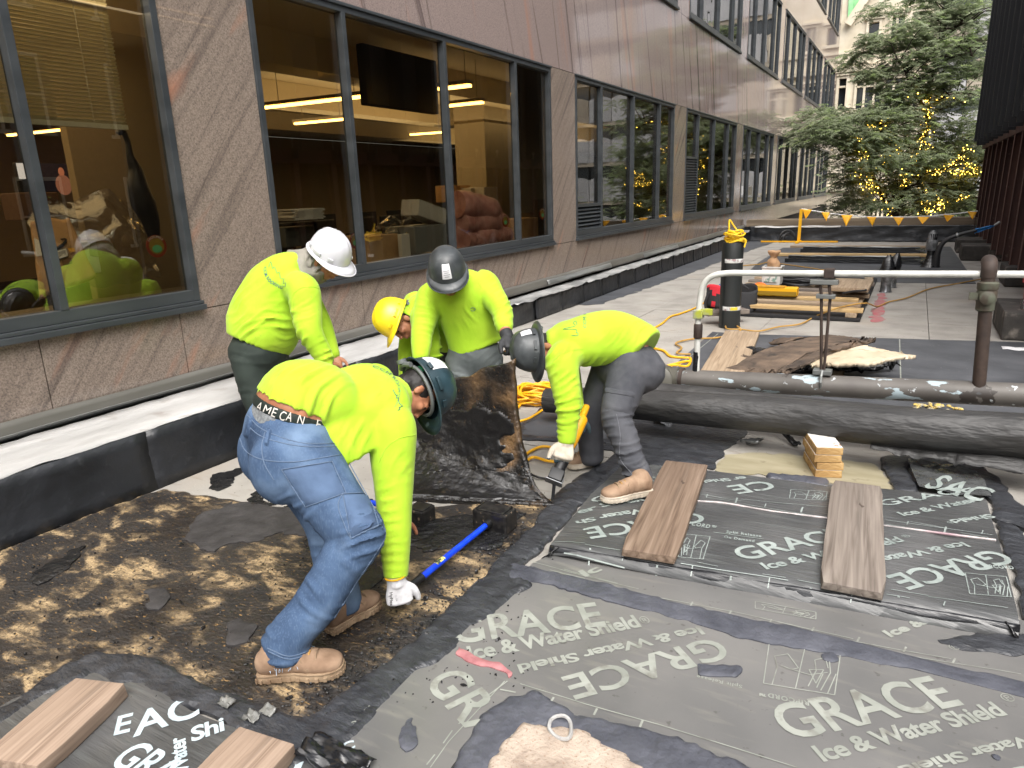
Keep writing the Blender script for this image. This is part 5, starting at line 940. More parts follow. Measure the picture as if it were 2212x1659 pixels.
for i, (u0, u1, vt_, vb) in enumerate(((1733, 1754, 452, 474), (1774, 1793, 458, 478), (1817, 1842, 464, 489), (1872, 1893, 468, 489), (1929, 1953, 469, 488), (1981, 2008, 468, 484), (2038, 2062, 464, 479), (2090, 2110, 457, 474))):
    A, B, C_ = aty(u0, vt_, YF-.02), aty(u1, vt_+1, YF-.02), aty((u0+u1)/2+(-3, 1, -2, 2, 0, -2, -4, 1)[i], vb, YF-.05-.08*(i % 3)); q = MB()
    q.grid(lambda a, b: tuple(A.lerp(B, a).lerp(C_, b)+Vector((0, .03*math.sin(a*5+i)*b, 0))), 6, 6); q.build('pennant', plain('yellow_pennant', c(246,178,24), .6) if i == 0 else bpy.data.materials['yellow_pennant'], pl_, smooth=True, thick=.004)
q = MB(); coil(q, tuple(aty(1707, 502, 24.45)), .3, 3, .03, .01, 3, 18); o = q.build('cable_loop', plain('black_cable', c(24,24,26), .4), smooth=True); o.rotation_euler = (R(75), 0, 0); o.location.z = .05; tag(o, 'black cable loop leaning on the far parapet at the left end', 'cable')
# bucket, cup, paper scrap on the right
rp = Vector((1.42, 10.35, .33)); rk = thing('red_bucket', 'red plastic bucket on the nearest concrete footing', 'bucket', tuple(rp)); REDP = plain('red_plastic', c(206,24,44), .4)
q = MB(); q.lathe([(.16, 0), (.165, .01), (.19, .3), (.0, .06)], 24, Matrix.Translation(rp), cap=False); q.build('pail', REDP, rk, smooth=True); q = MB(); q.lathe([(.19, .27), (.205, .272), (.208, .34), (.19, .345)], 24, Matrix.Translation(rp), cap=False); q.build('rim', REDP, rk, smooth=True)
q = MB(); q.lathe([(.035, 0), (.05, .12), (.052, .122), (.048, .12), (.033, .004), (0, .004)], 16, Matrix.Translation((1.22, 9.95, .331)), cap=False); tag(q.build('plastic_cup', glassmat('clear_plastic', (.9, .9, .9), .08), smooth=True), 'clear plastic cup in front of the red bucket', 'cup')
w0 = PX(zB, 2170, 890); q = MB(); q.grid(lambda a, b: (w0.x-.14+.34*a, w0.y-.09+.16*b, .014+.01*nz(a*4, b*4)), 8, 5); tag(q.build('paper_scrap', plain('white_paper', c(232,232,234), .6), smooth=True, thick=.003), 'white paper scrap on the dark membrane at the right edge', 'paper')
# scrap pile of torn roofing
SCR = mat('torn_brown_roofing', [(.3, c(58,50,44)), (.5, c(92,78,66)), (.7, c(116,98,82))], scale=5, detail=10, rough=.85, bump=.8, bscale=30, dist=.012, stretch=(.6, 2, 1), layers=[dict(s=7, lo=.58, hi=.7, c=c(44,40,38), f=.8, d=8)])
TANF = mat('tan_board_face', [(.3, c(176,160,134)), (.7, c(206,192,168))], scale=4, rough=.85, layers=[dict(s=16, st=(.5, 2, 1), lo=.6, hi=.68, c=c(126,108,86), f=.7, d=8)])
def slab(corn, zs, m, lab, th=.03, bow=.0, seed=0, rg=.012, nu=30, nv=16):
    A, B, C_, D_ = [PX(zB, *p, z) for p, z in zip(corn, zs)]; q = MB()
    def f(a, b):
        p = A.lerp(B, a).lerp(D_.lerp(C_, a), b); e = min(a, 1-a, b, 1-b); k = .05*(1 if e < .01 else 0)
        return (p.x+k*nz(a*13, b*13, seed), p.y+k*nz(a*17, b*15, seed+5), p.z+bow*math.sin(b*PI)*1+rg*nz(a*4, b*4, seed)+.006*nz(a*15, b*15, seed))
    q.grid(f, nu, nv); o = q.build('roofing_scrap', m, smooth=True, thick=th); tag(o, lab, 'scrap', 'torn roofing scrap pile')
slab(((760, 1035), (1330, 1018), (1455, 978), (880, 955)), (.02, .03, .08, .1), TARB, 'black tarry layer at the bottom of the scrap pile', .05, .02, 1)
slab(((830, 1005), (1130, 985), (1240, 940), (960, 945)), (.1, .1, .16, .16), BLKF, 'glossy black torn layer in the middle of the scrap pile', .03, .0, 9)
slab(((370, 1018), (670, 1036), (1250, 825), (1030, 798)), (.04, .05, .3, .26), SCR, 'long brown torn roofing strip on the left of the scrap pile', .035, .07, 2, .02)
slab(((690, 1036), (760, 1036), (1310, 832), (1245, 826)), (.07, .08, .34, .33), SCR, 'narrow dark strip along the edge of the long brown one', .03, .06, 3)
slab(((850, 985), (1290, 972), (1552, 926), (1215, 862)), (.14, .24, .25, .30), TANF, 'pale tan topped board on the right of the scrap pile', .035, .02, 4, .008)
slab(((505, 893), (600, 912), (648, 885), (560, 878)), (.03, .05, .07, .05), TARB, 'small black fragment left of the scrap pile, upper', .02, .02, 5, .02, 10, 8); slab(((475, 945), (545, 962), (600, 935), (520, 930)), (.03, .04, .06, .05), SCR, 'small dark fragment left of the scrap pile, lower', .02, .02, 6, .02, 10, 8)
slab(((665, 858), (760, 850), (890, 815), (700, 835)), (.04, .1, .15, .08), SCR, 'ragged brown fragment at the back left of the scrap pile', .02, .03, 7, .02, 12, 8)
slab(((930, 1055), (1105, 1058), (1125, 1018), (960, 1018)), (.02, .02, .05, .05), WD5, 'pale wood offcut under the scrap pile, next to the hanger', .03, .0, 8, .003, 6, 4)
for i, (P, lab) in enumerate(((((595, 635), (640, 630), (730, 600), (700, 640)), 'curled foil backed scrap on the concrete under the pipes'), (((790, 575), (900, 640), (945, 632), (830, 578)), 'thin black splinter of roofing sticking out under the pipes'), (((100, 520), (200, 540), (235, 485), (140, 485)), 'grey torn flap under the left end of the pipes'))):
    A, B, C_, D_ = [at(*zE(*p), .03+.02*(k > 1)) for k, p in enumerate(P)]; q = MB(); q.grid(lambda a, b: tuple(A.lerp(B, a).lerp(D_.lerp(C_, a), b)+Vector((0, 0, .02*math.sin(a*5)+.02*nz(a*5, b*5, i)))), 10, 6); tag(q.build('roofing_scrap', (STEELF, TARB, GRYM)[i], smooth=True, thick=.008), lab, 'scrap')
# ---- hammers
BLUE = mat('blue_fibreglass', [(.45, c(18,62,214)), (.6, c(26,74,226))], scale=20, rough=.3); BRUB = plain('black_rubber_grip', c(24,25,27), .5); HEADM = mat('worn_black_head', [(.4, c(20,20,22)), (.6, c(44,42,40))], scale=30, rough=.4, layers=[dict(s=40, lo=.64, hi=.7, c=c(150,130,110), f=.7)])
def hammer(label, g0, h0, hs, lab2=True):
    g0 = Vector(g0); h0 = Vector(h0); d = (h0-g0).normalized(); t = thing('sledge_hammer', label, 'hammer', tuple(h0-Vector((0, 0, h0.z))), 'blue handled hammers')
    q = MB(); q.tube([g0+d*.14, g0+d*.2, h0], [.017, .0175, .0165], 12); q.build('handle', BLUE, t, smooth=True)
    q = MB(); q.tube([g0, g0+d*.03, g0+d*.14, g0+d*.155], [.024, .02, .02, .023], 12); q.build('grip', BRUB, t, smooth=True); q = MB(); q.tube([h0-d*.05, h0], [.022, .026], 12); q.build('collar', BRUB, t, smooth=True)
    if lab2:
        s_ = d.cross(Vector((0, 0, 1))).normalized(); u_ = s_.cross(d); q = MB(); p = g0+d*.27
        q.grid(lambda a, b: tuple(p+d*.07*a+(u_*math.cos((b-.5)*1.8)+s_*math.sin((b-.5)*1.8))*.0182), 2, 6); q.build('sticker', mat('yellow_print_sticker', [(.48, c(214,206,120)), (.52, c(60,70,60))], scale=40, rough=.5), t)
    s_ = d.cross(Vector((0, 0, 1))).normalized(); u_ = s_.cross(d); Mx = Matrix((d, s_, u_)).transposed(); q = MB(); q.box(h0+d*.055, hs, Mx); q.box(h0+d*.055+u_*hs[2]*.5, (hs[0]*.9, hs[1]*.8, .012), Mx); q.build('head', HEADM, t, bevel=.012)
hammer('blue handled sledge hammer with its grip under the white gloved hand', at(868, 1282, .07), at(1058, 1128, .075), (.13, .22, .12))
hammer('second blue handled hammer mostly hidden behind the front worker, under the curled slab', at(760, 1075, .06), at(893, 1108, .06), (.12, .13, .1), False)
# ---- cords
YC_ = plain('yellow_cord', c(240,178,28), .5); OC_ = plain('dull_orange_cord', c(176,136,66), .6)
def cord(name, pts, r, m, lab, cat='cord', sub=6):
    q = MB(); q.tube(pts, r, 7, sub=sub); return tag(q.build(name, m, smooth=True), lab, cat)
q = MB(); cc = at(1158, 858, .03); coil(q, tuple(cc), .24, 13, .011, .007, 21, 18); q.tube([tuple(at(u, v, .02)) for u, v in ((1120, 880), (1135, 860), (1165, 850), (1200, 842), (1190, 870), (1150, 900), (1118, 912))], .011, 7, sub=6)
tag(q.build('cord_coil', YC_, smooth=True), 'tangled coil of yellow extension cord on the concrete behind the curled slab', 'cord')
cord('extension_cord', [tuple(at(u, v, .015)) for u, v in ((1200, 968), (1170, 965), (1140, 978), (1122, 995), (1125, 1005))]+[tuple(at(u, v, .02)) for u, v in ((1150, 988), (1180, 995), (1205, 998))], .011, YC_, 'yellow cord looping to the saw beside the slab')
cord('power_lead', [tuple(at(u, v, .02)) for u, v in ((1055, 990), (1090, 998), (1130, 1015), (1160, 1030), (1185, 1033))]+[tuple(aty(1200, 1020, 3.62))], .008, plain('black_lead', c(24,24,26), .5), 'black power lead running into the saw')
cord('extension_cord', [tuple(at(*zB(*p), .015)) for p in ((-120, 800), (5, 735), (60, 690), (120, 672), (205, 640), (270, 605), (330, 600), (345, 550))], .013, YC_, 'yellow cord running across the bare concrete to the red bag')
cord('extension_cord', [tuple(at(*zB(*p), .015)) for p in ((-200, 860), (0, 890), (60, 930), (150, 940), (185, 945), (165, 990), (90, 985), (40, 990))]+[tuple(at(*zB(*p), .02)) for p in ((140, 965), (180, 960))], .014, YC_, 'yellow cord looping past the left foot of the railing')
cord('thin_cord', [tuple(at(*zB(*p), .02)) for p in ((185, 920), (100, 912), (130, 880), (95, 850), (200, 825), (330, 820), (430, 800))]+[tuple(at(*zB(*p), .03)) for p in ((490, 770), (440, 735), (400, 745), (410, 765), (490, 768), (600, 778), (720, 752), (850, 735), (940, 690))]+[tuple(at(*zB(*p), .18)) for p in ((1040, 650), (1130, 625), (1250, 608))]+[tuple(at(*zB(*p), .02)) for p in ((1320, 628), (1390, 600), (1500, 575), (1640, 520), (1800, 490), (1980, 455), (2100, 430))], .011, OC_, 'thin orange cord wandering over the deck past the roll and the lumber')
cord('thin_cord', [tuple(at(*zB(*p), .02)) for p in ((495, 380), (600, 372), (660, 360), (780, 375), (900, 392), (1040, 412), (1200, 420))], .012, OC_, 'thin orange cord crossing the far dark membrane behind the white tub')
# ------------------------------------------------------------------ things behind the glass
def bx_in(name, px_l, px_r, px_t, X, dep, m, lab, cat, z_=Z2, parent=None):
    a, b = atx(*z_(*px_l), X), atx(*z_(*px_r), X); t = atx(*z_(*px_t), X); q = MB(); q.span(X-dep, X, min(a.y, b.y), max(a.y, b.y), min(a.z, b.z), t.z); return tag(q.build(name, m, parent, bevel=.01), lab, cat)
CARD = mat('cardboard', [(.4, c(176,140,98)), (.6, c(196,160,116))], scale=4, rough=.8); WBOX = plain('white_card', c(206,202,194), .7); GREYPL = plain('grey_crate', c(128,130,130), .5); DKOBJ = plain('dark_office_black', c(24,24,26), .5)
sill = MB(); sill.span(-6.3, -5.42, -6, 11, .98, 1.06); tag(sill.build('window_ledge', plain('ledge_laminate', c(96,88,76), .5)), 'long inside ledge under the big windows, piled with boxes', 'ledge')
a = atx(*Z2(640, 205), -6.5); b = atx(*Z2(1022, 310), -6.5); d = atx(*Z2(702, 625), -6.5); q = MB(); q.span(-6.62, -6.5, a.y, b.y+.25, d.z, 3.8); tag(q.build('hanging_display', DKOBJ, bevel=.02), 'big black panel hanging from the ceiling behind the second pane', 'display')
q = MB(); a = atx(*Z2(1365, 700), -7.5); q.span(-8.2, -7.5, a.y, a.y+1.3, .2, 3.9); tag(q.build('office_column', WARMW), 'beige column inside behind the third pane', 'column')
q = MB(); a = atx(*Z2(1565, 700), -5.9); q.span(-6.0, -5.9, a.y, a.y+1.4, 1.5, 3.9); tag(q.build('wall_panel', plain('grey_beige_panel', c(140,128,108), .8)), 'pale panel behind the fourth pane', 'panel')
bx_in('cardboard_box', (697, 1580), (870, 1565), (700, 1402), -5.75, .5, CARD, 'open cardboard box on the ledge behind the second pane', 'box')
bx_in('white_carton', (885, 1560), (935, 1545), (885, 1390), -5.6, .06, WBOX, 'slim white carton leaning beside the cardboard box', 'carton')
bx_in('storage_crate', (965, 1505), (1150, 1480), (970, 1345), -5.7, .5, GREYPL, 'grey plastic crate full of packing behind the second pane', 'crate')
o = bx_in('white_carton', (975, 1300), (1140, 1300), (985, 1215), -5.75, .3, WBOX, 'white carton tipped on top of the grey crate', 'carton'); o.rotation_euler = (R(-14), 0, 0)
q = MB(); pc_ = atx(*Z2(860, 1350), -5.8); q.grid(lambda a, b: (pc_.x-.15*math.sin(b*PI)-.05*nz(a*6, b*6), pc_.y-.35+.75*a, pc_.z-.12+.3*b*(1-.7*abs(a-.5))+.1*nz(a*5, b*5, 2)), 22, 14); tag(q.build('plastic_packing', glassmat('cloudy_plastic', (.8, .8, .78), .22, .02, 9), smooth=True), 'crumpled clear packing plastic behind the second pane', 'plastic')
PKW = mat('pink_bubble_wrap', [(.35, c(186,126,120)), (.65, c(216,164,158))], scale=9, rough=.35, bump=1, bscale=60, dist=.01)
bw_ = thing('bubble_wrap', 'heap of pink bubble wrap rolls behind the third pane', 'bubble wrap', tuple(atx(*Z2(1350, 1480), -5.9)))
for i, (a, b, r) in enumerate((((1200, 1215), (1440, 1260), .22), ((1205, 1330), (1480, 1310), .2), ((1210, 1430), (1500, 1390), .2))):
    A, B = atx(*Z2(*a), -5.85), atx(*Z2(*b), -5.85); q = MB(); q.tube([A+Vector((.03*math.sin(k*2+i), 0, .02*math.sin(k*3)))+(B-A)*k/6 for k in range(7)], [r*.9, r, r*1.05, r, r*.97, r*.9, r*.6], 16, sub=3); q.build('wrap_roll', PKW, bw_, smooth=True)
bx_in('carton', (1190, 1200), (1290, 1190), (1190, 1100), -7.2, .4, CARD, 'brown carton on the desk behind the bubble wrap, left', 'carton'); bx_in('carton', (1290, 1200), (1370, 1195), (1290, 1115), -7.0, .4, WBOX, 'white file carton behind the bubble wrap, middle', 'carton'); bx_in('carton', (1370, 1210), (1450, 1200), (1370, 1110), -6.8, .35, WBOX, 'white lidded carton behind the bubble wrap, right', 'carton')
bx_in('carton', (1585, 1440), (1690, 1425), (1585, 1300), -5.75, .4, CARD, 'brown carton low behind the fourth pane', 'carton'); bx_in('carton', (1690, 1425), (1745, 1415), (1690, 1185), -5.8, .4, plain('dark_carton', c(110,96,80), .8), 'taller dark carton at the right end of the fourth pane', 'carton')
q = MB(); a = atx(*Z2(1640, 1180), -6.1); q.box((a.x, a.y, a.z+.1), (.08, .5, .75)); q.box((a.x+.2, a.y, a.z-.25), (.45, .5, .08)); tag(q.build('chair', plain('brown_leather', c(74,48,36), .5), bevel=.03), 'brown high backed chair behind the fourth pane', 'chair')
q = MB()
for i in range(9): a = atx(*Z2(265, 1300-i*7), -5.8); q.box((a.x, a.y+.02*math.sin(i*2), a.z), (.32, .42+.03*math.sin(i), .014), Matrix.Rotation(.1*math.sin(i*3), 3, 'Z'))
tag(q.build('paper_stack', WBOX), 'loose stack of papers on the ledge behind the first pane', 'papers')
bx_in('carton', (195, 1470), (370, 1450), (195, 1352), -5.8, .3, plain('grey_box', c(84,86,84), .7), 'grey box under the papers behind the first pane', 'carton')
for i, (a, b, z) in enumerate(((190, 540, 1045), (660, 1090, 1085), (1190, 1440, 1090))):
    for X, hh in ((-9, .0), (-12.5, .05)):
        A, B = atx(*Z2(a, z+30), X), atx(*Z2(b, z+20), X); t = thing('desk', 'dark office desk row behind the %s pane, %s' % (('first', 'second', 'third')[i], 'nearer the glass' if X > -10 else 'deeper in the room'), 'desk', (X, (A.y+B.y)/2, .2), 'office desks')
        q = MB(); q.span(X-.8, X, A.y, B.y, .88, .94); q.build('top', DKW, t)
        for k in range(3):
            yy = A.y+(B.y-A.y)*(k+.5)/3; q = MB(); q.span(X-.45, X-.4, yy-.3, yy+.3, 1.1, 1.48); q.span(X-.5, X-.35, yy-.05, yy+.05, .942, 1.1); q.build('monitor', DKOBJ, t, bevel=.01)
        q = MB(); q.span(X-.78, X-.02, A.y+.05, A.y+.1, .2, .87); q.span(X-.78, X-.02, B.y-.1, B.y-.05, .2, .87); q.build('side_panel', DKW, t)
# leftmost window: blind, mailer, plastic, umbrella, screen
SLM = plain('cream_slat', c(206,198,170), .6); y0, y1 = 2.45, 3.6
bl_ = thing('venetian_blind', 'half lowered cream venetian blind in the leftmost window', 'blind', (-5.3, 2.9, 2.4)); q = MB(); q.box((-5.3, (-1+3.62)/2, 2.425), (.035, 4.4, .035)); q.build('bottom_rail', SLM, bl_)
s0 = None
for k in range(44):
    z = 2.455+k*.0262
    if s0 is None: q = MB(); q.box((-5.3, (-1+3.62)/2, z), (.03, 4.4, .0016), Matrix.Rotation(R(-38), 3, 'Y')); s0 = q.build('slat', SLM, bl_)
    else: o = dup(s0); o.location.z = s0.location.z+k*.0262
q = MB()
for yy in (2.75, 3.25): q.tube([(-5.28, yy, 2.44), (-5.28, yy, 3.6)], .003, 5)
q.build('cord', SLM, bl_)
ZI = Z(0, 400, 1.8437)
q = MB(); a = atx(*ZI(520, 400), -6.6); q.span(-6.7, -6.6, a.y, a.y+1.6, .3, 3.4); tag(q.build('wall_panel', plain('tan_partition', c(150,132,100), .85)), 'tan partition panel behind the black umbrella', 'panel')
KR = mat('kraft_mailer', [(.35, c(164,128,86)), (.65, c(186,148,104))], scale=3, rough=.75, bump=.6, bscale=7, dist=.03)
A, B, C_, D_ = [atx(*ZI(*p), X) for p, X in (((290, 1420), -5.5), ((700, 1270), -5.5), ((500, 840), -5.75), ((225, 870), -5.75))]
ml = thing('kraft_mailer', 'large brown kraft mailer with curved arrow logo leaning inside the leftmost window', 'package', (A.x, A.y, 1.06)); fk = lambda a, b: A.lerp(B, a).lerp(D_.lerp(C_, a), b)+Vector((.03*math.sin(a*PI)*math.sin(b*PI)+.012*nz(a*5, b*5), 0, .03*nz(a*3, 2)*b))
q = MB(); q.grid(lambda a, b: tuple(fk(a, b)), 16, 16); q.build('pouch', KR, ml, smooth=True, thick=.05)
def decal(name, pts, m, w=None):
    q = MB()
    if w: q.tube([fk(*p)+Vector((.012, 0, 0)) for p in pts], w, 5, sub=6)
    else: P = [fk(*p)+Vector((.012, 0, 0)) for p in pts]; q.add(P, [tuple(range(len(P)))])
    q.build(name, m, ml)
INK = plain('black_ink', c(28,26,26), .7); decal('logo_smile', [(.25, .60), (.4, .575), (.55, .60), (.64, .66)], INK, [.004, .012, .011, .005]); decal('logo_tip', [(.55, .68), (.65, .68), (.63, .62)], INK, .006)
decal('shipping_label', [(.34, .42), (.60, .42), (.60, .55), (.34, .55)], INK); decal('shipping_label', [(.36, .43), (.59, .43), (.59, .545), (.36, .545)], WBOX); decal('yellow_label', [(.63, .48), (.78, .48), (.78, .54), (.63, .54)], YEL); decal('shipping_label', [(.45, .31), (.64, .31), (.64, .40), (.45, .40)], plain('brown_ink', c(110,80,52), .7)); decal('white_label', [(.0, .53), (.2, .53), (.14, .72), (.0, .78)], WBOX)
for k in range(9):
    x = .39+.02*k; decal('bar', [(x, .45), (x+.008, .45), (x+.008, .52), (x, .52)], INK)
q = MB(); pp = atx(*ZI(680, 850), -5.9); q.grid(lambda a, b: (pp.x+.25*math.sin(b*PI)*math.sin(a*PI)+.06*nz(a*7, b*7), pp.y-.5+1.0*a, pp.z-.55+(.75+.1*nz(a*4, 1))*b*(1-.8*(a-.5)**2)+.06*nz(a*5, b*5, 4)), 30, 22); tag(q.build('plastic_packing', bpy.data.materials['cloudy_plastic'], smooth=True), 'clear crumpled plastic bag beside the kraft mailer', 'plastic')
bx_in('white_carton', (600, 1240), (740, 1240), (610, 1015), -5.7, .12, WBOX, 'white padded carton between the mailer and the plastic', 'carton', ZI)
um = [atx(*ZI(*p), -5.7) for p in ((905, 235), (930, 300), (945, 400), (985, 500), (1000, 620), (1040, 740), (1090, 860), (1120, 980), (1150, 1050))]
ut = thing('umbrella', 'folded black umbrella leaning against the tan partition in the leftmost window', 'umbrella', tuple(um[-1])); q = MB(); q.tube(um, [.02, .022, .03, .055, .085, .10, .075, .05, .03], 12, sub=4); q.build('canopy', DKOBJ, ut, smooth=True); q = MB(); q.tube([um[0]+Vector((0, -.05, .0)), um[0]+Vector((0, -.02, .03)), um[0], um[1]], .022, 8, sub=4); q.build('handle', DKOBJ, ut, smooth=True)
A, B, t = atx(*ZI(150, 660), -7.5), atx(*ZI(575, 660), -7.5), atx(*ZI(300, 445), -7.5); mt_ = thing('wall_monitor', 'lit monitor showing two small figures beside a white page, deep in the leftmost window', 'monitor', (-7.5, (A.y+B.y)/2, A.z))
q = MB(); q.span(-7.55, -7.5, A.y, B.y, A.z, t.z); q.build('case', DKOBJ, mt_, bevel=.01)
def scr(name, f0, f1, g0, g1, col, e): q = MB(); q.span(-7.498, -7.494, A.y+(B.y-A.y)*f0, A.y+(B.y-A.y)*f1, A.z+(t.z-A.z)*g0, A.z+(t.z-A.z)*g1); q.build(name, plain(name, col, .4, emit=col, estr=e), mt_)
scr('white_page', .02, .3, .45, .98, c(214,214,224), .6); scr('dark_picture', .31, .98, .02, .98, c(30,26,36), .3)
sk, sh_ = plain('picture_skin', c(206,130,100), .5, emit=c(206,130,100), estr=.35), plain('picture_shirt', c(176,120,100), .5, emit=c(176,120,100), estr=.3); q = MB(); fy, fz_ = A.y+(B.y-A.y)*.74, A.z; q.ell((-7.49, fy, fz_+(t.z-fz_)*.70), (.006, .030, .042)); q.build('picture_face', sk, mt_); q = MB(); q.ell((-7.49, fy, fz_+(t.z-fz_)*.24), (.006, .08, .10)); q.build('picture_torso', sh_, mt_); q = MB(); q.ell((-7.488, fy+.19, fz_+(t.z-fz_)*.3), (.006, .04, .05)); q.build('picture_face', sk, mt_)
bx_in('carton', (165, 850), (460, 850), (165, 660), -6.9, .3, plain('brown_carton', c(92,66,44), .8), 'brown box below the lit monitor in the leftmost window', 'carton', ZI)
REDS = plain('sticker_red', c(150,60,36), .5); STKY = plain('sticker_ochre', c(150,124,50), .5); GRNS = plain('sticker_green', c(60,110,66), .5)
for i, (p, r, lab) in enumerate(((ZI(1135, 1050), .085, 'round red and green alarm sticker low in the leftmost window'), (Z2(600, 1430), .08, 'round dark sticker low in the first pane behind the white helmet'), (Z2(1492, 1312), .085, 'round sticker over the bubble wrap in the third pane'), (Z2(1712, 1270), .085, 'round sticker low in the fourth pane'))):
    a = atx(*p, -5.072); t_ = thing('window_sticker', lab, 'sticker', tuple(a), 'alarm stickers on the glass'); q = MB(); q.lathe([(0, 0), (r, 0), (r, .003), (0, .003)], 28, Matrix.Translation(a) @ Matrix.Rotation(R(90), 4, 'Y'), cap=False); q.build('disc', REDS, t_)
    q = MB(); q.lathe([(0, 0), (r*.72, 0), (r*.72, .002), (0, .002)], 24, Matrix.Translation(a+Vector((.0032, 0, 0))) @ Matrix.Rotation(R(90), 4, 'Y'), cap=False); q.build('inner_ring', STKY, t_); q = MB(); q.ell(a+Vector((.006, .0, -.02)), (.002, r*.5, r*.35)); q.build('emblem', GRNS, t_)
    v, f = textverts('HOLMES', .02, 1.1); w = v[:, 0].max(); q = MB(); vv = []
    for x, y_, _ in v: an = (x/w-.5)*1.9; rr = r*(.76+.2*y_/.7); vv.append((a.x+.0045, a.y+rr*math.sin(an), a.z+rr*math.cos(an)))
    q.add(vv, f); q.build('lettering', WBOX, t_, fixn=False)
# ------------------------------------------------------------------ people
from mathutils.bvhtree import BVHTree
def Wd(u, v, d): return CAM+ray(u, v)*d
def skinmat(name, a, b): return mat(name, [(.35, a), (.65, b)], scale=14, rough=.5, spec=.4)
SKIN = skinmat('tan_skin', c(150,98,72), c(180,124,94)); HAIR = plain('dark_hair', c(24,20,18), .6)
LIME = mat('hi_vis_lime_knit', [(.4, (.365, .60, .026)), (.6, (.42, .64, .036))], scale=5, rough=.8, spec=.2, sheen=.15, bump=.55, bscale=15, dist=.008, bdetail=7, bstretch=(1.6, .7, 1), layers=[dict(s=5, lo=.62, hi=.85, c=(.30, .42, .05), f=.3, d=8), dict(s=30, lo=.70, hi=.74, c=(.16, .19, .05), f=.35, d=4)])
DENIM = mat('blue_denim', [(.3, c(50,67,92)), (.5, c(74,95,124)), (.7, c(106,128,155))], scale=4.5, detail=8, rough=.9, spec=.2, bump=.5, bscale=22, dist=.007, bdetail=7, layers=[dict(s=160, st=(1, 1, .25), lo=.5, hi=.75, c=c(112,132,158), f=.3, d=2), dict(s=6, lo=.6, hi=.75, c=c(38,44,52), f=.4, d=8)])
STITCH = plain('pale_seam', c(92,110,134), .8); GREYC = mat('charcoal_work_cloth', [(.35, c(58,60,66)), (.65, c(84,85,90))], scale=6, rough=.85, detail=7, bump=.5, bscale=22, dist=.007, bdetail=7, layers=[dict(s=7, lo=.6, hi=.75, c=c(120,118,114), f=.3, d=8)])
DKGRN = mat('dark_work_trousers', [(.35, c(28,38,34)), (.65, c(46,56,50))], scale=6, rough=.8); SLATE = mat('slate_trousers', [(.35, c(74,80,80)), (.65, c(104,110,110))], scale=6, rough=.75)
SUEDE = mat('tan_suede', [(.3, c(116,92,72)), (.5, c(142,116,94)), (.7, c(164,138,114))], scale=11, rough=.9, detail=7, layers=[dict(s=7, lo=.62, hi=.75, c=c(90,70,54), f=.5)]); SOLE = mat('boot_sole', [(.35, c(118,96,74)), (.65, c(160,138,112))], scale=16, rough=.85)
PALESOLE = mat('pale_wedge_sole', [(.35, c(176,164,146)), (.65, c(204,194,178))], scale=14, rough=.85)
WGLOVE = mat('white_knit_glove', [(.4, c(214,214,216)), (.6, c(232,232,234))], scale=30, rough=.85, bump=.3, bscale=300, dist=.002); GPALM = plain('dark_glove_palm', c(62,66,68), .6)
CGLOVE = mat('cream_knit_glove', [(.4, c(176,166,150)), (.6, c(200,190,174))], scale=24, rough=.9); BGLOVE = mat('black_work_glove', [(.4, c(30,31,34)), (.6, c(44,45,48))], scale=20, rough=.7)
def orth(v, t): v = Vector(v); v = v-t*v.dot(t); return v.normalized()
def loft(mb, nodes, n=26, sub=5, ex=2.25, cap=True, flat0=False, flat1=False):
    A = [np.array(list(p)+list(Vector(l))+[a, b]) for p, l, a, b in nodes]
    if cap:
        def endn(e, nx):
            t = (e[:3]-nx[:3]); t = t/np.linalg.norm(t); r = min(e[6], e[7])
            k1 = e.copy(); k1[:3] += t*r*.35; k1[6:] *= .8; k2 = e.copy(); k2[:3] += t*r*.55; k2[6:] *= .35; return [k1, k2]
        s0 = endn(A[0], A[1]); s1 = endn(A[-1], A[-2])
        C_ = ([] if flat0 else s0[::-1])+catmull(A, sub)+([] if flat1 else s1)
    else: C_ = catmull(A, sub)
    vs = []; fs = []; m = len(C_)
    for i, e in enumerate(C_):
        t = Vector(C_[min(i+1, m-1)][:3])-Vector(C_[max(i-1, 0)][:3]); t.normalize(); l = orth(e[3:6], t); f = t.cross(l)
        for k in range(n):
            w = 2*PI*k/n; cc_, ss_ = math.cos(w), math.sin(w); q = (abs(cc_)**ex+abs(ss_)**ex)**(-1/ex)
            vs.append(Vector(e[:3])+l*(e[6]*cc_*q)+f*(e[7]*ss_*q))
    for i in range(m-1):
        for k in range(n): fs.append((i*n+k, i*n+(k+1) % n, (i+1)*n+(k+1) % n, (i+1)*n+k))
    fs += [tuple(range(n-1, -1, -1)), tuple((m-1)*n+k for k in range(n))]
    mb.add(vs, fs)
def limb(mb, pts, rr, n=16, sub=6, lat=None, flat=1., flat1=False):
    nod = []; P = [Vector(p) for p in pts]; t = (P[-1]-P[0]).normalized(); l = orth(lat, t) if lat is not None else t.orthogonal().normalized()
    for p, r in zip(P, rr): nod.append((p, l, r, r*flat))
    loft(mb, nod, n, sub, 2.0, flat1=flat1)
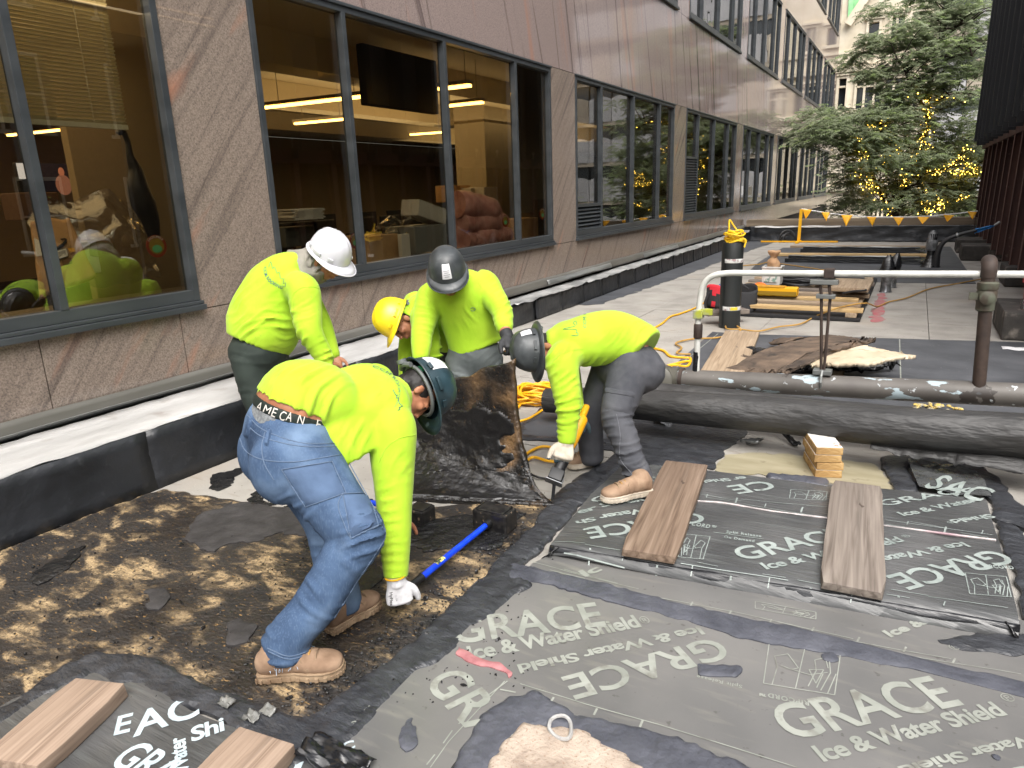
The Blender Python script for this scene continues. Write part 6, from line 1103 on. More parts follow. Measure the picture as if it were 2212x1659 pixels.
def remesh(mb, voxel, smooth_it=4):
    me = bpy.data.meshes.new('tmp'); me.from_pydata(mb.v, [], mb.f); bm = bmesh.new(); bm.from_mesh(me); bmesh.ops.recalc_face_normals(bm, faces=bm.faces); bm.to_mesh(me); bm.free()
    o = bpy.data.objects.new('tmp', me); COL.objects.link(o); md = o.modifiers.new('r', 'REMESH'); md.mode = 'VOXEL'; md.voxel_size = voxel
    if smooth_it: ms_ = o.modifiers.new('s', 'SMOOTH'); ms_.factor = .5; ms_.iterations = smooth_it
    dg = bpy.context.evaluated_depsgraph_get(); m2 = bpy.data.meshes.new_from_object(o.evaluated_get(dg))
    n = len(m2.vertices); v = np.empty(n*3); m2.vertices.foreach_get('co', v); nn = np.empty(n*3); m2.vertices.foreach_get('normal', nn); f = [tuple(p.vertices) for p in m2.polygons]
    bpy.data.objects.remove(o); bpy.data.meshes.remove(me); bpy.data.meshes.remove(m2)
    return v.reshape(-1, 3), nn.reshape(-1, 3), f
def folds(v, nn, F, gn=.0035, gs=7, seed=0):
    """push the cloth in and out: F lists (centre, reach, across-fold direction, wavelength, depth)"""
    d = np.zeros(len(v))
    rn_ = np.array([noise.noise(Vector((x*gs+seed, y*gs, z*gs))) for x, y, z in v]); r2 = np.array([noise.noise(Vector((x*5+seed, y*5+7, z*5))) for x, y, z in v]); r3 = np.array([noise.noise(Vector((x*6.5+seed+20, y*6.5+7, z*6.5))) for x, y, z in v])
    d += gn*rn_
    for cen, reach, dr, wl, dep in F:
        q = v-np.array(cen); w = np.exp(-(q**2).sum(1)/(reach*reach)); dr = np.array(dr, float); dr /= np.linalg.norm(dr)
        ph = (q@dr)/wl*2*PI+4.2*r2+2.2*rn_; s = np.sin(ph); d += 1.8*dep*w*(np.sign(s)*np.abs(s)**.7*.45-.3*np.cos(2*ph)-.1)*np.clip(.55+1.5*r3, 0, 1.5)
    return v+nn*d[:, None]
def cloth(name, mb, mt, parent, F=(), voxel=.012, gn=.0035, seed=0, it=4, label=None, gs=7):
    v, nn, f = remesh(mb, voxel, it); v = folds(v, nn, F, gn, gs, seed); q = MB(); q.add(v, f)
    o = q.build(name, mt, parent, smooth=True, fixn=False, label=label, angle=80); o['_bvh'] = 0; BV[o.name] = BVHTree.FromPolygons([Vector(x) for x in v], f); del o['_bvh']; return o
BV = {}
def hit(o, u, v, lift=.002):
    d = ray(u, v).normalized(); h = BV[o.name].ray_cast(CAM, d)
    return None if h[0] is None else (h[0]+h[1]*lift if h[1].dot(d) < 0 else h[0]-h[1]*lift)
def seam(mb, o, pts, r=.0025, lift=.001, n=10):
    P = []
    C_ = catmull([np.array(p, float) for p in pts], n)
    for p in C_:
        h = hit(o, p[0], p[1], lift)
        if h is not None: P.append(h)
    if len(P) > 2: mb.tube(P, r, 5)
def patch_px(mb, o, quad, lift=.004, nu=10, nv=10):
    A, B, C_, D_ = [np.array(p, float) for p in quad]; G = {}
    for j in range(nv+1):
        for i in range(nu+1):
            p = (A*(1-i/nu)+B*i/nu)*(1-j/nv)+(D_*(1-i/nu)+C_*i/nu)*j/nv; e = i in (0, nu) or j in (0, nv); h = hit(o, p[0], p[1], -.001 if e else lift)
            if h is not None: G[i, j] = h
    vs = []; ix = {}
    for k_, h in G.items(): ix[k_] = len(vs); vs.append(h)
    fs = [(ix[i, j], ix[i+1, j], ix[i+1, j+1], ix[i, j+1]) for i in range(nu) for j in range(nv) if all(k in ix for k in ((i, j), (i+1, j), (i+1, j+1), (i, j+1)))]
    mb.add(vs, fs)
def decal_text(name, o, s, pl, pr, pt, mt, parent, lift=.003, bold=.0, space=1, arc=None):
    v, f = textverts(s, bold, space); w = v[:, 0].max(); pl, pr, pt = [np.array(p, float) for p in (pl, pr, pt)]; bm = bmesh.new()
    bv = [bm.verts.new((p[0], p[1], 0)) for p in v]
    for q in f:
        try: bm.faces.new([bv[i] for i in q])
        except ValueError: pass
    gridcut(bm, .12); bm.verts.index_update(); vs = []; ok = []
    for p in bm.verts:
        a = p.co.x/w; q = pl+(pr-pl)*a+(pt-pl)*p.co.y/.7
        if arc: q = q+(np.array(arc))*4*a*(1-a)
        h = hit(o, q[0], q[1], lift); ok.append(h is not None); vs.append(h if h is not None else Vector((0, 0, 0)))
    fs = [tuple(x.index for x in q.verts) for q in bm.faces if all(ok[x.index] for x in q.verts)]; bm.free(); mb = MB(); mb.add(vs, fs); return mb.build(name, mt, parent, fixn=False)
def frame(fwd, up):
    f = Vector(fwd).normalized(); u = orth(up, f); s = u.cross(f); return f, u, s     # s = the person's left
def head(mb, cen, fwd, up, k=1.):
    f, u, s = frame(fwd, up); M = Matrix((f, s, u)).transposed(); c0 = Vector(cen); P = lambda x, y, z: c0+(f*x+s*y+u*z)*k
    E = lambda x, y, z, a, b, d: mb.ell(P(x, y, z), (a*k, b*k, d*k), M, 18, 12)
    E(-.012, 0, .035, .098, .076, .092); E(.022, 0, -.03, .072, .064, .082); E(.035, 0, -.082, .045, .042, .034)          # skull, face, chin
    E(.078, 0, .018, .022, .052, .014); E(.098, 0, -.018, .016, .012, .03); E(.108, 0, -.036, .014, .017, .012)             # brow, nose bridge, nose tip
    for y in (-1, 1):
        E(.068, y*.04, -.022, .024, .022, .02); E(.078, y*.032, .0, .014, .016, .01); E(-.005, y*.08, -.015, .018, .009, .032); E(-.012, y*.086, -.008, .012, .008, .024)
    E(.088, 0, -.062, .014, .026, .007); E(.086, 0, -.074, .014, .022, .008)                                              # lips
    return f, u, s
def eyes(parent, cen, fwd, up, k=1.):
    f, u, s = frame(fwd, up); M = Matrix((f, s, u)).transposed(); W_ = bpy.data.materials.get('eye_dark') or plain('eye_dark', c(40,28,24), .2); B_ = HAIR
    for y in (-1, 1):
        q = MB(); q.ell(Vector(cen)+(f*.085+s*y*.033+u*.0)*k, (.008*k, .013*k, .006*k), M, 10, 7); q.build('eye', W_, parent, smooth=True)
        q = MB(); q.ell(Vector(cen)+(f*.093+s*y*.034+u*.021)*k, (.008*k, .02*k, .004*k), M, 10, 6); q.build('eyebrow', B_, parent, smooth=True)
def hand(mb, wrist, d, nrm, side, curl=.5, k=1., r=1., spread=.12, thumb=.5, fin=None):
    """palm and five fingers; d = along the hand, nrm = out of the back of the hand, side = towards the thumb"""
    d = Vector(d).normalized(); nrm = orth(nrm, d); sd = d.cross(nrm); sd = sd if sd.dot(Vector(side)) > 0 else -sd; w = Vector(wrist)
    loft(mb, [(w-d*.03*k, sd, .030*k*r, .024*k*r), (w+d*.015*k, sd, .034*k*r, .023*k*r), (w+d*.055*k, sd, .043*k*r, .020*k*r), (w+d*.092*k, sd, .044*k*r, .018*k*r)], 18, 4, 2.6)
    for i, (off, L_, rr) in enumerate(((.031, .076, .0098), (.0105, .084, .0102), (-.0105, .078, .0098), (-.030, .062, .0086))):
        cu = (fin[i] if fin else curl)*1.5; p = w+d*.088*k+sd*off*k; a = 0; q = [p-d*.02*k]; dd = (d+sd*off*spread*30*.12).normalized()
        q.append(p)
        for j, l in enumerate((.45, .32, .25)):
            a += cu*(.75, .95, .6)[j]; v = dd*math.cos(a)-nrm*math.sin(a); p = p+v*L_*l*k; q.append(p)
        limb(mb, q, [rr*1.1*k*r, rr*1.1*k*r, rr*k*r, rr*.95*k*r, rr*.8*k*r], 10, 3)
    p = w+d*.025*k+sd*.03*k; t1 = (sd*.75+d*.6-nrm*.25*thumb*2).normalized(); t2 = (sd*(.55-.5*thumb)+d*.85-nrm*.5*thumb).normalized(); a = p+t1*.04*k; b = a+t2*.036*k; e = b+(t2*.8+d*.3-sd*.25*thumb).normalized()*.028*k
    limb(mb, [p-t1*.015*k, p, a, b, e], [.016*k*r, .017*k*r, .0135*k*r, .012*k*r, .0095*k*r], 10, 3)
    return d, nrm, sd
def hat(root, cen, fwd, up, style, mt, ridges=True, k=1., stick=None, inner=True, tail=()):
    """hard hat: domed shell with ridges, a peak or a full brim, suspension inside"""
    f, u, s = frame(fwd, up); c0 = Vector(cen); a, b, h = .142*k, .118*k, .150*k; P = lambda x, y, z: c0+f*x+s*y+u*z
    h_ = thing('hard_hat', None, None); h_.parent = root; h_.location = (0, 0, 0)
    if style == 'full': bw = lambda w: .042+.018*max(0, math.cos(w))
    else: bw = lambda w: .010+.052*max(0, math.cos(w))**1.6
    n = 48; vs = []; fs = []; rings = [('b', 1.0), ('b', .5), ('b', .08)]+[('d', t) for t in (0, .12, .25, .38, .5, .62, .73, .83, .91, .97)]
    for kind, t in rings:
        for i in range(n):
            w = 2*PI*i/n; cx, sy = math.cos(w), math.sin(w)
            if kind == 'b': e = bw(w)*k*t; vs.append(P((a+e)*cx, (b+e)*sy, -.012*t*t*k-.012*t*k*max(0, cx)))
            else:
                ph = t*PI/2; rr = math.cos(ph)**.8; z = h*math.sin(ph)**.95; y = b*sy*rr; x = a*cx*rr; rd = 0
                if ridges:
                    rd = .008*k*(math.exp(-(y/.013)**2)+.7*math.exp(-((abs(y)-.042)/.009)**2))*sm(.15, .5, t)
                vs.append(P(x*(1+rd*3), y*(1+rd*2), z+rd))
    m = len(rings)
    for j in range(m-1):
        for i in range(n): fs.append((j*n+i, j*n+(i+1) % n, (j+1)*n+(i+1) % n, (j+1)*n+i))
    top = len(vs); vs.append(P(0, 0, h+(.008*k if ridges else 0))); fs += [((m-1)*n+i, (m-1)*n+(i+1) % n, top) for i in range(n)]
    q = MB(); q.add(vs, fs); sh = q.build('shell', mt, h_, smooth=True, thick=.004, angle=60); sh.modifiers[0].offset = 1 if False else -1
    q = MB(); q.tube([P((a+bw(2*PI*i/48)*k)*math.cos(2*PI*i/48), (b+bw(2*PI*i/48)*k)*math.sin(2*PI*i/48), -.024*k*(1 if style == 'full' else .9) - .012*k*max(0, math.cos(2*PI*i/48))+.010*k) for i in range(48)], .004, 6, closed=True); q.build('brim_edge', mt, h_, smooth=True)
    for w in ((.9, 1.57, 2.2) if style != 'none' else ()):
        for sg in (-1, 1):
            q = MB(); x, y = a*math.cos(w), sg*b*math.sin(w); o_ = (f*math.cos(w)/a+s*sg*math.sin(w)/b).normalized(); tn = u.cross(o_)
            q.box(P(x, y, .026*k)+o_*.004, (.010, (.034 if w != 1.57 else .06)*k, .018*k), Matrix((o_, tn, u)).transposed()); q.build('slot_lug', mt, h_, bevel=.003)
    if inner:
        q = MB(); q.tube([P(a*.80*math.cos(2*PI*i/32), b*.82*math.sin(2*PI*i/32), -.018*k) for i in range(32)], .009*k, 6, closed=True); q.tube([P(-a*.84, -.05*k, -.035*k), P(-a*.93, 0, -.045*k), P(-a*.84, .05*k, -.035*k)], .012*k, 8, sub=4); q.lathe([(0, 0), (.021*k, 0), (.021*k, .018*k), (0, .018*k)], 14, Matrix.Translation(P(-a*.97, 0, -.045*k)) @ (-f).to_track_quat('Z', 'Y').to_matrix().to_4x4(), cap=False); q.build('suspension', plain('grey_suspension', c(96,100,100), .5) if 'grey_suspension' not in bpy.data.materials else bpy.data.materials['grey_suspension'], h_, smooth=True)
    if stick:
        w0, z0, wd, hh = stick; q = MB()
        def on(w, t):
            ph = t*PI/2; rr = math.cos(ph)**.8; return P(a*1.012*math.cos(w)*rr, b*1.012*math.sin(w)*rr, h*1.012*math.sin(ph)**.95)
        q.grid(lambda x, y: on(w0+wd*(x-.5), z0+hh*(y-.5)), 8, 8); q.build('sticker', plain('white_sticker', c(226,226,228), .5) if 'white_sticker' not in bpy.data.materials else bpy.data.materials['white_sticker'], h_)
        for j in range(4):
            q = MB(); q.grid(lambda x, y: on(w0+wd*.7*(x-.5)*(1 if j % 2 else .7), z0+hh*(-.36+.13*j+.03*y))+(on(w0, z0)-c0).normalized()*.0015, 6, 1); q.build('print_line', plain('grey_print', c(120,120,126), .6) if 'grey_print' not in bpy.data.materials else bpy.data.materials['grey_print'], h_)
    return h_
def boot(root, heel, toe, ank, up_h=.10, w=.052, sole=None, upper=None, lace=True, shaft=.06):
    heel = Vector(heel); toe = Vector(toe); d = (toe-heel); L_ = d.length; d.normalize(); z = Vector((0, 0, 1)); s = z.cross(d).normalized(); P = lambda x, y, zz: heel+d*x*L_+s*y+z*zz
    mb = MB(); loft(mb, [(P(.06, 0, .065), s, w*.80, .05), (P(.22, 0, .07), s, w*.84, .058), (P(.45, 0, .066), s, w*.92, .05), (P(.66, 0, .054), s, w*1.08, .038), (P(.86, 0, .046), s, w*1.0, .032), (P(.95, 0, .042), s, w*.74, .024)], 22, 4, 2.4)
    limb(mb, [P(.18, 0, .06), P(.2, 0, .1), Vector(ank).lerp(P(.2, 0, .12), .4), Vector(ank)+(Vector(ank)-P(.2, 0, .05)).normalized()*shaft], [.055, .056, .058, .060], 18, 4)
    v, nn, f = remesh(mb, .009, 3); v = folds(v, nn, [(P(.55, 0, .09), .07, d, .035, .006)], .003, 14, 3); q = MB(); q.add(v, f); bt = q.build('boot', upper or SUEDE, root, smooth=True, fixn=False, angle=80); BV[bt.name] = BVHTree.FromPolygons([Vector(x) for x in v], f)
    out = [(.0, .6), (.02, .82), (.12, .9), (.3, .84), (.45, .86), (.62, 1.1), (.78, 1.16), (.9, .98), (.97, .66), (1.0, .3)]
    pl = [P(x, y*w, 0) for x, y in out]+[P(x, -y*w, 0) for x, y in out[::-1]]; q = MB(); q.prism([(p.x, p.y) for p in pl], heel.z+.0, heel.z+.028)
    so_ = q.build('sole', sole or SOLE, bt, bevel=.006, smooth=True)
    q = MB(); q.prism([(p.x, p.y) for p in [P(x, y*w*1.02, 0) for x, y in out]+[P(x, -y*w*1.02, 0) for x, y in out[::-1]]], heel.z+.029, heel.z+.036); q.build('welt', sole or SOLE, bt, bevel=.003, smooth=True)
    q = MB(); rl_ = [P(x, y*w*1.035, .012) for x, y in out]+[P(x, -y*w*1.035, .012) for x, y in out[::-1]]; rl_ = [Vector(p) for p in catmull([tuple(p) for p in rl_+rl_[:1]], 3)]
    for p0_, p1_ in zip(rl_[::2], rl_[1::2]): q.bar(p0_, p0_.lerp(p1_, .8), .006, .017)
    q.build('tread', sole or SOLE, bt, kind='stuff')
    q = MB()
    for y in (-1, 1): q.tube([P(.62, y*w*1.02, .05), P(.55, y*w*.85, .085), P(.47, y*w*.5, .108)], .0025, 5, sub=5)
    q.tube([P(.70, -w*.98, .05), P(.70, -w*.5, .088), P(.70, 0, .097), P(.70, w*.5, .088), P(.70, w*.98, .05)], .003, 5, sub=4); q.build('boot_seam', SOLE, bt, smooth=True)
    if lace:
        q = MB()
        for x in (.36, .44, .52, .6): q.tube([P(x, .032, .098-.07*(x-.36)), P(x+.02, .0, .118-.075*(x-.36)), P(x, -.032, .098-.07*(x-.36))], .0035, 5, sub=3)
        q.build('laces', plain('tan_lace', c(170,130,70), .8) if 'tan_lace' not in bpy.data.materials else bpy.data.materials['tan_lace'], bt, smooth=True)
    return bt
NAVY = plain('navy_shirt_print', c(64,96,110), .7)
def skyline(o, parent, pts):
    q = MB()
    for P_ in pts: seam(q, o, P_, .0016, .002, 3)
    q.build('skyline_print', NAVY, parent)
# the inner body: one continuous skin from head to hands and legs
def bodymesh(root, J, hd, nk, arms, extra=None, voxel=.0085):
    mb = MB(); head(mb, *hd); limb(mb, nk, [.058, .056, .062], 16, 5)
    lt = J['lat']; P = J['spine']; loft(mb, [(P[0], lt, .14, .10), (P[1], lt, .13, .10), (P[2], lt, .14, .10), (P[3], J.get('lat2', lt), .13, .08)], 20, 5)
    for a in arms: limb(mb, a[0], a[1], 14, 5)
    for l in J['legs']: limb(mb, l, [.075, .07, .052, .05, .036], 14, 5)
    if extra: extra(mb)
    v, nn, f = remesh(mb, voxel, 2); q = MB(); q.add(v, f); o = q.build('body', SKIN, root, smooth=True, fixn=False, angle=80); BV[o.name] = BVHTree.FromPolygons([Vector(x) for x in v], f); return o
# ---- worker in the foreground, bent over in blue jeans
ra_ = Vector((.88, -.48, 0)).normalized(); fa_ = Vector((.48, .88, 0)).normalized()
A = thing('person', 'person in blue jeans and lime shirt bending over with a white glove, nearest the camera', 'person', tuple(at(660, 1450, 0)), 'roofers in lime shirts')
up = Vector((0, 0, 1)); pel = Wd(636, 970, 3.05); hipR = pel+ra_*.105-up*.02; hipL = pel-ra_*.105-up*.02; kR = Wd(775, 1158, 2.86); aR = Wd(622, 1400, 2.80); kL = Wd(700, 1125, 3.12); aL = Wd(738, 1296, 3.14)
wst = Wd(662, 898, 3.12); mid = Wd(728, 870, 3.19); chs = Wd(796, 866, 3.26); nb = Wd(862, 852, 3.32); sR = Wd(848, 925, 3.14); sL = Wd(815, 835, 3.46); eR = Wd(852, 1100, 3.12); wR = Wd(856, 1252, 3.10)
eL = Wd(835, 1010, 3.6); wL = Wd(860, 1120, 3.6); hR = Wd(866, 1300, 3.12)
dw = (up*.90+fa_*.44).normalized(); H0 = Wd(648, 873, 3.09)
latT = (sR-sL).normalized(); q = MB()
loft(q, [(H0-dw*.004, ra_, .221, .192), (H0+dw*.02+fa_*.008, ra_, .221, .180), (H0+dw*.02+fa_*.085, ra_, .224, .155), (mid-up*.02, (ra_+latT)/2, .226, .152), (chs, latT, .228, .158), (Wd(838, 860, 3.29), latT, .20, .125), (nb, latT, .10, .09)], 30, 6, flat0=True)
limb(q, [sR.lerp(chs, .35), sR, sR.lerp(eR, .35), sR.lerp(eR, .75), eR, eR.lerp(wR, .45), wR.lerp(eR, .03)], [.10, .107, .102, .088, .080, .070, .056], 18, 6, flat1=True); limb(q, [sL.lerp(chs, .35), sL, eL, wL], [.10, .09, .07, .05], 16, 6)
# loose hem hanging at the belly side
loft(q, [(Wd(735, 905, 3.04), ra_, .06, .13), (Wd(757, 945, 3.03), ra_, .055, .12), (Wd(782, 985, 3.04), ra_, .04, .10)], 18, 5, flat1=True)
n_ = lambda a, b: (Wd(*b)-Wd(*a)).normalized()
FA = [(Wd(700, 850, 2.9), .16, n_((640, 900, 3), (700, 930, 2.95)), .055, .009), (Wd(780, 930, 2.9), .13, n_((760, 900, 3), (820, 920, 3)), .045, .010), (Wd(740, 960, 2.85), .11, n_((700, 950, 3), (760, 940, 3)), .05, .013), (Wd(840, 1000, 2.95), .11, n_((820, 980, 3), (870, 1000, 3)), .05, .007), (Wd(850, 1100, 3), .10, n_((850, 1060, 3), (865, 1130, 3)), .05, .009), (Wd(855, 1215, 3), .10, n_((850, 1180, 3), (858, 1240, 3)), .035, .007), (Wd(600, 860, 2.9), .12, n_((580, 880, 3), (620, 900, 3)), .06, .007), (Wd(820, 820, 3), .12, n_((800, 800, 3), (850, 850, 3)), .06, .006)]
shA = cloth('shirt', q, LIME, A, FA, .011, .004, 1)
q = MB(); loft(q, [(H0-dw*.105, ra_, .212, .188), (H0-dw*.135, ra_, .213, .19), (pel-up*.01, ra_, .215, .19), (pel-up*.05, ra_, .21, .18), (pel-up*.13, ra_, .17, .14)], 28, 6, flat0=True)
for h in (hipR, hipL): q.ell(h-fa_*.08-up*.01, (.14, .14, .16), None, 20, 14)
limb(q, [hipR+up*.03, hipR.lerp(kR, .4), hipR.lerp(kR, .8), kR, kR.lerp(aR, .3), kR.lerp(aR, .65), aR+up*.04, aR-up*.022], [.142, .135, .118, .108, .098, .092, .092, .098], 20, 6, flat1=True)
limb(q, [hipL+up*.03, hipL.lerp(kL, .4), kL, kL.lerp(aL, .4), aL+up*.02, aL-up*.02], [.135, .122, .098, .09, .088, .09], 20, 6, flat1=True)
FJ = [(Wd(800, 1140, 2.7), .14, n_((780, 1100, 2.8), (800, 1180, 2.8)), .05, .012), (Wd(700, 1290, 2.7), .16, n_((740, 1230, 2.8), (690, 1300, 2.8)), .075, .010), (Wd(620, 1395, 2.75), .12, n_((640, 1340, 2.8), (620, 1400, 2.8)), .045, .012), (Wd(690, 1100, 2.9), .12, n_((660, 1040, 2.9), (700, 1130, 2.9)), .06, .010), (Wd(760, 1000, 2.8), .10, n_((740, 960, 2.9), (790, 1000, 2.9)), .05, .008), (Wd(700, 1200, 3), .1, n_((690, 1150, 3), (700, 1230, 3)), .05, .009)]
jeA = cloth('jeans', q, DENIM, A, FJ, .010, .006, 2, 3)
q = MB(); DENIM2 = mat('faded_denim_pocket', [(.3, c(58,76,104)), (.7, c(86,108,138))], scale=7, detail=8, rough=.9, bump=.5, bscale=30, dist=.005); S_ = lambda *p: seam(q, jeA, p, .0022, .0012)
pk_ = lambda a, b: zG(a, b)
S_(pk_(205, 335), pk_(280, 405), pk_(450, 465), pk_(640, 470)); S_(pk_(200, 378), pk_(280, 440), pk_(440, 480), pk_(635, 485)); S_(pk_(170, 440), pk_(200, 505), pk_(280, 545), pk_(420, 555), pk_(560, 535), pk_(650, 520)); S_(pk_(290, 415), pk_(275, 480), pk_(285, 560), pk_(330, 640)); S_(pk_(640, 490), pk_(690, 570), pk_(740, 650), pk_(765, 705), pk_(800, 780), pk_(850, 890), pk_(800, 990), pk_(720, 1110), pk_(600, 1300), pk_(500, 1440)); S_(pk_(650, 700), pk_(760, 712)); S_(pk_(650, 700), pk_(630, 760), pk_(660, 850), pk_(690, 915)); S_(pk_(660, 830), pk_(780, 770)); S_(pk_(690, 912), pk_(815, 850), pk_(840, 870)); S_(pk_(660, 520), pk_(690, 580), pk_(720, 565)); S_(pk_(305, 1440), pk_(400, 1475), pk_(500, 1450)); S_(pk_(300, 1425), pk_(400, 1462), pk_(500, 1436))
q.build('stitching', STITCH, jeA)
for quad in (((365, 590), (600, 555), (665, 700), (480, 765)), ((650, 705), (770, 700), (815, 850), (690, 912))):
    q = MB(); patch_px(q, jeA, [pk_(*p) for p in quad], .008); o = q.build('pocket', DENIM2, jeA, smooth=True); e = MB(); P_ = [pk_(*p) for p in quad]
    for a, b in zip(P_, P_[1:]+P_[:1]): seam(e, jeA, (a, tuple((np.array(a)+np.array(b))/2), b), .002, .004, 5)
    e.build('pocket_stitching', STITCH, o)
for a, b in (((215, 345), (190, 440)), ((305, 395), (285, 480)), ((625, 425), (635, 500))):
    q = MB(); p0, p1 = pk_(*a), pk_(*b); wv = np.array((9, 3)); patch_px(q, jeA, [p0, tuple(np.array(p0)+wv), tuple(np.array(p1)+wv), p1], .011, 4, 8); q.build('belt_loop', DENIM, jeA, smooth=True)
# frayed hem
q = MB(); rr = random.Random(5)
for k in range(70):
    w = rr.random()*2*PI; p = aR-up*.026+Vector((math.cos(w)*.094, math.sin(w)*.094, 0)); q.tube([p, p+Vector((rr.uniform(-.01, .01), rr.uniform(-.01, .01), -rr.uniform(.006, .022)))], .0012, 4)
q.build('frayed_threads', plain('pale_thread', c(176,190,206), .9), jeA)
# grey briefs with black printed waistband, a strip of bare back
q = MB(); loft(q, [(H0-dw*.15, ra_, .203, .179), (H0-dw*.10, ra_, .205, .181), (H0-dw*.05, ra_, .204, .180)], 30, 5, flat0=True, flat1=True); brA = cloth('briefs', q, mat('grey_marl', [(.4, c(104,108,110)), (.6, c(134,138,140))], scale=60, rough=.9), A, (), .011, .001, 3)
q = MB(); loft(q, [(H0-dw*.062, ra_, .211, .187), (H0-dw*.035, ra_, .212, .188), (H0-dw*.014, ra_, .211, .187)], 40, 6, flat0=True, flat1=True); wbA = cloth('waistband', q, plain('black_elastic', c(20,32,26), .7), A, (), .009, .0005, 3)
zW = Z(800, 850, 1.4425)
for i, (chh, x, y, r) in enumerate((('A', 297, 1085, .45), ('M', 338, 1105, .40), ('E', 386, 1122, .38), ('C', 430, 1140, .34), ('A', 468, 1146, .3), ('N', 532, 1162, .28), ('E', 636, 1190, .27), ('A', 682, 1200, .24))):
    a = np.array(zW(x, y)); ex = np.array((math.cos(r), math.sin(r)))*dict(M=15, E=9.5, C=12.5, N=13.5).get(chh, 12.5); ey = np.array((math.sin(r), -math.cos(r)))*19
    a = a+np.array((0, 5)); decal_text('letter', wbA, chh, tuple(a), tuple(a+ex), tuple(a+ey), WBOX, wbA, .003, .0)
sole1 = boot(A, at(560, 1462, .022), at(745, 1447, .022), aR, w=.058, shaft=.04); sole2 = boot(A, at(706, 1368, .02), at(816, 1300, .02), aL, w=.056, shaft=.04)
hdA = Wd(896, 848, 3.36); fwA = Vector((.50, .42, -.80)); upA = (Wd(925, 818, 3.27)-Wd(880, 846, 3.19)).normalized()
upA = (CR*.72+CU*.30+CF*.52).normalized(); fwA = orth(-CU*.9+CR*.2-CF*.05, upA); glv = MB(); dR = (Wd(868, 1322, 3.14)-wR).normalized()
hand(glv, wR+dR*.01, dR, (CAM-wR), CR, .75, 1.08, 1.25, .12, .45, (.55, .75, .85, .9)); limb(glv, [wR-dR*.03, wR+dR*.02], [.041, .040], 14, 4)
v, nn, f = remesh(glv, .0042, 2); g = MB(); g.add(v, f); glA = g.build('glove', [WGLOVE, GPALM], A, smooth=True, fixn=False, angle=80); BV[glA.name] = BVHTree.FromPolygons([Vector(x) for x in v], f)
vw = (CAM-wR).normalized(); org = worldloc(A)
for p in glA.data.polygons:
    if p.normal.dot(vw) < -.12 or (p.center+org-wR).dot(dR) > .15 and p.normal.dot(vw) < .2: p.material_index = 1
q = MB(); q.tube([wR-dR*.022+orth(CR, dR)*.047*math.cos(w)+dR.cross(orth(CR, dR))*.047*math.sin(w) for w in [2*PI*i/20 for i in range(20)]], .004, 6, closed=True); q.build('yellow_cuff_trim', YEL, glA, smooth=True)
zH = Z(1450, 2200, 6.636); decal_text('glove_lettering', glA, 'HyFlex', zH(560, 885), zH(572, 1235), zH(640, 868), INK, glA, .0015, .01); decal_text('glove_lettering', glA, '11-724', zH(700, 965), zH(722, 1105), zH(745, 960), plain('grey_ink', c(120,120,124), .7), glA, .0015)
bdA = bodymesh(A, dict(lat=ra_, spine=[pel+up*.02, wst, mid, chs], legs=[[hipR, hipR.lerp(kR, .5), kR, kR.lerp(aR, .4), aR], [hipL, hipL.lerp(kL, .5), kL, kL.lerp(aL, .4), aL]]), (hdA, fwA, upA), [nb, nb.lerp(hdA, .5), hdA-upA*.03], [([chs, sR, eR, wR], [.07, .06, .045, .03]), ([chs, sL, eL, wL], [.07, .06, .045, .03])],
    lambda mb: (hand(mb, wR+dR*.01, dR, (CAM-wR), CR, .75, 1.0, .95, .12, .45, (.55, .75, .85, .9)), hand(mb, wL, (wL-eL), CAM-wL, CR, .4), loft(mb, [(H0-dw*.06, ra_, .19, .16), (H0-dw*.01, ra_, .207, .183), (H0+dw*.06, ra_, .19, .16)], 24, 4)))
def hair(root, cen, fwd, up, k=1.0, low=-.05):
    f, u, s = frame(fwd, up); M = Matrix((f, s, u)).transposed(); q = MB(); q.ell(Vector(cen)+f*-.022*k+u*.03*k, (.096*k, .083*k, .098*k), M, 24, 16); q.ell(Vector(cen)-f*.055*k-u*.03*k, (.05*k, .066*k, .05*k), M, 18, 12)
    q.v = q.v; v, nn, f_ = remesh(q, .008, 2); v = v+nn*np.array([.004*noise.noise(Vector(x)*60) for x in v])[:, None]; g = MB(); g.add(v, f_); return g.build('hair', HAIR, root, smooth=True, fixn=False, angle=80)
hair(A, hdA, fwA, upA); eyes(bdA, hdA, fwA, upA)
HTEAL = mat('scuffed_teal_helmet', [(.4, c(30,48,54)), (.6, c(44,66,74))], scale=8, rough=.35, layers=[dict(s=14, st=(1, 3, 1), lo=.66, hi=.7, c=c(120,140,146), f=.5, d=7)])
hA = hat(A, hdA+upA*.045, fwA, upA, 'cap', HTEAL, True, 1.1, (PI+.75, .32, .7, .42))
q = MB(); f, u, s = frame(fwA, upA); q.grid(lambda a, b: hdA+u*(.02+.035*b)-f*(.115+.01*math.sin(a*9))*math.cos((a-.5)*1.6)+s*.11*math.sin((a-.5)*1.6), 16, 5); q.build('green_bandana', mat('green_print_cloth', [(.45, c(16,90,54)), (.55, c(30,130,80))], scale=60, rough=.8), hA, smooth=True, thick=.004)
zT = Z(1450, 1350, 4.1475)
decal_text('shirt_lettering', shA, 'CCM ROOFING', zT(60, 400), zT(420, 1070), zT(90, 370), NAVY, shA, .003, .0, 1.1, (28, -10)); skyline(shA, shA, [[zT(*p) for p in ((400, 770), (450, 860), (470, 850), (455, 905), (490, 905), (500, 985), (555, 1035), (500, 1060), (520, 1085), (480, 1105))]])
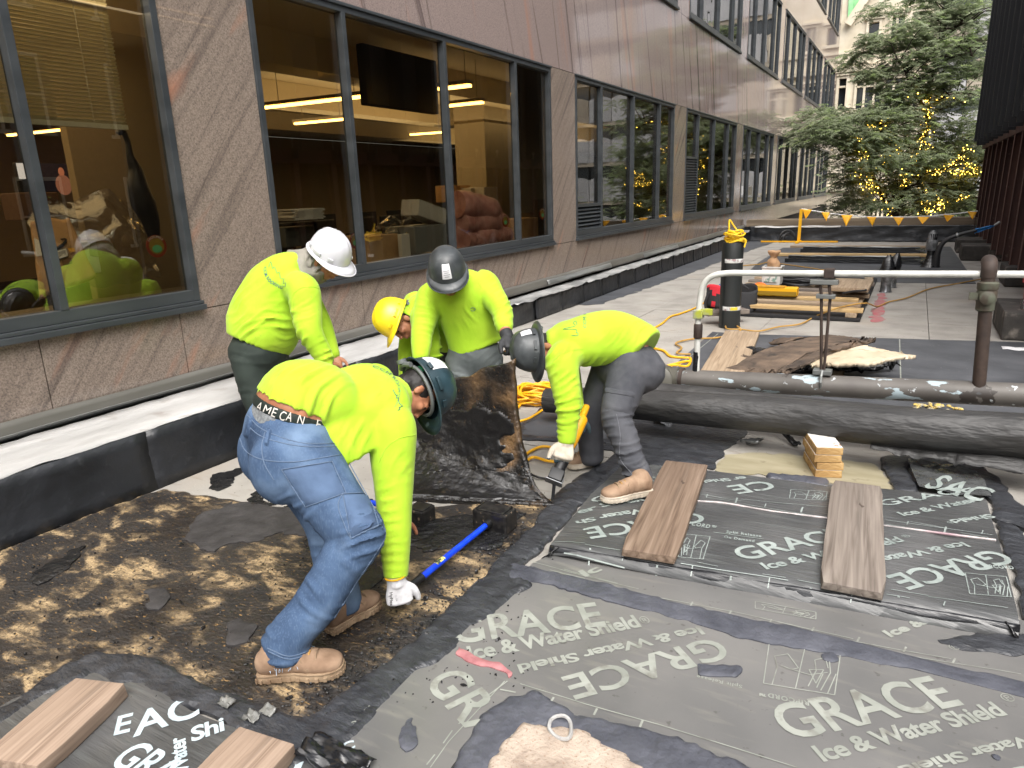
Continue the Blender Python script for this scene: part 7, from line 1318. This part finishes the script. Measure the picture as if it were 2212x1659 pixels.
# ---- worker with the white helmet, by the curb
B = thing('person', 'person in white helmet with grey neck cloth, standing stooped beside the wall', 'person', tuple(at(575, 960, 0)), 'roofers in lime shirts')
fB = (CR*.96+Vector((.15, -.45, 0))).normalized(); fB.z = 0; fB.normalize(); lB = Vector((fB.y, -fB.x, 0)); DB = 5.05
pel = Wd(560, 765, DB); hl = pel-lB*.10-up*.03; hr_ = pel+lB*.10-up*.03; gB = pel.z; kl = hl+Vector((0, 0, -.43*1))+fB*.06; kr = hr_+Vector((0, 0, -.43))+fB*.08; zf = .02
al = Vector((kl.x-fB.x*.06, kl.y-fB.y*.06, .10)); ar = Vector((kr.x-fB.x*.05, kr.y-fB.y*.05, .10)); scB = DB/5.05
wst = Wd(566, 720, DB); mid = Wd(580, 668, DB); chs = Wd(612, 612, DB); nb = Wd(664, 572, DB); sR = Wd(655, 628, DB-.22); sL = Wd(640, 600, DB+.24); eR = Wd(668, 715, DB-.28); wR = Wd(706, 783, DB-.22); eL = Wd(690, 690, DB+.25); wL = Wd(720, 770, DB+.15)
q = MB(); loft(q, [(Wd(556, 745, DB), lB, .22, .215), (wst, lB, .24, .25), (Wd(574, 690, DB), lB, .245, .262), (mid, lB, .24, .245), (chs, lB, .235, .20), (Wd(645, 582, DB), lB, .19, .14), (nb, lB, .09, .085)], 30, 6, flat0=True)
limb(q, [sR.lerp(chs, .4), sR, sR.lerp(eR, .5), eR, eR.lerp(wR, .5), wR], [.12, .115, .105, .09, .075, .058], 18, 6); limb(q, [sL.lerp(chs, .4), sL, eL, wL], [.11, .10, .08, .055], 16, 6)
FB = [(Wd(540, 690, DB-.2), .2, n_((520, 640, 5), (560, 700, 5)), .07, .010), (Wd(600, 700, DB-.25), .15, n_((600, 660, 5), (610, 720, 5)), .06, .012), (Wd(520, 730, DB-.2), .13, n_((500, 720, 5), (520, 750, 5)), .05, .010), (Wd(670, 720, DB-.3), .13, n_((660, 690, 5), (690, 740, 5)), .06, .011), (Wd(700, 775, DB-.25), .1, n_((690, 750, 5), (710, 790, 5)), .045, .009), (Wd(640, 640, DB-.3), .12, n_((620, 620, 5), (650, 650, 5)), .06, .007)]
shB = cloth('shirt', q, LIME, B, FB, .013, .005, 5)
q = MB(); loft(q, [(Wd(558, 745, DB), lB, .20, .20), (pel, lB, .205, .20), (pel-up*.1, lB, .18, .16)], 26, 5)
for h, k_, a_ in ((hl, kl, al), (hr_, kr, ar)): limb(q, [h+up*.03, h.lerp(k_, .5), k_, k_.lerp(a_, .4), a_+up*.05, a_-up*.03], [.128, .118, .098, .094, .09, .09], 20, 5)
trB = cloth('trousers', q, DKGRN, B, [(pel-up*.1+lB*.1, .15, (0, 0, 1), .07, .009), (kr, .15, (0, 0, 1), .06, .010)], .014, .005, 6)
for a_ in (al, ar): boot(B, Vector((a_.x-fB.x*.07, a_.y-fB.y*.07, .016)), Vector((a_.x+fB.x*.24, a_.y+fB.y*.24, .016)), a_, shaft=.03)
hdB = Wd(706, 562, DB-.02); fwB = (fB*.80-up*.55).normalized(); upB = orth(fB*.55+up*.8, fwB)
bdB = bodymesh(B, dict(lat=lB, spine=[pel, wst, mid, chs], legs=[[hl, hl.lerp(kl, .5), kl, kl.lerp(al, .4), al], [hr_, hr_.lerp(kr, .5), kr, kr.lerp(ar, .4), ar]]), (hdB, fwB, upB, 1.12), [nb, nb.lerp(hdB, .5), hdB-upB*.03], [([chs, sR, eR, wR], [.07, .06, .045, .03]), ([chs, sL, eL, wL], [.07, .06, .045, .03])], lambda mb: (hand(mb, wR, wR-eR, CAM-wR, CR, .5), hand(mb, wL, wL-eL, CAM-wL, CR, .5)))
HWHT = plain('white_helmet', c(204,204,210), .25, coat=.3); hB = hat(B, hdB+upB*.055, fwB, upB, 'cap', HWHT, True, 1.16); hair(B, hdB, fwB, upB, 1.1); eyes(bdB, hdB, fwB, upB, 1.12)
q = MB(); f, u, s = frame(fwB, upB); bk = (-fB*.9+up*.1).normalized()
loft(q, [(hdB-f*.06+u*.035, s, .112, .108), (hdB-f*.065-u*.05, s, .120, .118), (hdB.lerp(nb, .55)+bk*.04-u*.04, s, .128, .128), (nb+bk*.03+up*.0, lB, .155, .150), (nb+bk*.05-up*.06+fB*.02, lB, .195, .178)], 28, 6, 2.0)
cloth('neck_cloth', q, mat('grey_cotton', [(.4, c(118,115,106)), (.6, c(142,138,129))], scale=12, rough=.9), B, [(Wd(690, 590, DB-.1), .16, n_((670, 570, 5), (700, 600, 5)), .05, .016), (Wd(665, 575, DB-.1), .12, n_((650, 560, 5), (680, 570, 5)), .045, .014)], .009, .012, 21, 3, gs=11)
zU = Z(800, 850, 1.4425); decal_text('shirt_lettering', shB, 'CCM ROOFING', zU(345, 300), zU(450, 415), zU(358, 285), NAVY, shB, .004, .01, 1.1, (-10, 6)); skyline(shB, shB, [[zU(*p) for p in ((372, 290), (385, 262), (395, 300), (405, 290), (420, 325), (432, 320), (440, 355), (460, 360), (455, 385), (470, 380), (466, 405))]])
# ---- worker with the black helmet facing the camera
Cc = thing('person', 'person in black helmet facing the camera, gripping the slab in a black glove', 'person', tuple(at(1030, 905, 0)), 'roofers in lime shirts')
DC = 5.0; fC = -(CF.copy()); fC.z = 0; fC.normalize(); fC = (fC+CR*.12).normalized(); lC = Vector((-fC.y, fC.x, 0))
lC = lC if lC.dot(CR) > 0 else -lC
pel = Wd(1024, 772, DC+.12); wst = Wd(1022, 728, DC+.08); mid = Wd(1012, 690, DC+.03); chs = Wd(996, 640, DC-.06); nb = Wd(976, 605, DC-.14)
sl_ = Wd(1062, 618, DC-.04); sr_ = Wd(930, 640, DC-.06); el_ = Wd(1082, 668, DC-.2); wl_ = Wd(1092, 718, DC-.36); er_ = Wd(912, 715, DC-.18); wr_ = Wd(908, 775, DC-.3)
sl_ = Wd(1045, 612, DC-.03)
q = MB(); loft(q, [(Wd(1030, 752, DC+.1), lC, .20, .14), (wst, lC, .195, .145), (mid, lC, .20, .15), (chs, lC, .205, .145), (Wd(986, 617, DC-.10), lC, .18, .115), (nb, lC, .085, .08)], 30, 6, flat0=True)
limb(q, [sl_.lerp(chs, .4), sl_, sl_.lerp(el_, .5), el_, el_.lerp(wl_, .5), wl_.lerp(el_, .15)], [.10, .10, .09, .078, .068, .056], 18, 6); limb(q, [sr_.lerp(chs, .4), sr_, sr_.lerp(er_, .5), er_, er_.lerp(wr_, .5), wr_], [.10, .098, .09, .08, .07, .055], 18, 6)
FC = [(Wd(1085, 655, DC-.3), .13, n_((1060, 620, 5), (1090, 680, 5)), .05, .012), (Wd(1065, 625, DC-.2), .10, n_((1050, 610, 5), (1080, 640, 5)), .045, .010), (Wd(915, 690, DC-.3), .13, n_((930, 650, 5), (915, 720, 5)), .055, .011), (Wd(990, 680, DC-.2), .14, n_((960, 690, 5), (1010, 670, 5)), .08, .010), (Wd(905, 755, DC-.35), .1, n_((905, 740, 5), (905, 780, 5)), .035, .008), (Wd(1060, 730, DC-.1), .12, n_((1040, 700, 5), (1060, 740, 5)), .06, .008)]
shC = cloth('shirt', q, LIME, Cc, FC, .012, .004, 8)
hl, hr_ = pel+lC*.10-up*.03, pel-lC*.10-up*.03; kl = hl-up*.42+fC*.08; kr = hr_-up*.42+fC*.10; al, ar = Vector((kl.x, kl.y, .10))-fC*.05, Vector((kr.x, kr.y, .10))-fC*.05; al.z = ar.z = .1
q = MB(); loft(q, [(Wd(1030, 745, DC+.1), lC, .185, .135), (pel, lC, .195, .15), (pel-up*.1, lC, .17, .13)], 26, 5)
for h, k_, a_ in ((hl, kl, al), (hr_, kr, ar)): limb(q, [h+up*.03, h.lerp(k_, .5), k_, k_.lerp(a_, .4), a_+up*.05, a_-up*.03], [.115, .108, .088, .085, .082, .084], 20, 5)
trC = cloth('trousers', q, SLATE, Cc, [(pel-up*.06-lC*.1+fC*.1, .12, lC*.3+up, .045, .011), (pel-up*.08+lC*.1+fC*.1, .12, lC*-.4+up, .05, .011), (pel-up*.2, .12, up, .05, .010)], .013, .004, 9)
for a_ in (al, ar): boot(Cc, Vector((a_.x-fC.x*.07, a_.y-fC.y*.07, .004)), Vector((a_.x+fC.x*.23, a_.y+fC.y*.23, .004)), a_, shaft=.03)
hdC = Wd(968, 596, DC-.26); fwC = (fC*.86-up*.50-CR*.02).normalized(); upC = orth(fC*.5+up*.86-CR*.10, fwC)
dL = (Wd(1118, 775, DC-.46)-wl_).normalized(); g = MB(); hand(g, wl_+dL*.03, dL, (fC*.8+CR*.5+up*.2), CR*-.6-up*.3, .85, 1.1, 1.22, .1, .6, (.8, .9, .95, .95)); limb(g, [wl_+dL*.0, wl_+dL*.05], [.044, .043], 14, 4); v, nn, f = remesh(g, .005, 2); g = MB(); g.add(v, f); g.build('glove', BGLOVE, Cc, smooth=True, fixn=False, angle=80)
bdC = bodymesh(Cc, dict(lat=lC, spine=[pel, wst, mid, chs], legs=[[hl, hl.lerp(kl, .5), kl, kl.lerp(al, .4), al], [hr_, hr_.lerp(kr, .5), kr, kr.lerp(ar, .4), ar]]), (hdC, fwC, upC, 1.1), [nb, nb.lerp(hdC, .5), hdC-upC*.03], [([chs, sl_, el_, wl_, wl_+dL*.03], [.07, .06, .052, .04, .034]), ([chs, sr_, er_, wr_], [.07, .06, .048, .035])],
    lambda mb: (hand(mb, wl_+dL*.03, dL, (fC*.8+CR*.5+up*.2), CR*-.6-up*.3, .85, 1.0, .9, .1, .6, (.8, .9, .95, .95)), hand(mb, wr_, wr_-er_, fC, CR, .6)))
HBLK = mat('chalky_black_helmet', [(.35, c(46,50,52)), (.6, c(66,70,72)), (.75, c(96,99,100))], scale=11, rough=.4, detail=7, layers=[dict(s=7, lo=.64, hi=.72, c=c(140,144,144), f=.4, d=7)])
hC = hat(Cc, hdC+upC*.05, fwC, upC, 'none', HBLK, False, 1.08, (0, .34, .5, .42)); hair(Cc, hdC, fwC, upC, 1.08); eyes(bdC, hdC, fwC, upC, 1.1)
q = MB(); e = hit(shC, *zU(1530, 525), .002)
for P_ in (((1518, 528), (1530, 520), (1545, 528), (1535, 540), (1520, 536)),): seam(q, shC, [zU(*p) for p in P_], .0018, .002, 4)
q.build('chest_print', NAVY, shC)
# ---- worker with the yellow helmet, behind
E_ = thing('person', 'person in yellow helmet bending low behind the one with the black helmet', 'person', tuple(at(940, 900, 0)), 'roofers in lime shirts')
DE = 5.35; fE = (-CR*.75-CF*.35); fE.z = 0; fE.normalize(); lE = Vector((fE.y, -fE.x, 0)); lE = lE if lE.dot(CF) < 0 else -lE
pel = Wd(985, 745, DE+.15); wst = Wd(965, 712, DE+.08); mid = Wd(940, 690, DE); chs = Wd(915, 672, DE-.02); nb = Wd(885, 672, DE-.05); sn = Wd(915, 690, DE-.22); sf = Wd(895, 660, DE+.2); en = Wd(930, 770, DE-.28); wn = Wd(925, 850, DE-.25); ef = Wd(880, 760, DE+.2); wf = Wd(875, 830, DE+.15)
q = MB(); loft(q, [(Wd(990, 735, DE+.13), lE, .20, .16), (wst, lE, .20, .17), (mid, lE, .20, .165), (chs, lE, .20, .145), (Wd(898, 670, DE-.03), lE, .17, .115), (nb, lE, .085, .08)], 28, 6, flat0=True)
limb(q, [sn.lerp(chs, .4), sn, sn.lerp(en, .5), en, wn], [.10, .10, .095, .08, .055], 18, 6); limb(q, [sf.lerp(chs, .4), sf, ef, wf], [.1, .095, .075, .05], 16, 5)
shE = cloth('shirt', q, LIME, E_, [(Wd(940, 760, DE-.3), .14, n_((920, 730, 5), (945, 790, 5)), .05, .012), (Wd(890, 660, DE-.2), .1, n_((880, 640, 5), (900, 670, 5)), .05, .008), (Wd(950, 800, DE-.3), .12, n_((930, 780, 5), (960, 820, 5)), .06, .010)], .013, .004, 12)
hl, hr_ = pel+lE*.10-up*.03, pel-lE*.10-up*.03; kl = hl-up*.40+fE*.05; kr = hr_-up*.40+fE*.08; al, ar = Vector((kl.x, kl.y, .1))-fE*.04, Vector((kr.x, kr.y, .1))-fE*.04
q = MB(); loft(q, [(Wd(992, 738, DE+.13), lE, .185, .14), (pel, lE, .195, .15), (pel-up*.1, lE, .17, .13)], 26, 5)
for h, k_, a_ in ((hl, kl, al), (hr_, kr, ar)): limb(q, [h+up*.03, h.lerp(k_, .5), k_, k_.lerp(a_, .4), a_+up*.05, a_-up*.03], [.115, .108, .088, .085, .082, .084], 20, 5)
cloth('trousers', q, plain('black_trousers', c(30,32,34), .85), E_, (), .015, .005, 13)
for a_ in (al, ar): boot(E_, Vector((a_.x-fE.x*.07, a_.y-fE.y*.07, .004)), Vector((a_.x+fE.x*.23, a_.y+fE.y*.23, .004)), a_, shaft=.03)
hdE = Wd(868, 694, DE-.10); fwE = (-CR*.30-CU*.92-CF*.28).normalized(); upE = orth(-CR*.86+CU*.24-CF*.30, fwE)
bdE = bodymesh(E_, dict(lat=lE, spine=[pel, wst, mid, chs], legs=[[hl, hl.lerp(kl, .5), kl, kl.lerp(al, .4), al], [hr_, hr_.lerp(kr, .5), kr, kr.lerp(ar, .4), ar]]), (hdE, fwE, upE, 1.12), [nb, nb.lerp(hdE, .5), hdE-upE*.03], [([chs, sn, en, wn], [.07, .06, .045, .03]), ([chs, sf, ef, wf], [.07, .06, .045, .03])], lambda mb: (hand(mb, wn, wn-en, CAM-wn, CR, .5), hand(mb, wf, wf-ef, CAM-wf, CR, .5)))
HYEL = plain('yellow_helmet', c(236,208,36), .35, coat=.2); hE = hat(E_, hdE+upE*.05, fwE, upE, 'cap', HYEL, True, 1.10); hair(E_, hdE, fwE, upE, 1.06); eyes(bdE, hdE, fwE, upE, 1.12)
q = MB(); f, u, s = frame(fwE, upE); q.grid(lambda a, b: hdE+u*(.055-.10*b)-f*.118*math.cos((a-.5)*2.6)+s*.112*math.sin((a-.5)*2.6)*(1+.06*math.sin(b*7)), 20, 8); q.build('lime_headcloth', LIME, E_, smooth=True, thick=.005)
# ---- worker sawing on the right
D = thing('person', 'person in wide brimmed black helmet and charcoal trousers, bent over cutting with a saw', 'person', tuple(at(1320, 1060, 0)), 'roofers in lime shirts')
toe = at(1300, 1083, .095); heel = at(1405, 1064, .095); fD = (toe-heel).normalized(); lD = Vector((fD.y, -fD.x, 0)); lD = lD if lD.dot(CF) < 0 else -lD
aN = Wd(1378, 1035, 4.22); kN = Wd(1332, 900, 4.32); hN = Wd(1362, 790, 4.42); aF = Wd(1277, 985, 4.80); kF = Wd(1275, 900, 4.72); hF = hN-lD*.22
pel = (hN+hF)/2; wst = Wd(1365, 748, 4.50); mid = Wd(1320, 730, 4.48); chs = Wd(1255, 738, 4.44); nb = Wd(1192, 738, 4.42); sN = Wd(1215, 782, 4.26); sF = Wd(1215, 735, 4.66); eN = Wd(1228, 880, 4.22); wN = Wd(1224, 952, 4.24); eF = Wd(1235, 840, 4.62); wF = Wd(1245, 900, 4.5)
q = MB(); loft(q, [(Wd(1385, 765, 4.48), lD, .20, .175), (wst, lD, .20, .18), (mid, lD, .205, .175), (chs, lD, .205, .155), (Wd(1216, 738, 4.43), lD, .18, .125), (nb, lD, .09, .085)], 30, 6, flat0=True)
limb(q, [sN.lerp(chs, .35), sN, sN.lerp(eN, .5), eN, eN.lerp(wN, .5), wN], [.105, .108, .092, .078, .066, .056], 18, 6); limb(q, [sF.lerp(chs, .35), sF, eF, wF], [.1, .095, .075, .055], 16, 6)
FD = [(Wd(1240, 800, 4.2), .13, n_((1230, 780, 4), (1270, 820, 4)), .05, .012), (Wd(1320, 790, 4.3), .14, n_((1300, 760, 4), (1340, 800, 4)), .055, .010), (Wd(1225, 880, 4.2), .11, n_((1220, 850, 4), (1235, 900, 4)), .05, .010), (Wd(1222, 940, 4.2), .08, n_((1222, 920, 4), (1222, 960, 4)), .032, .008), (Wd(1390, 740, 4.3), .13, n_((1360, 730, 4), (1400, 770, 4)), .06, .008), (Wd(1210, 760, 4.2), .1, n_((1190, 740, 4), (1220, 770, 4)), .05, .008)]
shD = cloth('shirt', q, LIME, D, FD, .011, .004, 15)
q = MB(); loft(q, [(Wd(1387, 775, 4.48), lD, .19, .165), (Wd(1372, 795, 4.5), lD, .205, .175), (pel-up*.02, lD, .20, .17), (pel-up*.12, lD, .17, .13)], 26, 5)
limb(q, [hN+up*.03, hN.lerp(kN, .5), kN, kN.lerp(aN, .35), kN.lerp(aN, .7), aN+up*.03, aN-up*.03], [.13, .12, .10, .088, .082, .084, .088], 20, 6, flat1=True); limb(q, [hF+up*.03, hF.lerp(kF, .5), kF, aF+up*.05, aF-up*.02], [.125, .115, .095, .085, .085], 20, 6)
FT = [(Wd(1340, 900, 4.2), .13, n_((1330, 860, 4.3), (1345, 930, 4.3)), .05, .012), (Wd(1360, 990, 4.2), .12, n_((1350, 950, 4.2), (1365, 1020, 4.2)), .055, .012), (Wd(1370, 1030, 4.15), .09, n_((1370, 1000, 4.2), (1375, 1040, 4.2)), .04, .010), (Wd(1340, 830, 4.3), .1, n_((1320, 800, 4.3), (1350, 850, 4.3)), .05, .008)]
trD = cloth('trousers', q, GREYC, D, FT, .011, .004, 16)
zR = Z(1400, 900, 1.3823); q = MB(); patch_px(q, trD, [zR(1350, 870), zR(1520, 900), zR(1500, 1010), zR(1350, 985)], .007, 10, 10); pkD = q.build('cargo_pocket', GREYC, trD, smooth=True); q = MB(); patch_px(q, trD, [zR(1348, 860), zR(1525, 890), zR(1520, 925), zR(1348, 898)], .011, 10, 4); q.build('pocket_flap', GREYC, trD, smooth=True)
q = MB(); seam(q, trD, [zR(*p) for p in ((1420, 1010), (1440, 1120), (1440, 1250), (1500, 1330), (1520, 1380))], .002, .001); seam(q, trD, [zR(*p) for p in ((1435, 1375), (1520, 1385), (1600, 1365))], .002, .001); q.build('stitching', plain('grey_seam', c(104,106,112), .8), trD)
boot(D, heel, toe, aN, w=.054, sole=PALESOLE, shaft=.02); boot(D, at(1230, 1008, .012).lerp(at(1292, 1002, .012), 1.0), at(1225, 1010, .012), aF, w=.05, sole=PALESOLE, shaft=.03)
hdD = Wd(1168, 757, 4.42); upD = (-CR*.93+CU*.02-CF*.25).normalized(); fwD = orth(-CU*.95-CF*.25-CR*.12, upD); hnd = (Wd(1212, 1008, 4.20)-wN).normalized()
g = MB(); hand(g, wN+hnd*.005, hnd, CAM-wN+CR*.3, -CR, .8, 1.12, 1.25, .1, .55, (.7, .85, .9, .9)); limb(g, [wN-hnd*.02, wN+hnd*.03], [.044, .042], 14, 4); v, nn, f = remesh(g, .0048, 2); g = MB(); g.add(v, f); glD = g.build('glove', [CGLOVE, plain('teal_palm', c(70,92,100), .6)], D, smooth=True, fixn=False, angle=80); od = worldloc(D)
for p in glD.data.polygons:
    if (p.center+od-wN).dot(hnd) > .125 or p.normal.dot((CAM-wN).normalized()) < -.2: p.material_index = 1
g = MB(); dF = Vector((0, 0, -1)); hand(g, wF, dF, CAM-wF, CR, .7, 1.1, 1.2); v, nn, f = remesh(g, .006, 2); g = MB(); g.add(v, f); g.build('glove', bpy.data.materials['teal_palm'], D, smooth=True, fixn=False, angle=80)
bdD = bodymesh(D, dict(lat=lD, spine=[pel, wst, mid, chs], legs=[[hN, hN.lerp(kN, .5), kN, kN.lerp(aN, .4), aN], [hF, hF.lerp(kF, .5), kF, kF.lerp(aF, .4), aF]]), (hdD, fwD, upD, 1.12), [nb, nb.lerp(hdD, .4), hdD-upD*.03], [([chs, sN, eN, wN], [.07, .06, .045, .03]), ([chs, sF, eF, wF], [.07, .06, .045, .03])], lambda mb: (hand(mb, wN+hnd*.005, hnd, CAM-wN+CR*.3, -CR, .8, 1.0, .9, .1, .55, (.7, .85, .9, .9)), hand(mb, wF, dF, CAM-wF, CR, .7)))
hD = hat(D, hdD+upD*.045, fwD, upD, 'full', HBLK, True, 1.0, (PI*.75, .3, .4, .3)); hair(D, hdD, fwD, upD, 1.08); eyes(bdD, hdD, fwD, upD, 1.12)
decal_text('shirt_lettering', shD, 'CCM R', zR(1256, 542), zR(1254, 455), zR(1240, 542), NAVY, shD, .003, .0, 1.1); skyline(shD, shD, [[zR(*p) for p in ((1175, 582), (1208, 583), (1210, 568), (1200, 566), (1200, 550), (1130, 548), (1195, 532), (1185, 515), (1200, 505), (1205, 525))]])
# ---- the saw in his hand
SAWY = plain('saw_yellow', c(236,170,24), .45); sT = Wd(1256, 905, 4.42); sH = Wd(1206, 1018, 4.22); sG = wN+hnd*.09
saw = thing('reciprocating_saw', 'yellow and black reciprocating saw in the cream gloved hand, blade down', 'saw', tuple(at(1195, 1085, 0))); dS = (sH-sT).normalized()
q = MB(); limb(q, [sT, sT.lerp(sH, .35), sT.lerp(sH, .62)], [.042, .040, .034], 14, 4); q.tube([sT, sT-dS*.10+CF*.02], .022, 10); q.build('motor_body', SAWY, saw, smooth=True)
q = MB(); x_ = orth(CR, dS); y_ = dS.cross(x_); Mx = Matrix((dS, x_, y_)).transposed(); limb(q, [sT.lerp(sH, .55), sT.lerp(sH, .8), sH], [.036, .038, .034], 14, 4); q.box(sH+dS*.035, (.075, .085, .075), Mx); q.build('gear_case', BRUB, saw, bevel=.008, smooth=True)
q = MB(); q.box(sH+dS*.078, (.006, .11, .06), Mx); q.box(sH+dS*.06+x_*.05, (.05, .004, .03), Mx); q.build('shoe', plain('shoe_steel', c(120,122,124), .4, .6), saw, bevel=.002)
bt_ = Wd(1194, 1078, 4.22); q = MB(); q.bar(sH+dS*.06, bt_, .020, .0035, up=y_); q.build('blade', DKOBJ, saw)

for o, P_ in ((shB, [zU(*p) for p in ((505, 560), (510, 455), (560, 410), (630, 405), (688, 425))]), (shA, [zU(*p) for p in ((1000, 1400), (1040, 1320), (1110, 1265), (1205, 1243))]), (shD, [zR(*p) for p in ((1068, 735), (1110, 690), (1160, 668), (1240, 655))]), (shC, [zU(*p) for p in ((1255, 430), (1290, 480), (1325, 560))]), (shC, [zU(*p) for p in ((1560, 380), (1580, 420), (1560, 520))])):
    q = MB(); seam(q, o, P_, .0022, .0005); q.build('shoulder_seam', LIME, o, smooth=True)
